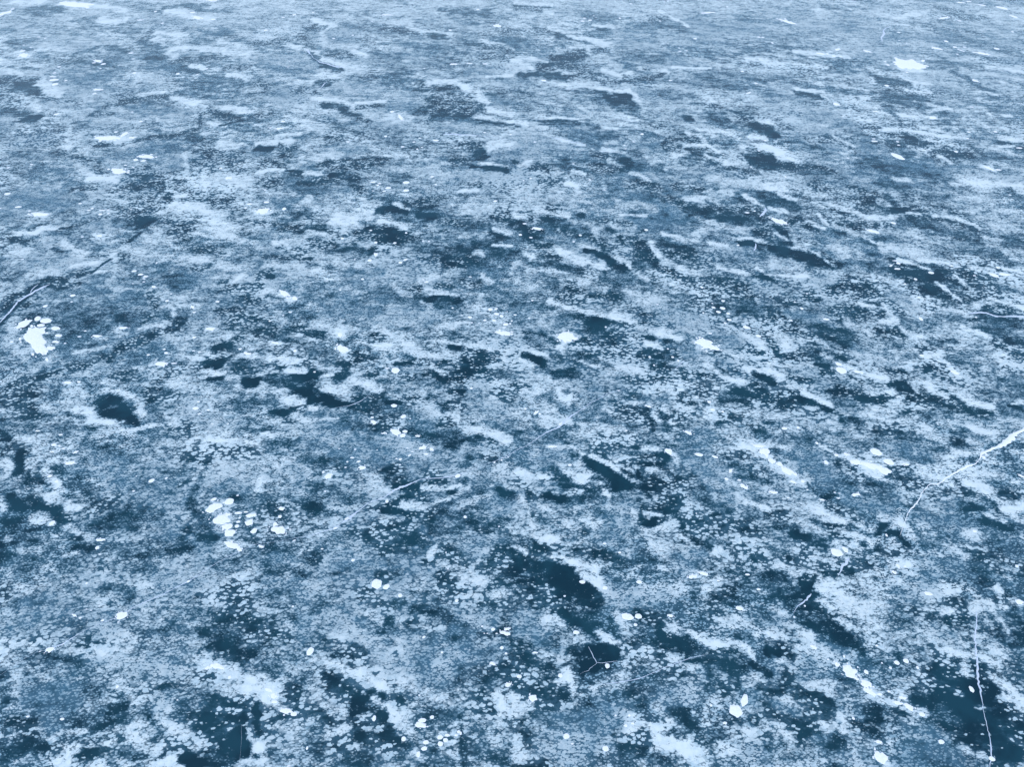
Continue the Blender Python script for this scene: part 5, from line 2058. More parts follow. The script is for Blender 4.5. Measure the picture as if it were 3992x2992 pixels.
# ---------------------------------------------------------------- snow patches lying on the ice
SNOW = """-42.04 48.44 1.427 -1.51 .303 .703 J|only large broad snow patch in the big cluster at the left edge
63.3 117.72 2.395 .475 -.056 2.264 J|large bright white snow patch with broken ragged edge at upper right
12.4 16.34 .38 .066 -.067 .373 b|only large angular snow patch in the angular pair at lower right
19.43 18.58 .422 -.045 .035 .341 J|only medium broad snow patch along the snow band at bottom right
-19.9 29.21 .564 -.121 .06 .411 J|right of two medium broad snow patches in the broken cluster at lower left
17.02 48.05 .753 -.337 .108 .588 J|right of two medium broad snow patches on pale frost at the middle right
19.46 13.93 .303 -.05 .062 .331 j|right of two medium ragged snow patches right of the snow band at bottom right
4.78 49.01 .689 -.114 .047 .7 J|left of two medium broad snow patches on pale frost at the middle right
-84.29 150.63 2.903 -.698 .034 1.664 j|second from left medium ragged snow patch on the far ice at top left
-20.73 30.24 .489 .151 -.075 .372 J|left of two medium broad snow patches in the broken cluster at lower left
-42.57 49.83 .742 -.166 .046 .521 j|second from left medium ragged snow patch in the big cluster at the left edge
-15.78 28.35 .482 -.102 .05 .338 J|only medium broad snow patch near the thin white crack left of centre
26.36 34.03 .584 -.247 .076 .305 j|third from left medium ragged snow patch above the thick white crack at the right
-8.57 24.24 .379 -.045 .03 .317 b|only medium angular snow patch in the pair at lower centre left
-18.59 27.15 .574 -.169 .045 .211 j|fourth from left medium ragged snow patch in the broken cluster at lower left
-53.23 90.21 1.389 -.113 .011 .716 j|left of two medium ragged snow patches just above the long dark lead at upper left
-44.32 50.84 .548 .156 -.063 .578 j|leftmost medium ragged snow patch in the big cluster at the left edge
21.36 26.57 .386 -.047 .028 .306 r|only medium round snow patch below the black broken pool at the right
-23.87 22.07 .328 .144 -.092 .247 J|only medium broad snow patch along the thin white crack at bottom left
12.99 16.9 .177 -.082 .151 .321 b|only medium angular snow patch in the angular pair at lower right
27.19 33.54 .473 -.153 .059 .306 j|rightmost medium ragged snow patch above the thick white crack at the right
7.05 21.99 .391 -.106 .049 .212 r|left of two medium round snow patches in the bright trio at lower centre
-47.9 80.83 1.007 -.306 .042 .653 j|left of two medium ragged snow patches below the long dark lead at upper left
-14.79 47.33 .48 -.362 .128 .405 j|rightmost medium ragged snow patch below the grey ice at centre left
-19.02 28.12 .409 -.069 .031 .267 j|third from left medium ragged snow patch in the broken cluster at lower left
20.08 33.54 .342 -.372 .157 .242 j|fourth from left medium ragged snow patch around the smooth grey pool at the right
20.12 17.86 .297 -.146 .087 .18 j|third from left medium ragged snow patch along the snow band at bottom right
-17.07 18.88 .413 -.075 .028 .163 j|right of two medium ragged snow patches on the grey ice in the bottom left corner
27.26 35.34 .396 -.074 .038 .362 b|only medium angular snow patch above the thick white crack at the right
18.93 35.39 .353 -.171 .1 .365 j|rightmost medium ragged snow patch near the long dark boat shaped pool at centre
29.23 68.95 .687 -.486 .104 .557 j|left of two medium ragged snow patches on the streaky frost at the right side
27.75 44.52 .448 -.07 .029 .419 r|only medium round snow patch in the stacked pair at the right side
-17.92 28.97 .354 .107 -.055 .268 b|leftmost medium angular snow patch in the broken cluster at lower left
-.75 49.5 .646 -.072 .015 .347 j|only medium ragged snow patch right of the small dark pool at centre
-4.98 15.58 .364 -.062 .024 .131 j|rightmost medium ragged snow patch in the loose cluster at bottom centre left
-27.84 71.21 .745 -.103 .02 .567 j|only medium ragged snow patch beside the dark flaky patch at centre left
-12.5 16.34 .312 -.076 .039 .153 j|third from left medium ragged snow patch in the loose cluster at bottom centre left
20.15 17.4 .284 -.164 .082 .142 j|fourth from left medium ragged snow patch along the snow band at bottom right
-19.33 28.64 .33 -.099 .055 .266 j|second from left medium ragged snow patch in the broken cluster at lower left
27.82 34.39 .364 -.084 .041 .308 r|right of two medium round snow patches above the thick white crack at the right
-19.82 30.75 .336 0 0 .291 r|right of two medium round snow patches in the broken cluster at lower left
-42.54 51.3 .558 -.063 .016 .378 r|third from left medium round snow patch in the big cluster at the left edge
-8.95 37.41 .422 -.102 .037 .288 j|right of two medium ragged snow patches below the black clear pool left of centre
1.17 17.04 .204 -.074 .074 .203 j|leftmost medium ragged snow patch around the dark cracked pool at bottom centre
-11.87 19.78 .193 -.073 .086 .246 r|left of two medium round snow patches on grey ice around the lower middle
48.52 84.83 .63 -.686 .147 .675 r|left of two medium round snow patches below the big ragged patch at upper right
-52.38 70.45 .988 -.068 .006 .365 j|only medium ragged snow patch above the dark lead at the left edge
-46 84.77 .978 -.153 .017 .53 j|right of two medium ragged snow patches below the long dark lead at upper left
-9.81 44.49 .388 -.102 .046 .387 b|only medium angular snow patch below the grey ice at centre left
22.02 16.56 .233 -.133 .081 .138 j|rightmost medium ragged snow patch along the snow band at bottom right
25.37 34.37 .364 -.084 .036 .265 j|second from left medium ragged snow patch above the thick white crack at the right
-21.78 55.58 .622 -.516 .079 .277 j|leftmost medium ragged snow patch below the grey ice at centre left
-29.86 45.35 .516 -.11 .026 .284 j|fourth from left medium ragged snow patch right of the big cluster at left
-.41 20.92 .315 -.059 .022 .134 j|second from left medium ragged snow patch on grey ice around the lower middle
-27.22 19.89 .22 .084 -.058 .166 j|only medium ragged snow patch along the thin white crack at bottom left
31.53 22.99 .239 .047 -.029 .18 b|only medium angular snow patch right of the snow band at bottom right
-17.98 29.55 .348 .06 -.02 .17 b|second from left medium angular snow patch in the broken cluster at lower left
11.73 35.45 .265 -.204 .096 .22 j|second from left medium ragged snow patch near the long dark boat shaped pool at centre
17.7 47.41 .46 -.26 .052 .221 j|rightmost medium ragged snow patch on pale frost at the middle right
2.93 15 .162 .056 -.056 .146 r|third from left medium round snow patch around the dark cracked pool at bottom centre
4.98 14.37 .17 0 0 .152 r|seventh from left medium round snow patch around the dark cracked pool at bottom centre
21.49 16.78 .244 -.043 .021 .116 j|fifth from left medium ragged snow patch along the snow band at bottom right
-13.37 17.17 .188 -.068 .051 .14 j|second from left medium ragged snow patch in the loose cluster at bottom centre left
7.72 22.02 .217 0 0 .177 r|right of two medium round snow patches in the bright trio at lower centre
-4.91 15.83 .224 0 0 .123 r|sixth from left medium round snow patch in the loose cluster at bottom centre left
-95.24 144.94 .755 .444 -.075 1.416 j|leftmost medium ragged snow patch on the far ice at top left
12.28 25 .286 -.081 .032 .145 j|fourth from left medium ragged snow patch near the long dark boat shaped pool at centre
-40.27 47.41 .439 -.12 .028 .245 j|third from left medium ragged snow patch in the big cluster at the left edge
-13.3 33.05 .255 -.058 .032 .234 j|leftmost medium ragged snow patch on the milky ice left of centre
-41.12 50.18 .419 -.094 .024 .277 r|fourth from left medium round snow patch in the big cluster at the left edge
-7.94 24.04 .211 .086 -.054 .166 r|only medium round snow patch in the pair at lower centre left
38.74 66.87 .684 -.374 .039 .261 j|right of two medium ragged snow patches on the streaky frost at the right side
50.2 139.79 1.063 -1.119 .081 .804 j|leftmost medium ragged snow patch behind the big ragged patch at upper right
26.09 23.56 .255 -.03 .014 .148 r|third from left medium round snow patch right of the snow band at bottom right
11.54 24.77 .284 0 0 .142 j|rightmost medium ragged snow patch around the dark cracked pool at bottom centre
-32.58 34.29 .412 .057 -.012 .147 j|left of two medium ragged snow patches below the dark clear pool at left
-17.43 28.29 .224 .047 -.03 .204 b|rightmost medium angular snow patch in the broken cluster at lower left
19.23 34.48 .249 0 0 .248 j|leftmost medium ragged snow patch around the smooth grey pool at the right
14.02 22.56 .238 -.046 .023 .142 r|rightmost medium round snow patch around the dark cracked pool at bottom centre
47.63 58.58 .391 -.171 .049 .343 r|only medium round snow patch on the streaky frost at the right side
16.57 32.09 .274 -.127 .05 .174 j|fifth from left medium ragged snow patch near the long dark boat shaped pool at centre
18.64 35.98 .46 -.065 .01 .134 j|sixth from left medium ragged snow patch near the long dark boat shaped pool at centre
21.99 26.8 .152 .103 -.101 .205 b|only medium angular snow patch below the black broken pool at the right
-43.44 51.61 .308 -.182 .07 .314 r|leftmost medium round snow patch in the big cluster at the left edge
25.29 13.86 .169 0 0 .123 r|rightmost medium round snow patch right of the snow band at bottom right
-27.14 50.12 .455 -.102 .019 .218 j|fifth from left medium ragged snow patch right of the big cluster at left
48.69 58.74 .502 -.093 .016 .265 r|only medium flat snow patch on the streaky frost at the right side
-12.01 16.17 .196 0 0 .115 r|second from left medium round snow patch in the loose cluster at bottom centre left
-3.83 14.61 .152 0 0 .135 r|tenth from left medium round snow patch in the loose cluster at bottom centre left
-80.1 121.98 .737 -.457 .056 .764 j|left of two medium ragged snow patches on grey ice above the upper left dark bay
13.94 35.11 .315 -.074 .022 .169 r|only medium round snow patch near the long dark boat shaped pool at centre
-.22 17.8 .182 0 0 .132 j|rightmost medium ragged snow patch on grey ice around the lower middle
-3.87 14.95 .172 0 0 .119 r|ninth from left medium round snow patch in the loose cluster at bottom centre left
25.96 17.54 .131 0 0 .181 r|fifth from left medium round snow patch right of the snow band at bottom right
23 14.71 .172 0 0 .118 r|fourth from left medium round snow patch right of the snow band at bottom right
-10.98 33.83 .259 .047 -.021 .193 j|second from left medium ragged snow patch on the milky ice left of centre
-6.73 35.8 .263 .075 -.032 .201 j|rightmost medium ragged snow patch on the milky ice left of centre
-27.5 27.56 .34 .028 -.007 .113 j|right of two medium ragged snow patches below the dark clear pool at left
93.67 148.34 .87 -.415 .041 .985 r|only medium round snow patch on the far ice at top right
77.6 122.76 .741 -.461 .052 .723 j|rightmost medium ragged snow patch behind the big ragged patch at upper right
18.53 31.57 .321 -.071 .019 .135 j|second from left medium ragged snow patch around the smooth grey pool at the right
-4.61 14.69 .161 .016 -.013 .117 r|eighth from left medium round snow patch in the loose cluster at bottom centre left
-4.67 14.37 .158 .026 -.021 .115 r|seventh from left medium round snow patch in the loose cluster at bottom centre left
22.58 16.15 .164 -.028 .022 .123 r|right of two medium round snow patches along the snow band at bottom right
22.93 19.2 .176 0 0 .139 r|second from left medium round snow patch right of the snow band at bottom right
-4.96 14.08 .113 0 0 .159 r|fifth from left medium round snow patch in the loose cluster at bottom centre left
3.85 20.97 .192 0 0 .137 r|fourth from left medium round snow patch around the dark cracked pool at bottom centre
2.74 67.42 .549 -.074 .01 .274 j|only medium ragged snow patch on dark ice at the upper centre
37.18 44.26 .267 -.23 .077 .199 j|right of two medium ragged snow patches on grey frost at the right side
24.3 31.36 .284 .063 -.02 .143 j|rightmost medium ragged snow patch around the smooth grey pool at the right
-16.01 30.13 .2 .061 -.038 .187 b|only medium angular snow patch near the thin white crack left of centre
-18.04 26.84 .181 -.178 .078 .109 j|rightmost medium ragged snow patch in the broken cluster at lower left
-42.67 50.62 .342 0 0 .253 r|second from left medium round snow patch in the big cluster at the left edge
21.87 17.06 .198 -.021 .01 .098 j|sixth from left medium ragged snow patch along the snow band at bottom right
-13.74 17.51 .208 -.076 .031 .085 j|leftmost medium ragged snow patch in the loose cluster at bottom centre left
17.82 20.05 .178 -.068 .04 .114 j|leftmost medium ragged snow patch along the snow band at bottom right
19.64 14.71 .206 -.035 .015 .08 j|left of two medium ragged snow patches right of the snow band at bottom right
-51.41 91.39 .368 .404 -.114 .578 j|right of two medium ragged snow patches just above the long dark lead at upper left
27.8 45.32 .26 -.027 .012 .262 b|only medium angular snow patch in the stacked pair at the right side
-10.79 38.46 .225 -.113 .055 .207 j|left of two medium ragged snow patches below the black clear pool left of centre
13.55 37.35 .295 -.147 .04 .151 j|third from left medium ragged snow patch near the long dark boat shaped pool at centre
19.71 34.2 .212 -.101 .051 .185 j|third from left medium ragged snow patch around the smooth grey pool at the right
-31.36 28.93 .181 0 0 .194 r|left of two medium round snow patches below the dark clear pool at left
-5.82 14.86 .124 0 0 .137 r|fourth from left medium round snow patch in the loose cluster at bottom centre left
5.52 18.9 .116 -.069 .077 .137 r|eighth from left medium round snow patch around the dark cracked pool at bottom centre
18.85 18.98 .134 -.08 .067 .12 j|second from left medium ragged snow patch along the snow band at bottom right
22.35 19.09 .155 0 0 .139 r|leftmost medium round snow patch right of the snow band at bottom right
-58.21 142.22 .824 -.675 .059 .782 j|third from left medium ragged snow patch on the far ice at top left
-7.56 15.94 .107 0 0 .161 r|third from left medium round snow patch in the loose cluster at bottom centre left
-25.96 32.62 .203 .046 -.026 .185 r|right of two medium round snow patches below the dark clear pool at left
-8.37 37.05 .219 0 0 .213 r|second from left medium round snow patch below the black clear pool left of centre
-3.57 14.8 .143 0 0 .109 r|eleventh from left medium round snow patch in the loose cluster at bottom centre left
4.47 24.39 .203 0 0 .128 r|fifth from left medium round snow patch around the dark cracked pool at bottom centre
-25.19 39.99 .26 0 0 .195 r|only medium round snow patch right of the dark clear pool at left
-66.73 119.2 .737 -.222 .021 .562 j|right of two medium ragged snow patches on grey ice above the upper left dark bay
-36.94 49.09 .409 0 0 .172 j|second from left medium ragged snow patch right of the big cluster at left
-3.93 33.07 .201 .121 -.056 .155 r|only medium round snow patch along the thin white crack left of centre
8.08 24.39 .181 0 0 .14 r|ninth from left medium round snow patch around the dark cracked pool at bottom centre
-2.66 137.43 .643 0 0 .881 j|only medium ragged snow patch around the zigzag dark lead at the top
46.36 101.54 .511 -.045 .008 .556 b|only medium angular snow patch below the big ragged patch at upper right
-20.59 54.74 .318 -.195 .05 .23 j|second from left medium ragged snow patch below the grey ice at centre left
21.14 50.33 .318 -.09 .024 .218 j|only medium ragged snow patch in the loose group right of centre
-15.43 96.94 .433 -.891 .118 .345 j|only medium ragged snow patch on the grey ice below the zigzag dark lead
-36.8 43.03 .337 .035 -.008 .161 j|leftmost medium ragged snow patch right of the big cluster at left
-22.92 46.71 .348 -.094 .02 .174 j|rightmost medium ragged snow patch right of the big cluster at left
-40.38 49.16 .335 -.056 .013 .2 r|rightmost medium round snow patch in the big cluster at the left edge
-1.13 19.04 .165 -.062 .035 .1 j|leftmost medium ragged snow patch on grey ice around the lower middle
-8.55 39.08 .204 .104 -.052 .2 r|rightmost medium round snow patch below the black clear pool left of centre
-15.33 49.26 .236 -.216 .077 .212 j|third from left medium ragged snow patch below the grey ice at centre left
-9.43 40.29 .245 0 0 .197 r|leftmost medium round snow patch below the black clear pool left of centre
2.77 18.33 .143 0 0 .124 r|second from left medium round snow patch around the dark cracked pool at bottom centre
5.87 23.96 .168 0 0 .138 r|sixth from left medium round snow patch around the dark cracked pool at bottom centre
-69.94 110.94 .702 0 0 .465 r|only medium flat snow patch around the upper left dark bay
-35.08 50.25 .414 0 0 .162 j|third from left medium ragged snow patch right of the big cluster at left
58.43 81.6 .357 -.449 .094 .353 j|only medium ragged snow patch below the big ragged patch at upper right
58.08 96.7 .53 .183 -.025 .445 r|right of two medium round snow patches below the big ragged patch at upper right
-13.25 16.84 .179 0 0 .088 r|leftmost medium round snow patch in the loose cluster at bottom centre left
.41 18.28 .163 0 0 .104 r|leftmost medium round snow patch around the dark cracked pool at bottom centre
71.17 125.32 .674 -.353 .036 .601 j|second from left medium ragged snow patch behind the big ragged patch at upper right
-18.9 29.77 .282 0 0 .104 r|only medium flat snow patch in the broken cluster at lower left
-12.56 77.89 .388 0 0 .383 r|only medium round snow patch in the bright cluster at upper centre
-13.98 62.33 .293 -.037 .012 .324 b|only medium angular snow patch beside the dark flaky patch at centre left
20.37 18.54 .123 0 0 .136 r|left of two medium round snow patches along the snow band at bottom right
9.68 22.06 .185 0 0 .106 j|second from left medium ragged snow patch around the dark cracked pool at bottom centre
-17.58 18.78 .136 0 0 .121 j|left of two medium ragged snow patches on the grey ice in the bottom left corner
23.18 34.35 .177 -.084 .046 .167 j|leftmost medium ragged snow patch above the thick white crack at the right
5.54 48.74 .271 0 0 .214 j|leftmost medium ragged snow patch on pale frost at the middle right
16.33 48.19 .27 0 0 .211 j|second from left medium ragged snow patch on pale frost at the middle right
-20.97 30.95 .202 .092 -.037 .126 r|left of two medium round snow patches in the broken cluster at lower left
-20.98 29.9 .199 -.089 .036 .122 j|leftmost medium ragged snow patch in the broken cluster at lower left
-7 23.43 .134 0 0 .148 r|right of two medium round snow patches on grey ice around the lower middle
-.29 21.2 .214 0 0 .08 j|third from left medium ragged snow patch on grey ice around the lower middle
-58.78 153.13 1.202 0 0 .489 j|rightmost medium ragged snow patch on the far ice at top left
36.84 145.23 1.342 .235 -.006 .384 j|only medium ragged snow patch on pale ice along the top centre
79.79 142.08 1.126 .388 -.014 .431 j|only medium ragged snow patch on the far ice at top right
-40.23 48.28 .31 -.086 .019 .167 j|rightmost medium ragged snow patch in the big cluster at the left edge
29 44.36 .294 -.093 .021 .151 j|left of two medium ragged snow patches on grey frost at the right side
21.07 37.8 .221 .021 -.008 .162 r|left of two medium round snow patches above the thick white crack at the right
24.56 25.09 .151 0 0 .135 j|only medium ragged snow patch below the black broken pool at the right
-3.49 15.05 .144 0 0 .083 r|rightmost medium round snow patch in the loose cluster at bottom centre left
3.05 35.93 .347 0 0 .093 j|leftmost medium ragged snow patch near the long dark boat shaped pool at centre
-68.94 109.19 .478 0 0 .537 r|only small round snow patch around the upper left dark bay
-4.39 16 .117 0 0 .105 r|left of two small round snow patches in the loose cluster at bottom centre left
-16.14 28.83 .139 0 0 .168 r|leftmost small round snow patch near the thin white crack left of centre
28.96 34.15 .301 0 0 .098 j|right of two small ragged snow patches above the thick white crack at the right
-27.43 26.94 .149 0 0 .143 b|only small angular snow patch below the dark clear pool at left
-33.96 79.03 .367 0 0 .338 j|right of two small ragged snow patches below the long dark lead at upper left
-8.24 37.47 .204 0 0 .161 r|only small round snow patch below the black clear pool left of centre
-16.63 27.05 .197 -.058 .021 .1 j|only small ragged snow patch near the thin white crack left of centre
20.21 32.51 .217 -.049 .017 .12 j|left of two small ragged snow patches around the smooth grey pool at the right
36.92 33.05 .199 -.125 .042 .111 j|right of two small ragged snow patches below the black broken pool at the right
-61.54 107.01 .645 0 0 .361 j|only small ragged snow patch around the upper left dark bay
-.57 50.77 .249 -.028 .009 .208 r|rightmost small round snow patch right of the small dark pool at centre
19.63 53.19 .256 -.044 .014 .219 r|second from left small round snow patch in the loose group right of centre
-12.34 75.95 .345 0 0 .321 r|right of two small round snow patches in the bright cluster at upper centre
15.1 34.89 .212 -.08 .027 .125 r|fourth from left small round snow patch near the long dark boat shaped pool at centre
15.95 33.54 .143 .155 -.072 .111 j|rightmost small ragged snow patch near the long dark boat shaped pool at centre
-18.69 28.67 .16 0 0 .134 r|left of two small round snow patches in the broken cluster at lower left
-1.14 21.17 .129 0 0 .115 r|second from left small round snow patch on grey ice around the lower middle
19.67 18.15 .132 -.077 .041 .071 r|left of two small round snow patches along the snow band at bottom right
20.66 17.26 .15 0 0 .08 r|right of two small round snow patches along the snow band at bottom right
-1.42 52.31 .244 -.028 .009 .216 r|fourth from left small round snow patch right of the small dark pool at centre
50.83 122.76 .6 -.247 .023 .488 r|only small flat snow patch in the short row at upper right
37.43 51.58 .168 0 0 .304 r|third from left small round snow patch on the streaky frost at the right side
-19.59 29.65 .211 0 0 .103 j|only small ragged snow patch in the broken cluster at lower left
1.92 39.54 .228 .117 -.033 .128 j|leftmost small ragged snow patch near the long dark boat shaped pool at centre
-41.86 55.2 .263 0 0 .214 r|second from left small round snow patch beside the dark lead at the left edge
21.93 49.09 .225 -.05 .018 .199 r|rightmost small round snow patch in the loose group right of centre
-34.63 36.09 .192 -.027 .011 .144 r|left of two small round snow patches below the dark clear pool at left
24.99 25.56 .098 .02 -.026 .172 j|left of two small ragged snow patches below the black broken pool at the right
-.6 20 .115 0 0 .11 r|rightmost small round snow patch on grey ice around the lower middle
-14.52 76.57 .359 0 0 .274 r|left of two small round snow patches in the bright cluster at upper centre
70.58 110.65 .453 -.306 .041 .45 j|only small ragged snow patch below the big ragged patch at upper right
-58.44 75.16 .355 0 0 .268 r|only small round snow patch above the dark lead at the left edge
41.58 59.02 .304 0 0 .196 r|fourth from left small round snow patch on the streaky frost at the right side
28.74 51.52 .28 -.032 .007 .167 r|only small round snow patch on grey frost at the right side
-33.49 33.05 .185 0 0 .124 j|left of two small ragged snow patches below the dark clear pool at left
-6.03 35.63 .18 -.087 .034 .125 j|only small ragged snow patch on the milky ice left of centre
24.96 35.16 .188 -.044 .017 .129 j|left of two small ragged snow patches above the thick white crack at the right
-16.15 18.23 .099 .037 -.036 .1 r|rightmost small round snow patch on the grey ice in the bottom left corner
-2.01 53 .217 -.038 .014 .218 r|second from left small round snow patch right of the small dark pool at centre
-31.3 93.19 .546 .137 -.011 .261 j|only small ragged snow patch on the grey ice below the zigzag dark lead
11.62 15.69 .126 0 0 .075 r|third from left small round snow patch around the dark cracked pool at bottom centre
-20.86 48.16 .311 -.068 .011 .125 j|only small ragged snow patch below the grey ice at centre left
-43.66 53.52 .21 0 0 .222 r|leftmost small round snow patch beside the dark lead at the left edge
-24.65 15.9 .123 0 0 .076 r|leftmost small round snow patch on the grey ice in the bottom left corner
93.09 142.93 .56 -.326 .033 .616 j|only small ragged snow patch on the far ice at top right
58.98 123.89 .493 -.363 .041 .485 j|right of two small ragged snow patches behind the big ragged patch at upper right
-43.84 65.95 .326 0 0 .205 j|only small ragged snow patch above the dark lead at the left edge
-29.83 53.37 .224 -.135 .039 .178 j|only small ragged snow patch right of the big cluster at left
-25.57 71.65 .229 0 0 .343 r|second from left small round snow patch beside the dark flaky patch at centre left
-15.96 29.46 .138 -.03 .018 .127 r|second from left small round snow patch near the thin white crack left of centre
10.88 40.23 .235 -.096 .022 .111 j|second from left small ragged snow patch near the long dark boat shaped pool at centre
-26.78 22.09 .176 -.07 .021 .064 j|only small ragged snow patch along the thin white crack at bottom left
24.19 35.07 .175 -.016 .007 .131 r|only small round snow patch above the thick white crack at the right
-55.63 72.1 .38 0 0 .207 r|left of two small flat snow patches above the dark lead at the left edge
1.37 19.7 .167 0 0 .065 r|leftmost small round snow patch around the dark cracked pool at bottom centre
35.06 34.84 .137 0 0 .16 r|second from left small round snow patch below the black broken pool at the right
-14.44 61.24 .228 0 0 .243 r|third from left small round snow patch beside the dark flaky patch at centre left
31.25 28.26 .152 0 0 .107 r|leftmost small round snow patch below the black broken pool at the right
-49.93 90.35 .47 0 0 .251 j|only small ragged snow patch just above the long dark lead at upper left
-9.31 117.77 .571 0 0 .37 j|right of two small ragged snow patches around the zigzag dark lead at the top
54.36 124.74 .567 .546 -.042 .384 j|left of two small ragged snow patches behind the big ragged patch at upper right
-27.95 73.18 .325 0 0 .235 r|leftmost small round snow patch beside the dark flaky patch at centre left
-10.36 25.99 .132 .016 -.01 .107 r|third from left small round snow patch near the thin white crack left of centre
19.12 52.62 .215 -.05 .016 .185 r|leftmost small round snow patch in the loose group right of centre
15.94 39.84 .186 -.028 .01 .137 r|third from left small round snow patch near the long dark boat shaped pool at centre
81.09 125.15 .427 0 0 .559 r|only small round snow patch behind the big ragged patch at upper right
-11.32 29.3 .159 .09 -.033 .085 r|right of two small round snow patches along the thin white crack left of centre
-3.44 23.07 .104 .042 -.034 .103 r|leftmost small round snow patch on grey ice around the lower middle
-2.89 15.23 .096 0 0 .083 r|right of two small round snow patches in the loose cluster at bottom centre left
7.48 21.46 .108 0 0 .104 r|only small round snow patch in the bright trio at lower centre
-8.77 30.77 .105 .076 -.057 .123 r|fourth from left small round snow patch near the thin white crack left of centre
-23.44 143.93 .858 0 0 .379 j|left of two small ragged snow patches around the zigzag dark lead at the top
-36.73 58.72 .273 0 0 .177 r|fourth from left small round snow patch beside the dark lead at the left edge
3.83 38.28 .216 .139 -.03 .09 r|only small flat snow patch near the long dark boat shaped pool at centre
20.93 32.56 .132 0 0 .141 r|only small round snow patch around the smooth grey pool at the right
6.19 15.55 .107 0 0 .075 r|second from left small round snow patch around the dark cracked pool at bottom centre
38.51 59.71 .337 0 0 .145 r|only small flat snow patch on the streaky frost at the right side
-9.94 89.5 .387 0 0 .278 r|only small flat snow patch on the grey ice below the zigzag dark lead
-.96 52.01 .187 -.032 .013 .198 r|fifth from left small round snow patch right of the small dark pool at centre
15.48 32.78 .147 0 0 .123 r|fifth from left small round snow patch near the long dark boat shaped pool at centre
-22.35 17.69 .087 0 0 .099 r|second from left small round snow patch on the grey ice in the bottom left corner
-3.86 51.82 .215 -.025 .007 .168 r|leftmost small round snow patch right of the small dark pool at centre
15.84 40.72 .148 0 0 .164 r|second from left small round snow patch near the long dark boat shaped pool at centre
-46.96 83.86 .319 0 0 .282 j|left of two small ragged snow patches below the long dark lead at upper left
-37.6 59.32 .254 0 0 .18 r|third from left small round snow patch beside the dark lead at the left edge
41.59 68.58 .274 -.094 .019 .212 r|leftmost small round snow patch on the streaky frost at the right side
-32.64 35.37 .185 .061 -.018 .099 j|right of two small ragged snow patches below the dark clear pool at left
-7.21 36.99 .193 -.037 .011 .105 j|right of two small ragged snow patches below the black clear pool left of centre
15.09 24.92 .164 0 0 .074 r|rightmost small round snow patch near the long dark boat shaped pool at centre
19.86 51.44 .203 -.046 .014 .165 r|third from left small round snow patch in the loose group right of centre
4.84 110.75 .374 0 0 .422 r|only small round snow patch on pale ice along the top centre
87.42 151.87 .796 0 0 .413 r|only small flat snow patch on the far ice at top right
48.68 59.92 .245 .03 -.007 .181 r|rightmost small round snow patch on the streaky frost at the right side
-18.7 29.03 .14 0 0 .102 r|right of two small round snow patches in the broken cluster at lower left
4.26 34.09 .15 0 0 .118 r|leftmost small round snow patch near the long dark boat shaped pool at centre
-45.92 83.61 .381 0 0 .225 r|only small flat snow patch below the long dark lead at upper left
59.35 81.17 .374 0 0 .216 r|right of two small flat snow patches below the big ragged patch at upper right
21.78 30.9 .212 -.047 .01 .07 j|right of two small ragged snow patches around the smooth grey pool at the right
-3.22 29.43 .119 0 0 .12 r|rightmost small round snow patch near the thin white crack left of centre
32.69 25.55 .112 0 0 .106 r|rightmost small round snow patch below the black broken pool at the right
-32.75 32.56 .132 0 0 .122 r|right of two small round snow patches below the dark clear pool at left
15.54 23.86 .123 0 0 .088 r|rightmost small round snow patch around the dark cracked pool at bottom centre
-11.28 60.84 .217 0 0 .204 r|rightmost small round snow patch beside the dark flaky patch at centre left
-18.85 47.05 .169 0 0 .164 r|only small round snow patch below the grey ice at centre left
-20.57 24.43 .107 .07 -.039 .076 r|only small round snow patch along the thin white crack at bottom left
-36.1 58.36 .251 0 0 .158 r|rightmost small round snow patch beside the dark lead at the left edge
-34.66 56.63 .243 -.074 .015 .15 j|only small ragged snow patch beside the dark lead at the left edge
-9.82 37.29 .196 0 0 .096 j|left of two small ragged snow patches below the black clear pool left of centre
47.25 89.26 .399 0 0 .231 r|left of two small flat snow patches below the big ragged patch at upper right
-29.75 72.78 .324 0 0 .186 r|right of two small flat snow patches above the dark lead at the left edge
-1.63 51.35 .205 0 0 .151 r|third from left small round snow patch right of the small dark pool at centre
39 60.71 .206 0 0 .203 r|second from left small round snow patch on the streaky frost at the right side
-11.97 28.5 .143 .063 -.024 .078 r|left of two small round snow patches along the thin white crack left of centre
-81.34 124.06 .467 0 0 .401 r|only small flat snow patch on grey ice above the upper left dark bay"""
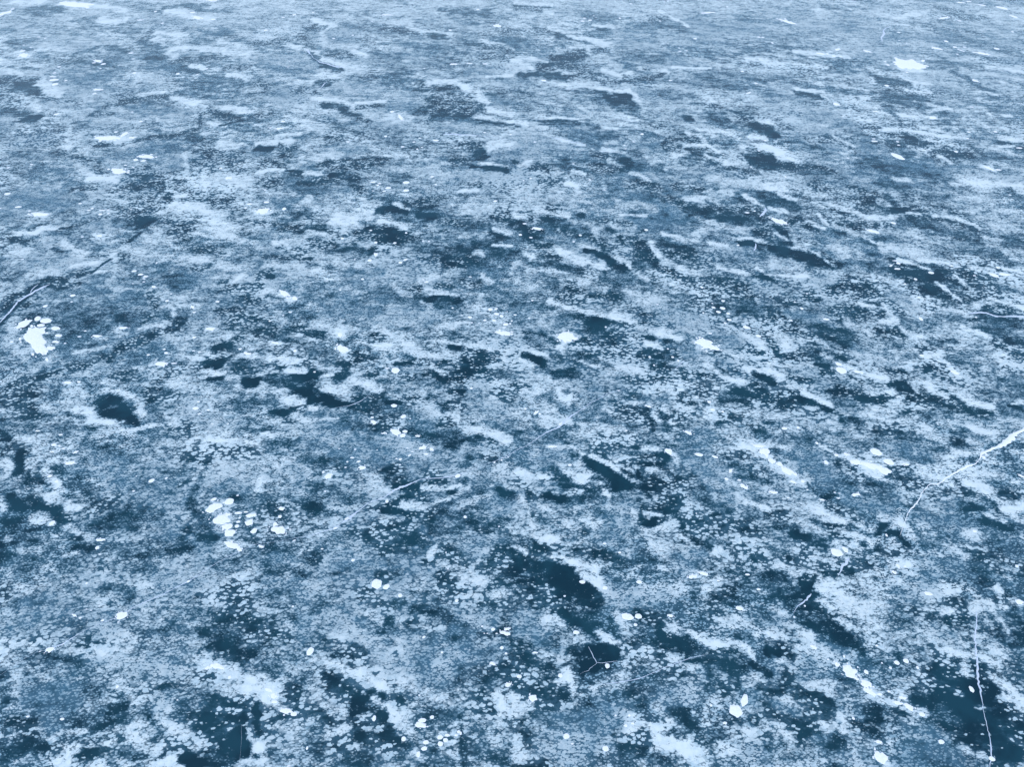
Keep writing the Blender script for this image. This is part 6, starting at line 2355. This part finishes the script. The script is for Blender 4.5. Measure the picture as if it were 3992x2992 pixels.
SPECKS = """23.43 18.8 .082 0 0 .095 r
18.72 15.94 .078 0 0 .085 r
-5.26 20.67 .1 .039 -.025 .074 r
-3.01 15.05 .096 0 0 .064 r
-2.77 15.15 .067 0 0 .092 r
-10.91 14.39 .066 0 0 .09 r
6.58 15.67 .097 0 0 .066 r
21.24 17.42 .1 0 0 .07 r
-29.95 46.78 .186 0 0 .136 r
35.33 46.44 .184 -.03 .009 .134 r
90.78 150.17 .687 -.206 .01 .404 j
65.08 87.26 .393 0 0 .209 r
-28.8 45.42 .261 0 0 .092 r
19.98 52.38 .179 -.021 .007 .17 r
22.16 37.88 .119 .059 -.035 .133 r
-63.5 98.01 .325 .085 -.013 .315 r
-28.22 48.9 .208 0 0 .129 r
-10.83 61.37 .236 .06 -.013 .167 r
56.33 108.62 .368 0 0 .348 r
14.44 67.15 .22 0 0 .21 r
18.8 53.3 .188 -.055 .017 .155 r
-11.33 34.44 .149 .034 -.013 .097 r
-26.6 16.04 .112 0 0 .055 r
-18.4 29.85 .177 0 0 .069 r
-6.41 35.16 .191 0 0 .081 r
-16.83 98.86 .315 0 0 .321 r
-24.91 21.74 .105 .041 -.023 .069 r
-16.54 78 .34 0 0 .179 r
-19.55 28.45 .09 0 0 .125 r
21.86 18.78 .082 0 0 .084 r
-65.3 117.88 .392 0 0 .371 r
6.45 16.09 .083 .029 -.023 .063 r
19.42 19.47 .068 -.026 .032 .091 r
-45.7 70.47 .238 0 0 .201 r
-8.27 34.65 .121 .058 -.028 .103 r
-11.87 34.8 .174 0 0 .08 r
-70.76 112.3 .472 0 0 .258 r
-51.93 113.53 .286 0 0 .438 r
34.85 105.75 .429 .365 -.028 .225 j
74.33 128.92 .35 0 0 .479 r
-45.87 71.34 .342 .048 -.005 .136 j
-27.76 54.22 .192 0 0 .145 r
-32.57 54.37 .193 0 0 .145 r
-17.95 65.42 .216 0 0 .183 r
-1.91 73.45 .233 0 0 .212 r
-1.49 53.08 .161 .097 -.033 .148 r
-34.59 37.12 .157 0 0 .096 r
16.38 32.67 .147 0 0 .085 r
23.1 36.27 .116 0 0 .125 r
-14.3 64.6 .171 0 0 .22 r
39.57 57.9 .16 0 0 .192 r
26.99 53.16 .152 0 0 .173 r
7.09 26.57 .107 0 0 .086 r
-68.18 140.83 .656 0 0 .305 j
-60.13 145.45 .48 0 0 .45 r
-54.88 141.17 .469 0 0 .429 r
-8.35 57.46 .249 0 0 .121 r
-36.56 37.53 .197 0 0 .075 r
56.48 86.18 .221 0 0 .293 r
.89 66.16 .185 0 0 .206 r
19.92 54.33 .164 0 0 .162 r
-4.11 19.72 .084 0 0 .076 r
-.35 19.65 .083 0 0 .076 r
11.06 16.64 .069 0 0 .078 r
-31.33 95.5 .293 0 0 .271 r
25.16 27.93 .075 0 0 .123 r
21.58 20.13 .095 0 0 .066 r
17.25 91.46 .244 0 0 .287 r
-23.69 47.3 .16 0 0 .124 r
-2.48 51.37 .168 0 0 .136 r
-7.64 35.03 .119 .091 -.034 .078 r
-62.89 122.99 .388 0 0 .346 r
-34.43 35.37 .176 0 0 .071 r
-58.83 113.93 .318 0 0 .352 r
64.49 92.19 .272 0 0 .258 r
-35.86 43.08 .169 0 0 .099 r
6.16 27.27 .136 0 0 .064 r
-6.82 118.14 .572 0 0 .209 r
-10.55 44.78 .224 0 0 .078 r
-43.68 134.93 .398 0 0 .4 r
26.19 70.83 .25 0 0 .157 r
-33.73 35.72 .146 0 0 .082 r
18.35 56.53 .148 0 0 .169 r
-3.33 42.32 .126 0 0 .122 r
20.59 33.26 .111 0 0 .096 r
-44.11 48.28 .162 0 0 .113 r
-12.29 64.53 .171 0 0 .18 r
-14.66 57.92 .16 0 0 .157 r
-26.33 21.92 .098 .019 -.01 .06 r
12.91 140.14 .448 0 0 .364 r
-13.75 33.43 .089 0 0 .115 r
-26.98 24.3 .084 0 0 .08 r
-9.6 79.38 .233 0 0 .196 r
31.61 130.26 .352 0 0 .378 r
74.47 125.96 .343 0 0 .359 r
1.38 68.46 .222 0 0 .151 r
17.72 49.45 .182 0 0 .101 r
44.14 60.23 .205 0 0 .128 r
-24.68 39.39 .159 .039 -.01 .078 r
22.97 31.05 .144 0 0 .063 r
38.09 60.29 .222 .144 -.021 .103 r
3.22 14.61 .086 0 0 .045 r
13.13 24.48 .102 0 0 .064 r
-16.67 90.74 .229 0 0 .252 r
-4.31 117.93 .367 0 0 .278 r
50.99 98.94 .43 0 0 .161 r
-10.98 38.98 .12 0 0 .101 r
25.43 25.52 .099 0 0 .068 r
52.68 121.54 .317 0 0 .34 r
-61.38 105.48 .27 0 0 .275 r
-50.75 95.54 .251 0 0 .238 r
-14.07 87.63 .236 0 0 .21 r
-14.89 75.78 .214 0 0 .172 r
36.01 114.58 .287 0 0 .311 r
-31.39 46.53 .159 0 0 .095 r
-29.41 52.57 .17 0 0 .109 r
7.27 66.07 .152 0 0 .185 r
13.82 46.22 .123 0 0 .121 r
25.48 51.33 .13 0 0 .136 r
-24.98 32.85 .097 .045 -.023 .08 r
-7.97 32 .123 .057 -.017 .061 r
16.7 39.62 .113 0 0 .102 r
89.3 152.5 .499 0 0 .347 r
38.86 61.17 .259 0 0 .093 r
-49.02 72.89 .22 0 0 .152 r
-11.68 13.51 .093 0 0 .035 r
-40.67 144 .381 0 0 .38 r
14.33 140.69 .374 0 0 .366 r
74.66 124.46 .32 -.344 .035 .284 r
-47.36 71.34 .229 0 0 .136 r
-38.45 49.01 .182 0 0 .086 r
-20.54 52.61 .189 0 0 .093 r
11.85 46.25 .105 0 0 .134 r
76.63 123.32 .507 0 0 .199 r
19.39 50.96 .139 0 0 .12 r
2.21 39.36 .121 0 0 .09 r
2.01 65.6 .184 0 0 .143 r
14.23 45.77 .114 0 0 .119 r
1.07 39.93 .106 0 0 .103 r
-30.3 47.27 .142 0 0 .096 r
.29 52.17 .151 0 0 .108 r
-26.88 31.67 .102 0 0 .073 r
-25.19 40.75 .131 0 0 .082 r
35.39 35.16 .107 0 0 .081 r
-35.65 81.53 .212 0 0 .177 r
-10.95 134.93 .308 0 0 .371 r
-95.12 147.67 .35 0 0 .395 r
-71.8 116.62 .291 0 0 .274 r
-52.79 92.12 .245 0 0 .193 r
-6.49 147.29 .349 0 0 .393 r
-21.33 89.08 .239 0 0 .184 r
24.18 110.75 .28 0 0 .253 r
-1.81 21.36 .075 0 0 .058 r
-13.54 22.68 .077 0 0 .06 r
3.29 23.39 .078 0 0 .062 r
5.7 16.09 .068 0 0 .048 r
18.43 19.29 .073 0 0 .054 r
-15.84 77.25 .181 0 0 .177 r
60.87 92.08 .204 0 0 .225 r
-27.09 46.87 .133 0 0 .095 r
16.68 48.93 .136 0 0 .1 r
38.69 54.92 .145 0 0 .115 r
29.37 44.17 .129 0 0 .089 r
-26.62 20.22 .079 .048 -.021 .039 r
-71.26 113.93 .27 0 0 .264 r
-61.79 81.75 .213 0 0 .164 r
-14.54 27.51 .109 .047 -.014 .046 r
-67.04 118.4 .327 0 0 .233 r
36.93 109.61 .309 0 0 .208 r
81.88 140.34 .374 0 0 .304 r
65.26 100.54 .29 0 0 .183 r
-.7 50.3 .184 0 0 .074 r
-29.94 71.86 .161 0 0 .16 r
-15.18 67.06 .154 0 0 .147 r
-24.1 39.78 .113 0 0 .08 r
-12.55 26.85 .094 0 0 .055 r
-15.66 77.65 .181 0 0 .165 r
44.35 128.08 .209 0 0 .421 r
-19.39 31.29 .087 0 0 .072 r
17.23 21.97 .065 0 0 .059 r
18.1 22.71 .066 0 0 .06 r
2.25 78.97 .159 0 0 .182 r
9.29 78.59 .171 0 0 .168 r
-47.15 71.76 .161 0 0 .149 r
-11.32 66.54 .142 0 0 .145 r
-16.6 44.32 .112 0 0 .09 r
6.48 64.78 .14 0 0 .14 r
23.62 64.12 .139 0 0 .139 r
-18.7 29.36 .091 0 0 .06 r
8.8 37.56 .102 0 0 .075 r
-63.45 138.91 .278 0 0 .359 r
-68.01 110.7 .233 0 0 .253 r
-59.35 82.62 .227 0 0 .138 r
42.85 131.13 .266 0 0 .328 r
50.22 89.12 .199 0 0 .184 r
59.81 90.14 .201 0 0 .187 r
-53.92 71.21 .171 0 0 .136 r
-45.61 65.77 .163 0 0 .123 r
19.46 31.07 .108 0 0 .054 r
-42.36 142.44 .321 0 0 .311 r
68.11 133.71 .306 0 0 .281 r
-.92 20.89 .075 0 0 .045 r
-67.33 146.04 .27 0 0 .388 r
-12.75 89.05 .186 0 0 .184 r
-3.65 91.94 .19 0 0 .193 r
-9.01 77.42 .169 0 0 .152 r
43.46 131 .248 0 0 .327 r
-44.87 70.65 .159 0 0 .135 r
-38.29 49.82 .11 0 0 .102 r
-4.11 58.3 .141 0 0 .105 r
-22.09 51.27 .112 0 0 .106 r
45.64 58.52 .141 0 0 .106 r
38.22 57.11 .119 0 0 .12 r
42.6 51.82 .112 0 0 .107 r
-34.16 35.98 .092 0 0 .072 r
-11.78 35.63 .092 0 0 .072 r
-12.16 34.4 .09 0 0 .069 r
-8.24 34.12 .09 0 0 .069 r
-47.65 82.4 .201 0 0 .138 r
19.89 141.87 .188 0 0 .494 r
47.43 90.03 .268 0 0 .125 r
49.94 88.11 .211 0 0 .151 r
12.07 45.17 .087 0 0 .105 r
-1.29 34.35 .075 0 0 .079 r
-.77 34.57 .076 0 0 .079 r
-28.82 76.09 .155 0 0 .148 r
2.97 89.05 .173 0 0 .184 r
88.33 134.03 .234 0 0 .339 r
-39.31 48.08 .117 0 0 .084 r
1.92 54.41 .125 0 0 .097 r
1.58 51.66 .122 0 0 .091 r
8.73 42.05 .108 0 0 .073 r
-.17 50.87 .102 0 0 .105 r
-5.54 53.23 .105 0 0 .11 r
8.47 50.37 .101 0 0 .103 r
-13.27 31.65 .08 0 0 .064 r
27.87 123.89 .288 0 0 .225 r
21.48 19.07 .052 0 0 .053 r
-30.8 130.38 .265 0 0 .271 r
-12.1 90.21 .201 0 0 .156 r
33.05 89.5 .2 0 0 .155 r
-36.13 57.98 .15 0 0 .087 r
-27.67 47.05 .133 0 0 .068 r
13.64 53.79 .144 0 0 .08 r
-27.06 26.44 .101 0 0 .039 r
-5.2 17.2 .06 0 0 .04 r
13.36 141.87 .339 0 0 .247 r
-35.89 60.75 .082 0 0 .166 r
-.16 91.36 .162 0 0 .191 r
32.85 79.35 .147 0 0 .157 r
-41.49 54.17 .115 0 0 .097 r
-8.69 57.84 .12 0 0 .104 r
13.59 47.33 .107 0 0 .083 r
-22.11 38.28 .095 0 0 .066 r
-12.2 33.87 .09 0 0 .058 r
-7.45 35.39 .092 0 0 .061 r
-8.57 34.71 .091 0 0 .06 r
22.89 31.55 .087 0 0 .055 r
-32.52 93.41 .192 0 0 .164 r
76.07 125.96 .24 0 0 .256 r
51.96 122.65 .168 0 0 .345 r
-49.78 61.45 .145 0 0 .094 r
-35.93 57.46 .14 0 0 .086 r
-.02 51.27 .093 0 0 .106 r
53.68 121.21 .25 0 0 .218 r
-8.74 64.85 .118 0 0 .12 r
-16.52 56.09 .108 0 0 .101 r
-.88 28.64 .076 0 0 .05 r
31.47 86.42 .169 0 0 .147 r
57.54 74.89 .153 0 0 .121 r
-18.69 16.94 .051 0 0 .04 r
-12.13 86.95 .157 0 0 .149 r
7.59 82.78 .152 0 0 .139 r
-45.23 71.42 .137 0 0 .114 r
-3.65 51.01 .111 0 0 .075 r
27.1 71.16 .137 0 0 .113 r
17.69 52.48 .094 0 0 .093 r
26.65 54.17 .115 0 0 .08 r
-7.88 35.77 .092 0 0 .051 r
21.03 31.79 .073 0 0 .055 r
23.05 151.09 .297 0 0 .273 r
-23.33 38.28 .119 0 0 .044 r
73.29 122.48 .218 0 0 .221 r
-82.11 131.19 .248 0 0 .219 r
15.84 89.08 .146 0 0 .154 r
14.52 88.11 .145 0 0 .151 r
-32.57 55.45 .107 0 0 .083 r
-9.36 64.91 .118 0 0 .1 r
28.19 55.5 .107 0 0 .083 r
-25.89 22.41 .069 0 0 .034 r
-80.71 130.57 .212 0 0 .244 r
-48.08 115.8 .193 0 0 .203 r
-53.23 98.78 .172 0 0 .16 r
-37.45 145.52 .231 0 0 .289 r
-27.78 132.12 .214 0 0 .249 r
42.11 84.38 .154 0 0 .128 r
-4.34 26.57 .04 0 0 .071 r
-4.13 25.34 .04 0 0 .068 r
-80.81 125.73 .223 0 0 .205 r
-64.92 115.8 .209 0 0 .18 r
-61.48 120.17 .215 0 0 .191 r
1.39 78.41 .122 0 0 .129 r
10.8 76.09 .119 0 0 .124 r
-21.07 52.1 .094 0 0 .077 r
-12.99 35.7 .077 0 0 .051 r
-15.02 28.42 .069 0 0 .042 r
-26.2 22.49 .063 0 0 .034 r
-46.48 81.81 .138 0 0 .123 r
-11.58 87.43 .144 0 0 .135 r
27.07 140.14 .224 0 0 .242 r
30.53 152.81 .24 0 0 .278 r
-42.7 71.52 .137 0 0 .091 r
12.73 29.73 .056 0 0 .052 r
23.19 31.46 .087 0 0 .036 r
-27.75 19.77 .068 .026 -.008 .024 r
-1.66 20.9 .053 0 0 .034 r
-1.48 20.9 .053 0 0 .034 r
14.54 87.02 .131 0 0 .134 r
18.83 53.95 .086 0 0 .08 r
-7.97 38.84 .072 0 0 .056 r
-.28 34.88 .068 0 0 .05 r
-25.52 22.71 .053 .021 -.011 .033 r
74.97 123.89 .186 0 0 .2 r
29.01 124.12 .204 0 0 .175 r
-18.3 31.73 .051 0 0 .055 r
-48.82 113.28 .158 0 0 .175 r
-13.81 115.9 .161 0 0 .181 r
-16.19 75.86 .119 0 0 .099 r
27.99 125.49 .171 0 0 .204 r
41.28 149.02 .196 0 0 .267 r
-15.97 61.39 .083 0 0 .094 r
-82.57 126.9 .19 0 0 .182 r
29.34 81.97 .113 0 0 .109 r
-36.89 57.15 .089 0 0 .069 r
-28.52 48 .081 0 0 .056 r
-4.62 52.08 .085 0 0 .061 r
-35.52 116.52 .162 0 0 .159 r
66.46 129.35 .175 0 0 .187 r
-57.46 71.78 .08 0 0 .114 r
-27.22 33.05 .059 0 0 .038 r
45.95 97.41 .128 0 0 .122 r
50.37 141.66 .188 0 0 .185 r
29.77 152.34 .16 0 0 .242 r
26.7 85.42 .103 0 0 .101 r
-3 50.96 .065 0 0 .06 r
-.45 52.66 .066 0 0 .062 r
-10.12 35.57 .054 0 0 .041 r
-35.84 119.15 .148 0 0 .141 r
-25.58 140 .168 0 0 .181 r
41.33 152.66 .18 0 0 .208 r
15.19 143.29 .152 0 0 .188 r
67.15 127.96 .139 0 0 .158 r
53.37 86.68 .091 0 0 .089 r
15.53 142.22 .113 0 0 .155 r"""
SNOW_M = snow_material('wind packed snow', (0.76, 0.82, 0.84), (0.86, 0.89, 0.90))
CRACK_M = snow_material('white crack ice', (0.48, 0.58, 0.70), (0.64, 0.72, 0.80))

def patch_geo(ax, bx, kind, rng):
    """low mound of snow with an uneven outline; returns verts, faces around the origin"""
    big = max(math.hypot(*ax), math.hypot(*bx)); n = 24 if big < 0.6 else (36 if big < 1.5 else 72)
    amp = {'r': 0.10, 'b': 0.08, 'j': 0.26, 'J': 0.24}[kind]
    ph = [(rng.uniform(0, 6.28), k, rng.uniform(0.5, 1.0) / (k ** 0.75)) for k in range(2, 14 if n > 30 else 8)]
    corners = None
    if kind == 'b':
        a0 = rng.uniform(0, 6.28); m = rng.choice((4, 5, 5, 6))
        corners = [(a0 + 6.2832 * (q + rng.uniform(-0.22, 0.22)) / m, rng.uniform(0.95, 1.3)) for q in range(m)]
    def rad(a):
        if corners:
            for (a1, r1), (a2, r2) in zip(corners, corners[1:] + [(corners[0][0] + 6.2832, corners[0][1])]):
                t = (a - a1) % 6.2832; span = a2 - a1
                if t <= span:
                    return r1 * r2 * math.sin(span) / max(1e-3, r1 * math.sin(t) + r2 * math.sin(span - t)) * rng.uniform(0.98, 1.02)
        v = 1 + amp * sum(c * math.sin(k * a + p) for p, k, c in ph)
        if kind in 'jJ': v += rng.uniform(-0.05, 0.05)
        return max(0.35, min(1.45, v))
    rim = [rad(2 * math.pi * i / n) for i in range(n)]
    hgt = min(0.06, 0.014 + 0.022 * big)
    vs, fs = [], []
    prof = [(1.0, -0.02), (0.97, hgt * 0.35), (0.86, hgt * 0.75), (0.55, hgt), (0.0, hgt * 1.05)]
    for k, (q, z) in enumerate(prof[:-1]):
        for i in range(n):
            a = 2 * math.pi * i / n; r = q * (rim[i] if q > 0.8 else 0.6 * rim[i] + 0.4 * rim[i - 1])
            zz = z + (rng.uniform(-0.15, 0.15) * hgt if k > 1 else 0)
            vs.append((ax[0] * r * math.cos(a) + bx[0] * r * math.sin(a), ax[1] * r * math.cos(a) + bx[1] * r * math.sin(a), zz))
    vs.append((0, 0, prof[-1][1])); top = len(vs) - 1
    for k in range(len(prof) - 2):
        for i in range(n):
            j = (i + 1) % n; fs.append((k * n + i, k * n + j, (k + 1) * n + j, (k + 1) * n + i))
    b0 = (len(prof) - 2) * n
    for i in range(n): fs.append((b0 + i, b0 + (i + 1) % n, top))
    return vs, fs

def extra_bits(ax, bx, kind, rng, vs, fs):
    """crumbs of the same snow that trail off a ragged patch"""
    if kind not in 'jJ': return
    for _ in range(5 if kind == 'j' else 12):
        a = rng.uniform(0, 6.28); q = rng.uniform(0.95, 1.45 if kind == 'j' else 1.6); s = rng.uniform(0.06, 0.2) if kind == 'j' else rng.uniform(0.04, 0.13)
        cx = ax[0] * q * math.cos(a) + bx[0] * q * math.sin(a); cy = ax[1] * q * math.cos(a) + bx[1] * q * math.sin(a)
        v2, f2 = patch_geo((ax[0] * s, ax[1] * s), (bx[0] * s * 1.5, bx[1] * s * 1.5), 'r', rng)
        o = len(vs); vs += [(x + cx, y + cy, z) for x, y, z in v2]; fs += [tuple(i + o for i in f) for f in f2]

def link_mesh(name, vs, fs, mat, loc=(0, 0, 0), smooth=True):
    me = bpy.data.meshes.new(name); me.from_pydata(vs, [], fs); me.update()
    if smooth: me.polygons.foreach_set('use_smooth', [True] * len(me.polygons))
    me.materials.append(mat)
    o = bpy.data.objects.new(name, me); o.location = loc; sc.collection.objects.link(o)
    return o

for k, row in enumerate(SNOW.strip().split('\n')):
    data, label = row.split('|'); f = data.split(); v = [float(q) for q in f[:6]]; kind = f[6]
    rng = random.Random(k * 7 + 3)
    vs, fs = patch_geo(v[2:4], v[4:6], kind, rng); extra_bits(v[2:4], v[4:6], kind, rng, vs, fs)
    o = link_mesh('snow_patch', vs, fs, SNOW_M, (v[0], v[1], 0))
    o['label'] = label; o['category'] = 'snow patch'; o['group'] = 'white snow patches scattered over the frozen lake'

vs, fs = [], []
for k, row in enumerate(SPECKS.strip().split('\n')):
    f = row.split(); v = [float(q) for q in f[:6]]
    v2, f2 = patch_geo(v[2:4], v[4:6], f[6], random.Random(k + 900)); o = len(vs)
    vs += [(x + v[0], y + v[1], z) for x, y, z in v2]; fs += [tuple(i + o for i in q) for q in f2]
o = link_mesh('snow_specks', vs, fs, SNOW_M); o['kind'] = 'stuff'
o['label'] = 'tiny white specks of snow sprinkled over the frosted ice'; o['category'] = 'snow specks'

# ---------------------------------------------------------------- cracks: low irregular ridges of white ice and snow
CRACKS = """thin white crack running across the lower left with snow lumps strung along it|ice crack|-29.35 18.36 .015 -29.02 18.72 .015 -28.62 19.24 .019 -27.83 19.75 .023 -27.29 19.89 .023 -26.69 20.23 .068 -25.69 21.06 .019 -24.84 21.6 .019 -23.86 22.06 .024 -23.36 22.61 .02 -22.61 23.13 .028 -21.81 23.56 .024 -20.57 24.45 .02 -19.76 25.23 .017 -18.44 26.39 .021 -17.2 27.08 .017 -16.82 27.28 .017 -15.67 27.44 .021 -13.71 27.89 .026 -12.1 28.47 .078 -11.65 28.89 .026 -11.2 29.36 .106 -10.59 29.95 .022 -9.99 30.68 .022 -8.97 31.12 .027 -7.99 32.04 .069 -6.59 32.75 .028 -3.92 33.1 .056 -2.74 33.76 .023 -1.25 34.44 .024 .27 35.45 .087 1.05 35.97 .029 2.04 36.89 .025 3.87 38.24 .09 4.94 39.36 .03 6.25 40.51 .026 7.81 41.7 .021 9.34 42.31 .021 11.11 42.93 .019 12.46 43.46 .019
thick white pressure crack climbing to the right edge of the ice|pressure crack|26.08 27.89 .017 26.76 28.94 .026 27.28 29.58 .053 27.84 30.23 .08 28.45 30.9 .081 29.24 31.69 .096 30.01 32.39 .124 30.32 32.51 .194 30.91 32.79 .153 31.73 33.17 .126 32.85 33.59 .112 33.59 33.95 .141 34.02 34.15 .085 34.54 34.57 .028 35.13 35 .143 35.83 35.45 .087 36.41 35.84 .087 37.28 36.23 .131 38.11 36.7 .22 38.9 37.29 .118 39.59 37.78 .149 40.82 38.66 .12
short white crack broken into lumps below the black broken pool|ice crack|20.84 24.86 .062 21.13 25.23 .087 21.41 25.56 .1 21.83 25.81 .113 22.13 26.06 .075
white crack down through the dark flaky ice in the bottom right corner|ice crack|28.57 22.44 .02 28.11 21.42 .027 27.58 20.44 .069 27.11 19.49 .079 26.88 18.72 .1 26.44 17.68 .098 26.15 16.96 .086 25.98 16.32 .064 25.93 15.77 .074 25.79 15.17 .062 25.52 14.51 .072 25.29 14 .051 24.96 13.37 .05
fine curved crack crossing dark ice beside flaky frost at lower right|ice crack|17.19 22.16 .024 17.55 22.61 .024 17.79 22.87 .048 18.19 23.13 .06 18.51 23.4 .108 18.75 23.56 .084
white crack along the dark lead at the left edge of the photo|ice crack|-46.51 50.89 .14 -46.51 51.42 .123 -46.65 52.5 .107 -46.68 53.48 .144 -46.7 54.08 .127 -46.59 54.24 .073 -46.42 54.49 .164 -46.23 54.98 .146 -45.99 55.47 .129 -45.74 56.23 .093 -45.27 56.78 .093 -44.91 57.08 .075
short white branch crack above the long crack in the left dark lead|ice crack|-46.03 55.31 .092 -46.09 55.93 .129 -46.07 56.65 .168 -45.94 57 .112
pale crack crossing the tip of the zigzag lead at the top|ice crack|-33.14 122.27 .126 -32.47 121.05 .126 -31.55 119.61 .062 -30.26 118.32 .123 -28.14 116.81 .153 -26.43 116.35 .152
pale vertical hairline crack on grey ice near the top right corner|ice crack|63.29 128.94 .066 64.2 130.96 .133 65.13 133.04 .203 66.17 135.17 .205 67.03 136.47 .172 68.02 137.35 .138
forked white crack inside the dark triangular pool at the bottom centre|ice crack|4.5 20.05 .057 4.59 19.8 .045 4.73 19.41 .045 4.86 19.15 .056 4.9 19.05 .045
thin lower left fork of the crack in the dark triangular pool|ice crack|4.9 19.08 .045 4.69 18.9 .022 4.5 18.75 .026 4.42 18.63 .022 4.04 18.51 .018 3.92 18.42 .015
thin right fork of the crack in the dark triangular pool|ice crack|4.9 19.07 .045 5.2 19.05 .022 5.57 19.12 .015 5.95 19.18 .022 6.11 19.21 .015
faint crack trailing right from the dark triangular pool|ice crack|4.86 17.79 .011 5.89 17.9 .015 6.94 18.09 .018 7.54 18.24 .018 8.33 18.57 .015 8.96 18.87 .015 9.6 19.1 .015 10.55 19.41 .015 11.49 19.61 .015
straight white crack below the black clear pool left of centre|ice crack|-14.65 39.93 .02 -13.83 40.13 .02 -12.99 40.25 .061 -12.56 40.51 .062 -12.2 40.84 .062 -11.84 41.19 .031 -11.58 41.55 .031
white pale seam on smooth grey ice at upper middle|ice crack|-9.32 91.49 .034 -8.02 91.33 .102 -5.97 91.18 .102 -3.59 90.86 .051 -2.23 90.46 .051 -.2 89.68 .034
pale seam branching from frost right of the upper middle|ice crack|5.2 90.46 .152 6.18 89.83 .151 7.49 89.29 .125 8.78 88.52 .1 9.56 87.91 .033
long pale seam running to the right edge above the middle|ice crack|42.02 52.34 .036 42.76 52.42 .089 43.43 52.57 .089 43.89 52.54 .089 44.51 52.11 .089 45.12 51.92 .071 45.84 51.95 .106 47.07 51.95 .106 47.69 51.88 .088
stepped white crack beside flaky dark ice at upper left|ice crack|-34.65 125.03 .064 -33.71 124.01 .16 -32.93 122.27 .126
white crack bar across the small dark lead at upper left|ice crack|-28.72 107.43 .057 -28.33 108.76 .116 -28.02 110.01 .146
fine crack over the dark ice left of the scratch marks at left|ice crack|-41.18 59.87 .077 -40.98 60.38 .077 -40.87 60.84 .039 -40.74 61.4 .078
dotted snow filled crack dropping through dark ice at upper right|ice crack|27.41 69.89 .085 27.74 70.5 .128 28.1 71.35 .151 28.43 72.04 .13
short white crack under the bright streak at upper right|ice crack|24.95 62.93 .079 25.3 63.91 .1 25.55 64.51 .081
thin crack slanting through dark flaky ice right of centre|ice crack|13.67 44.58 .016 14.12 45.06 .022 14.58 45.56 .022 14.93 45.93 .022
faint vertical hairline crack in the dark ice at the bottom left|ice crack|-14.75 15.57 .01 -14.54 14.9 .01 -14.38 14.13 .01 -14.27 13.37 .01"""
for k, row in enumerate(CRACKS.strip().split('\n')):
    label, cat, nums = row.split('|'); f = [float(q) for q in nums.split()]
    pts = list(zip(f[0::3], f[1::3], f[2::3])); rng = random.Random(k + 40)
    path = []
    for (ax, ay, aw), (bx, by, bw) in zip(pts[:-1], pts[1:]):
        L = math.hypot(bx - ax, by - ay); m = max(2, int(L / max(0.12, 0.8 * min(aw, bw) * 2)))
        for i in range(m):
            t = i / m; path.append([ax + (bx - ax) * t, ay + (by - ay) * t, aw + (bw - aw) * t])
    path.append(list(pts[-1]))
    ph1, ph2 = rng.uniform(0, 6), rng.uniform(0, 6)
    vs, fs = [], []
    for i, (x, y, wd) in enumerate(path):
        a = path[max(0, i - 1)]; b = path[min(len(path) - 1, i + 1)]
        tx, ty = b[0] - a[0], b[1] - a[1]; L = math.hypot(tx, ty) or 1; nx, ny = -ty / L, tx / L
        jit = wd * (0.8 * math.sin(i * 0.31 + ph1) + 0.6 * math.sin(i * 0.083 + ph2) + rng.uniform(-0.35, 0.35))
        taper = min(1.0, 0.25 + 0.2 * i, 0.25 + 0.2 * (len(path) - 1 - i))
        taper *= 0.75 + 0.45 * math.sin(i * 0.05 + ph2 * 2) + 0.2 * math.sin(i * 0.21 + ph1)
        taper = max(0.25, taper)
        wl = wd * taper * rng.uniform(0.6, 1.35); wr = wd * taper * rng.uniform(0.6, 1.35)
        cx, cy = x + nx * jit, y + ny * jit; h = min(0.10, 0.35 * (wl + wr) * 0.5) + 0.004
        for q, z in ((wl, -0.004), (wl * 0.6, h * 0.75), (0, h), (-wr * 0.6, h * 0.75), (-wr, -0.004)): vs.append((cx + nx * q, cy + ny * q, z))
    for i in range(len(path) - 1):
        for q in range(4): fs.append((i * 5 + q + 1, i * 5 + q, i * 5 + 5 + q, i * 5 + 6 + q))
    ox, oy = pts[len(pts) // 2][:2]
    vs = [(x - ox, y - oy, z) for x, y, z in vs]
    o = link_mesh('ice_crack' if cat == 'ice crack' else 'pressure_crack', vs, fs, CRACK_M if cat == 'ice crack' else SNOW_M, (ox, oy, 0))
    o['label'] = label; o['category'] = cat; o['group'] = 'white cracks across the lake ice'

# ---------------------------------------------------------------- thin winter air over the lake
HAZE = 0.0
if HAZE > 0:
    S = 700.0; z0, z1 = -1.0, 46.0
    vs = [(x, y, z) for z in (z0, z1) for x, y in ((-S, -S), (S, -S), (S, S), (-S, S))]
    fs = [(3, 2, 1, 0), (4, 5, 6, 7), (0, 1, 5, 4), (1, 2, 6, 5), (2, 3, 7, 6), (3, 0, 4, 7)]
    g = N('cold air'); v = g.node('ShaderNodeVolumePrincipled'); v.inputs['Density'].default_value = HAZE
    v.inputs['Color'].default_value = (0.86, 0.92, 1.0, 1); v.inputs['Anisotropy'].default_value = 0.2
    o = g.node('ShaderNodeOutputMaterial'); g.link(v.outputs[0], o.inputs['Volume'])
    hz = link_mesh('haze', vs, fs, g.m, smooth=False); hz['kind'] = 'stuff'
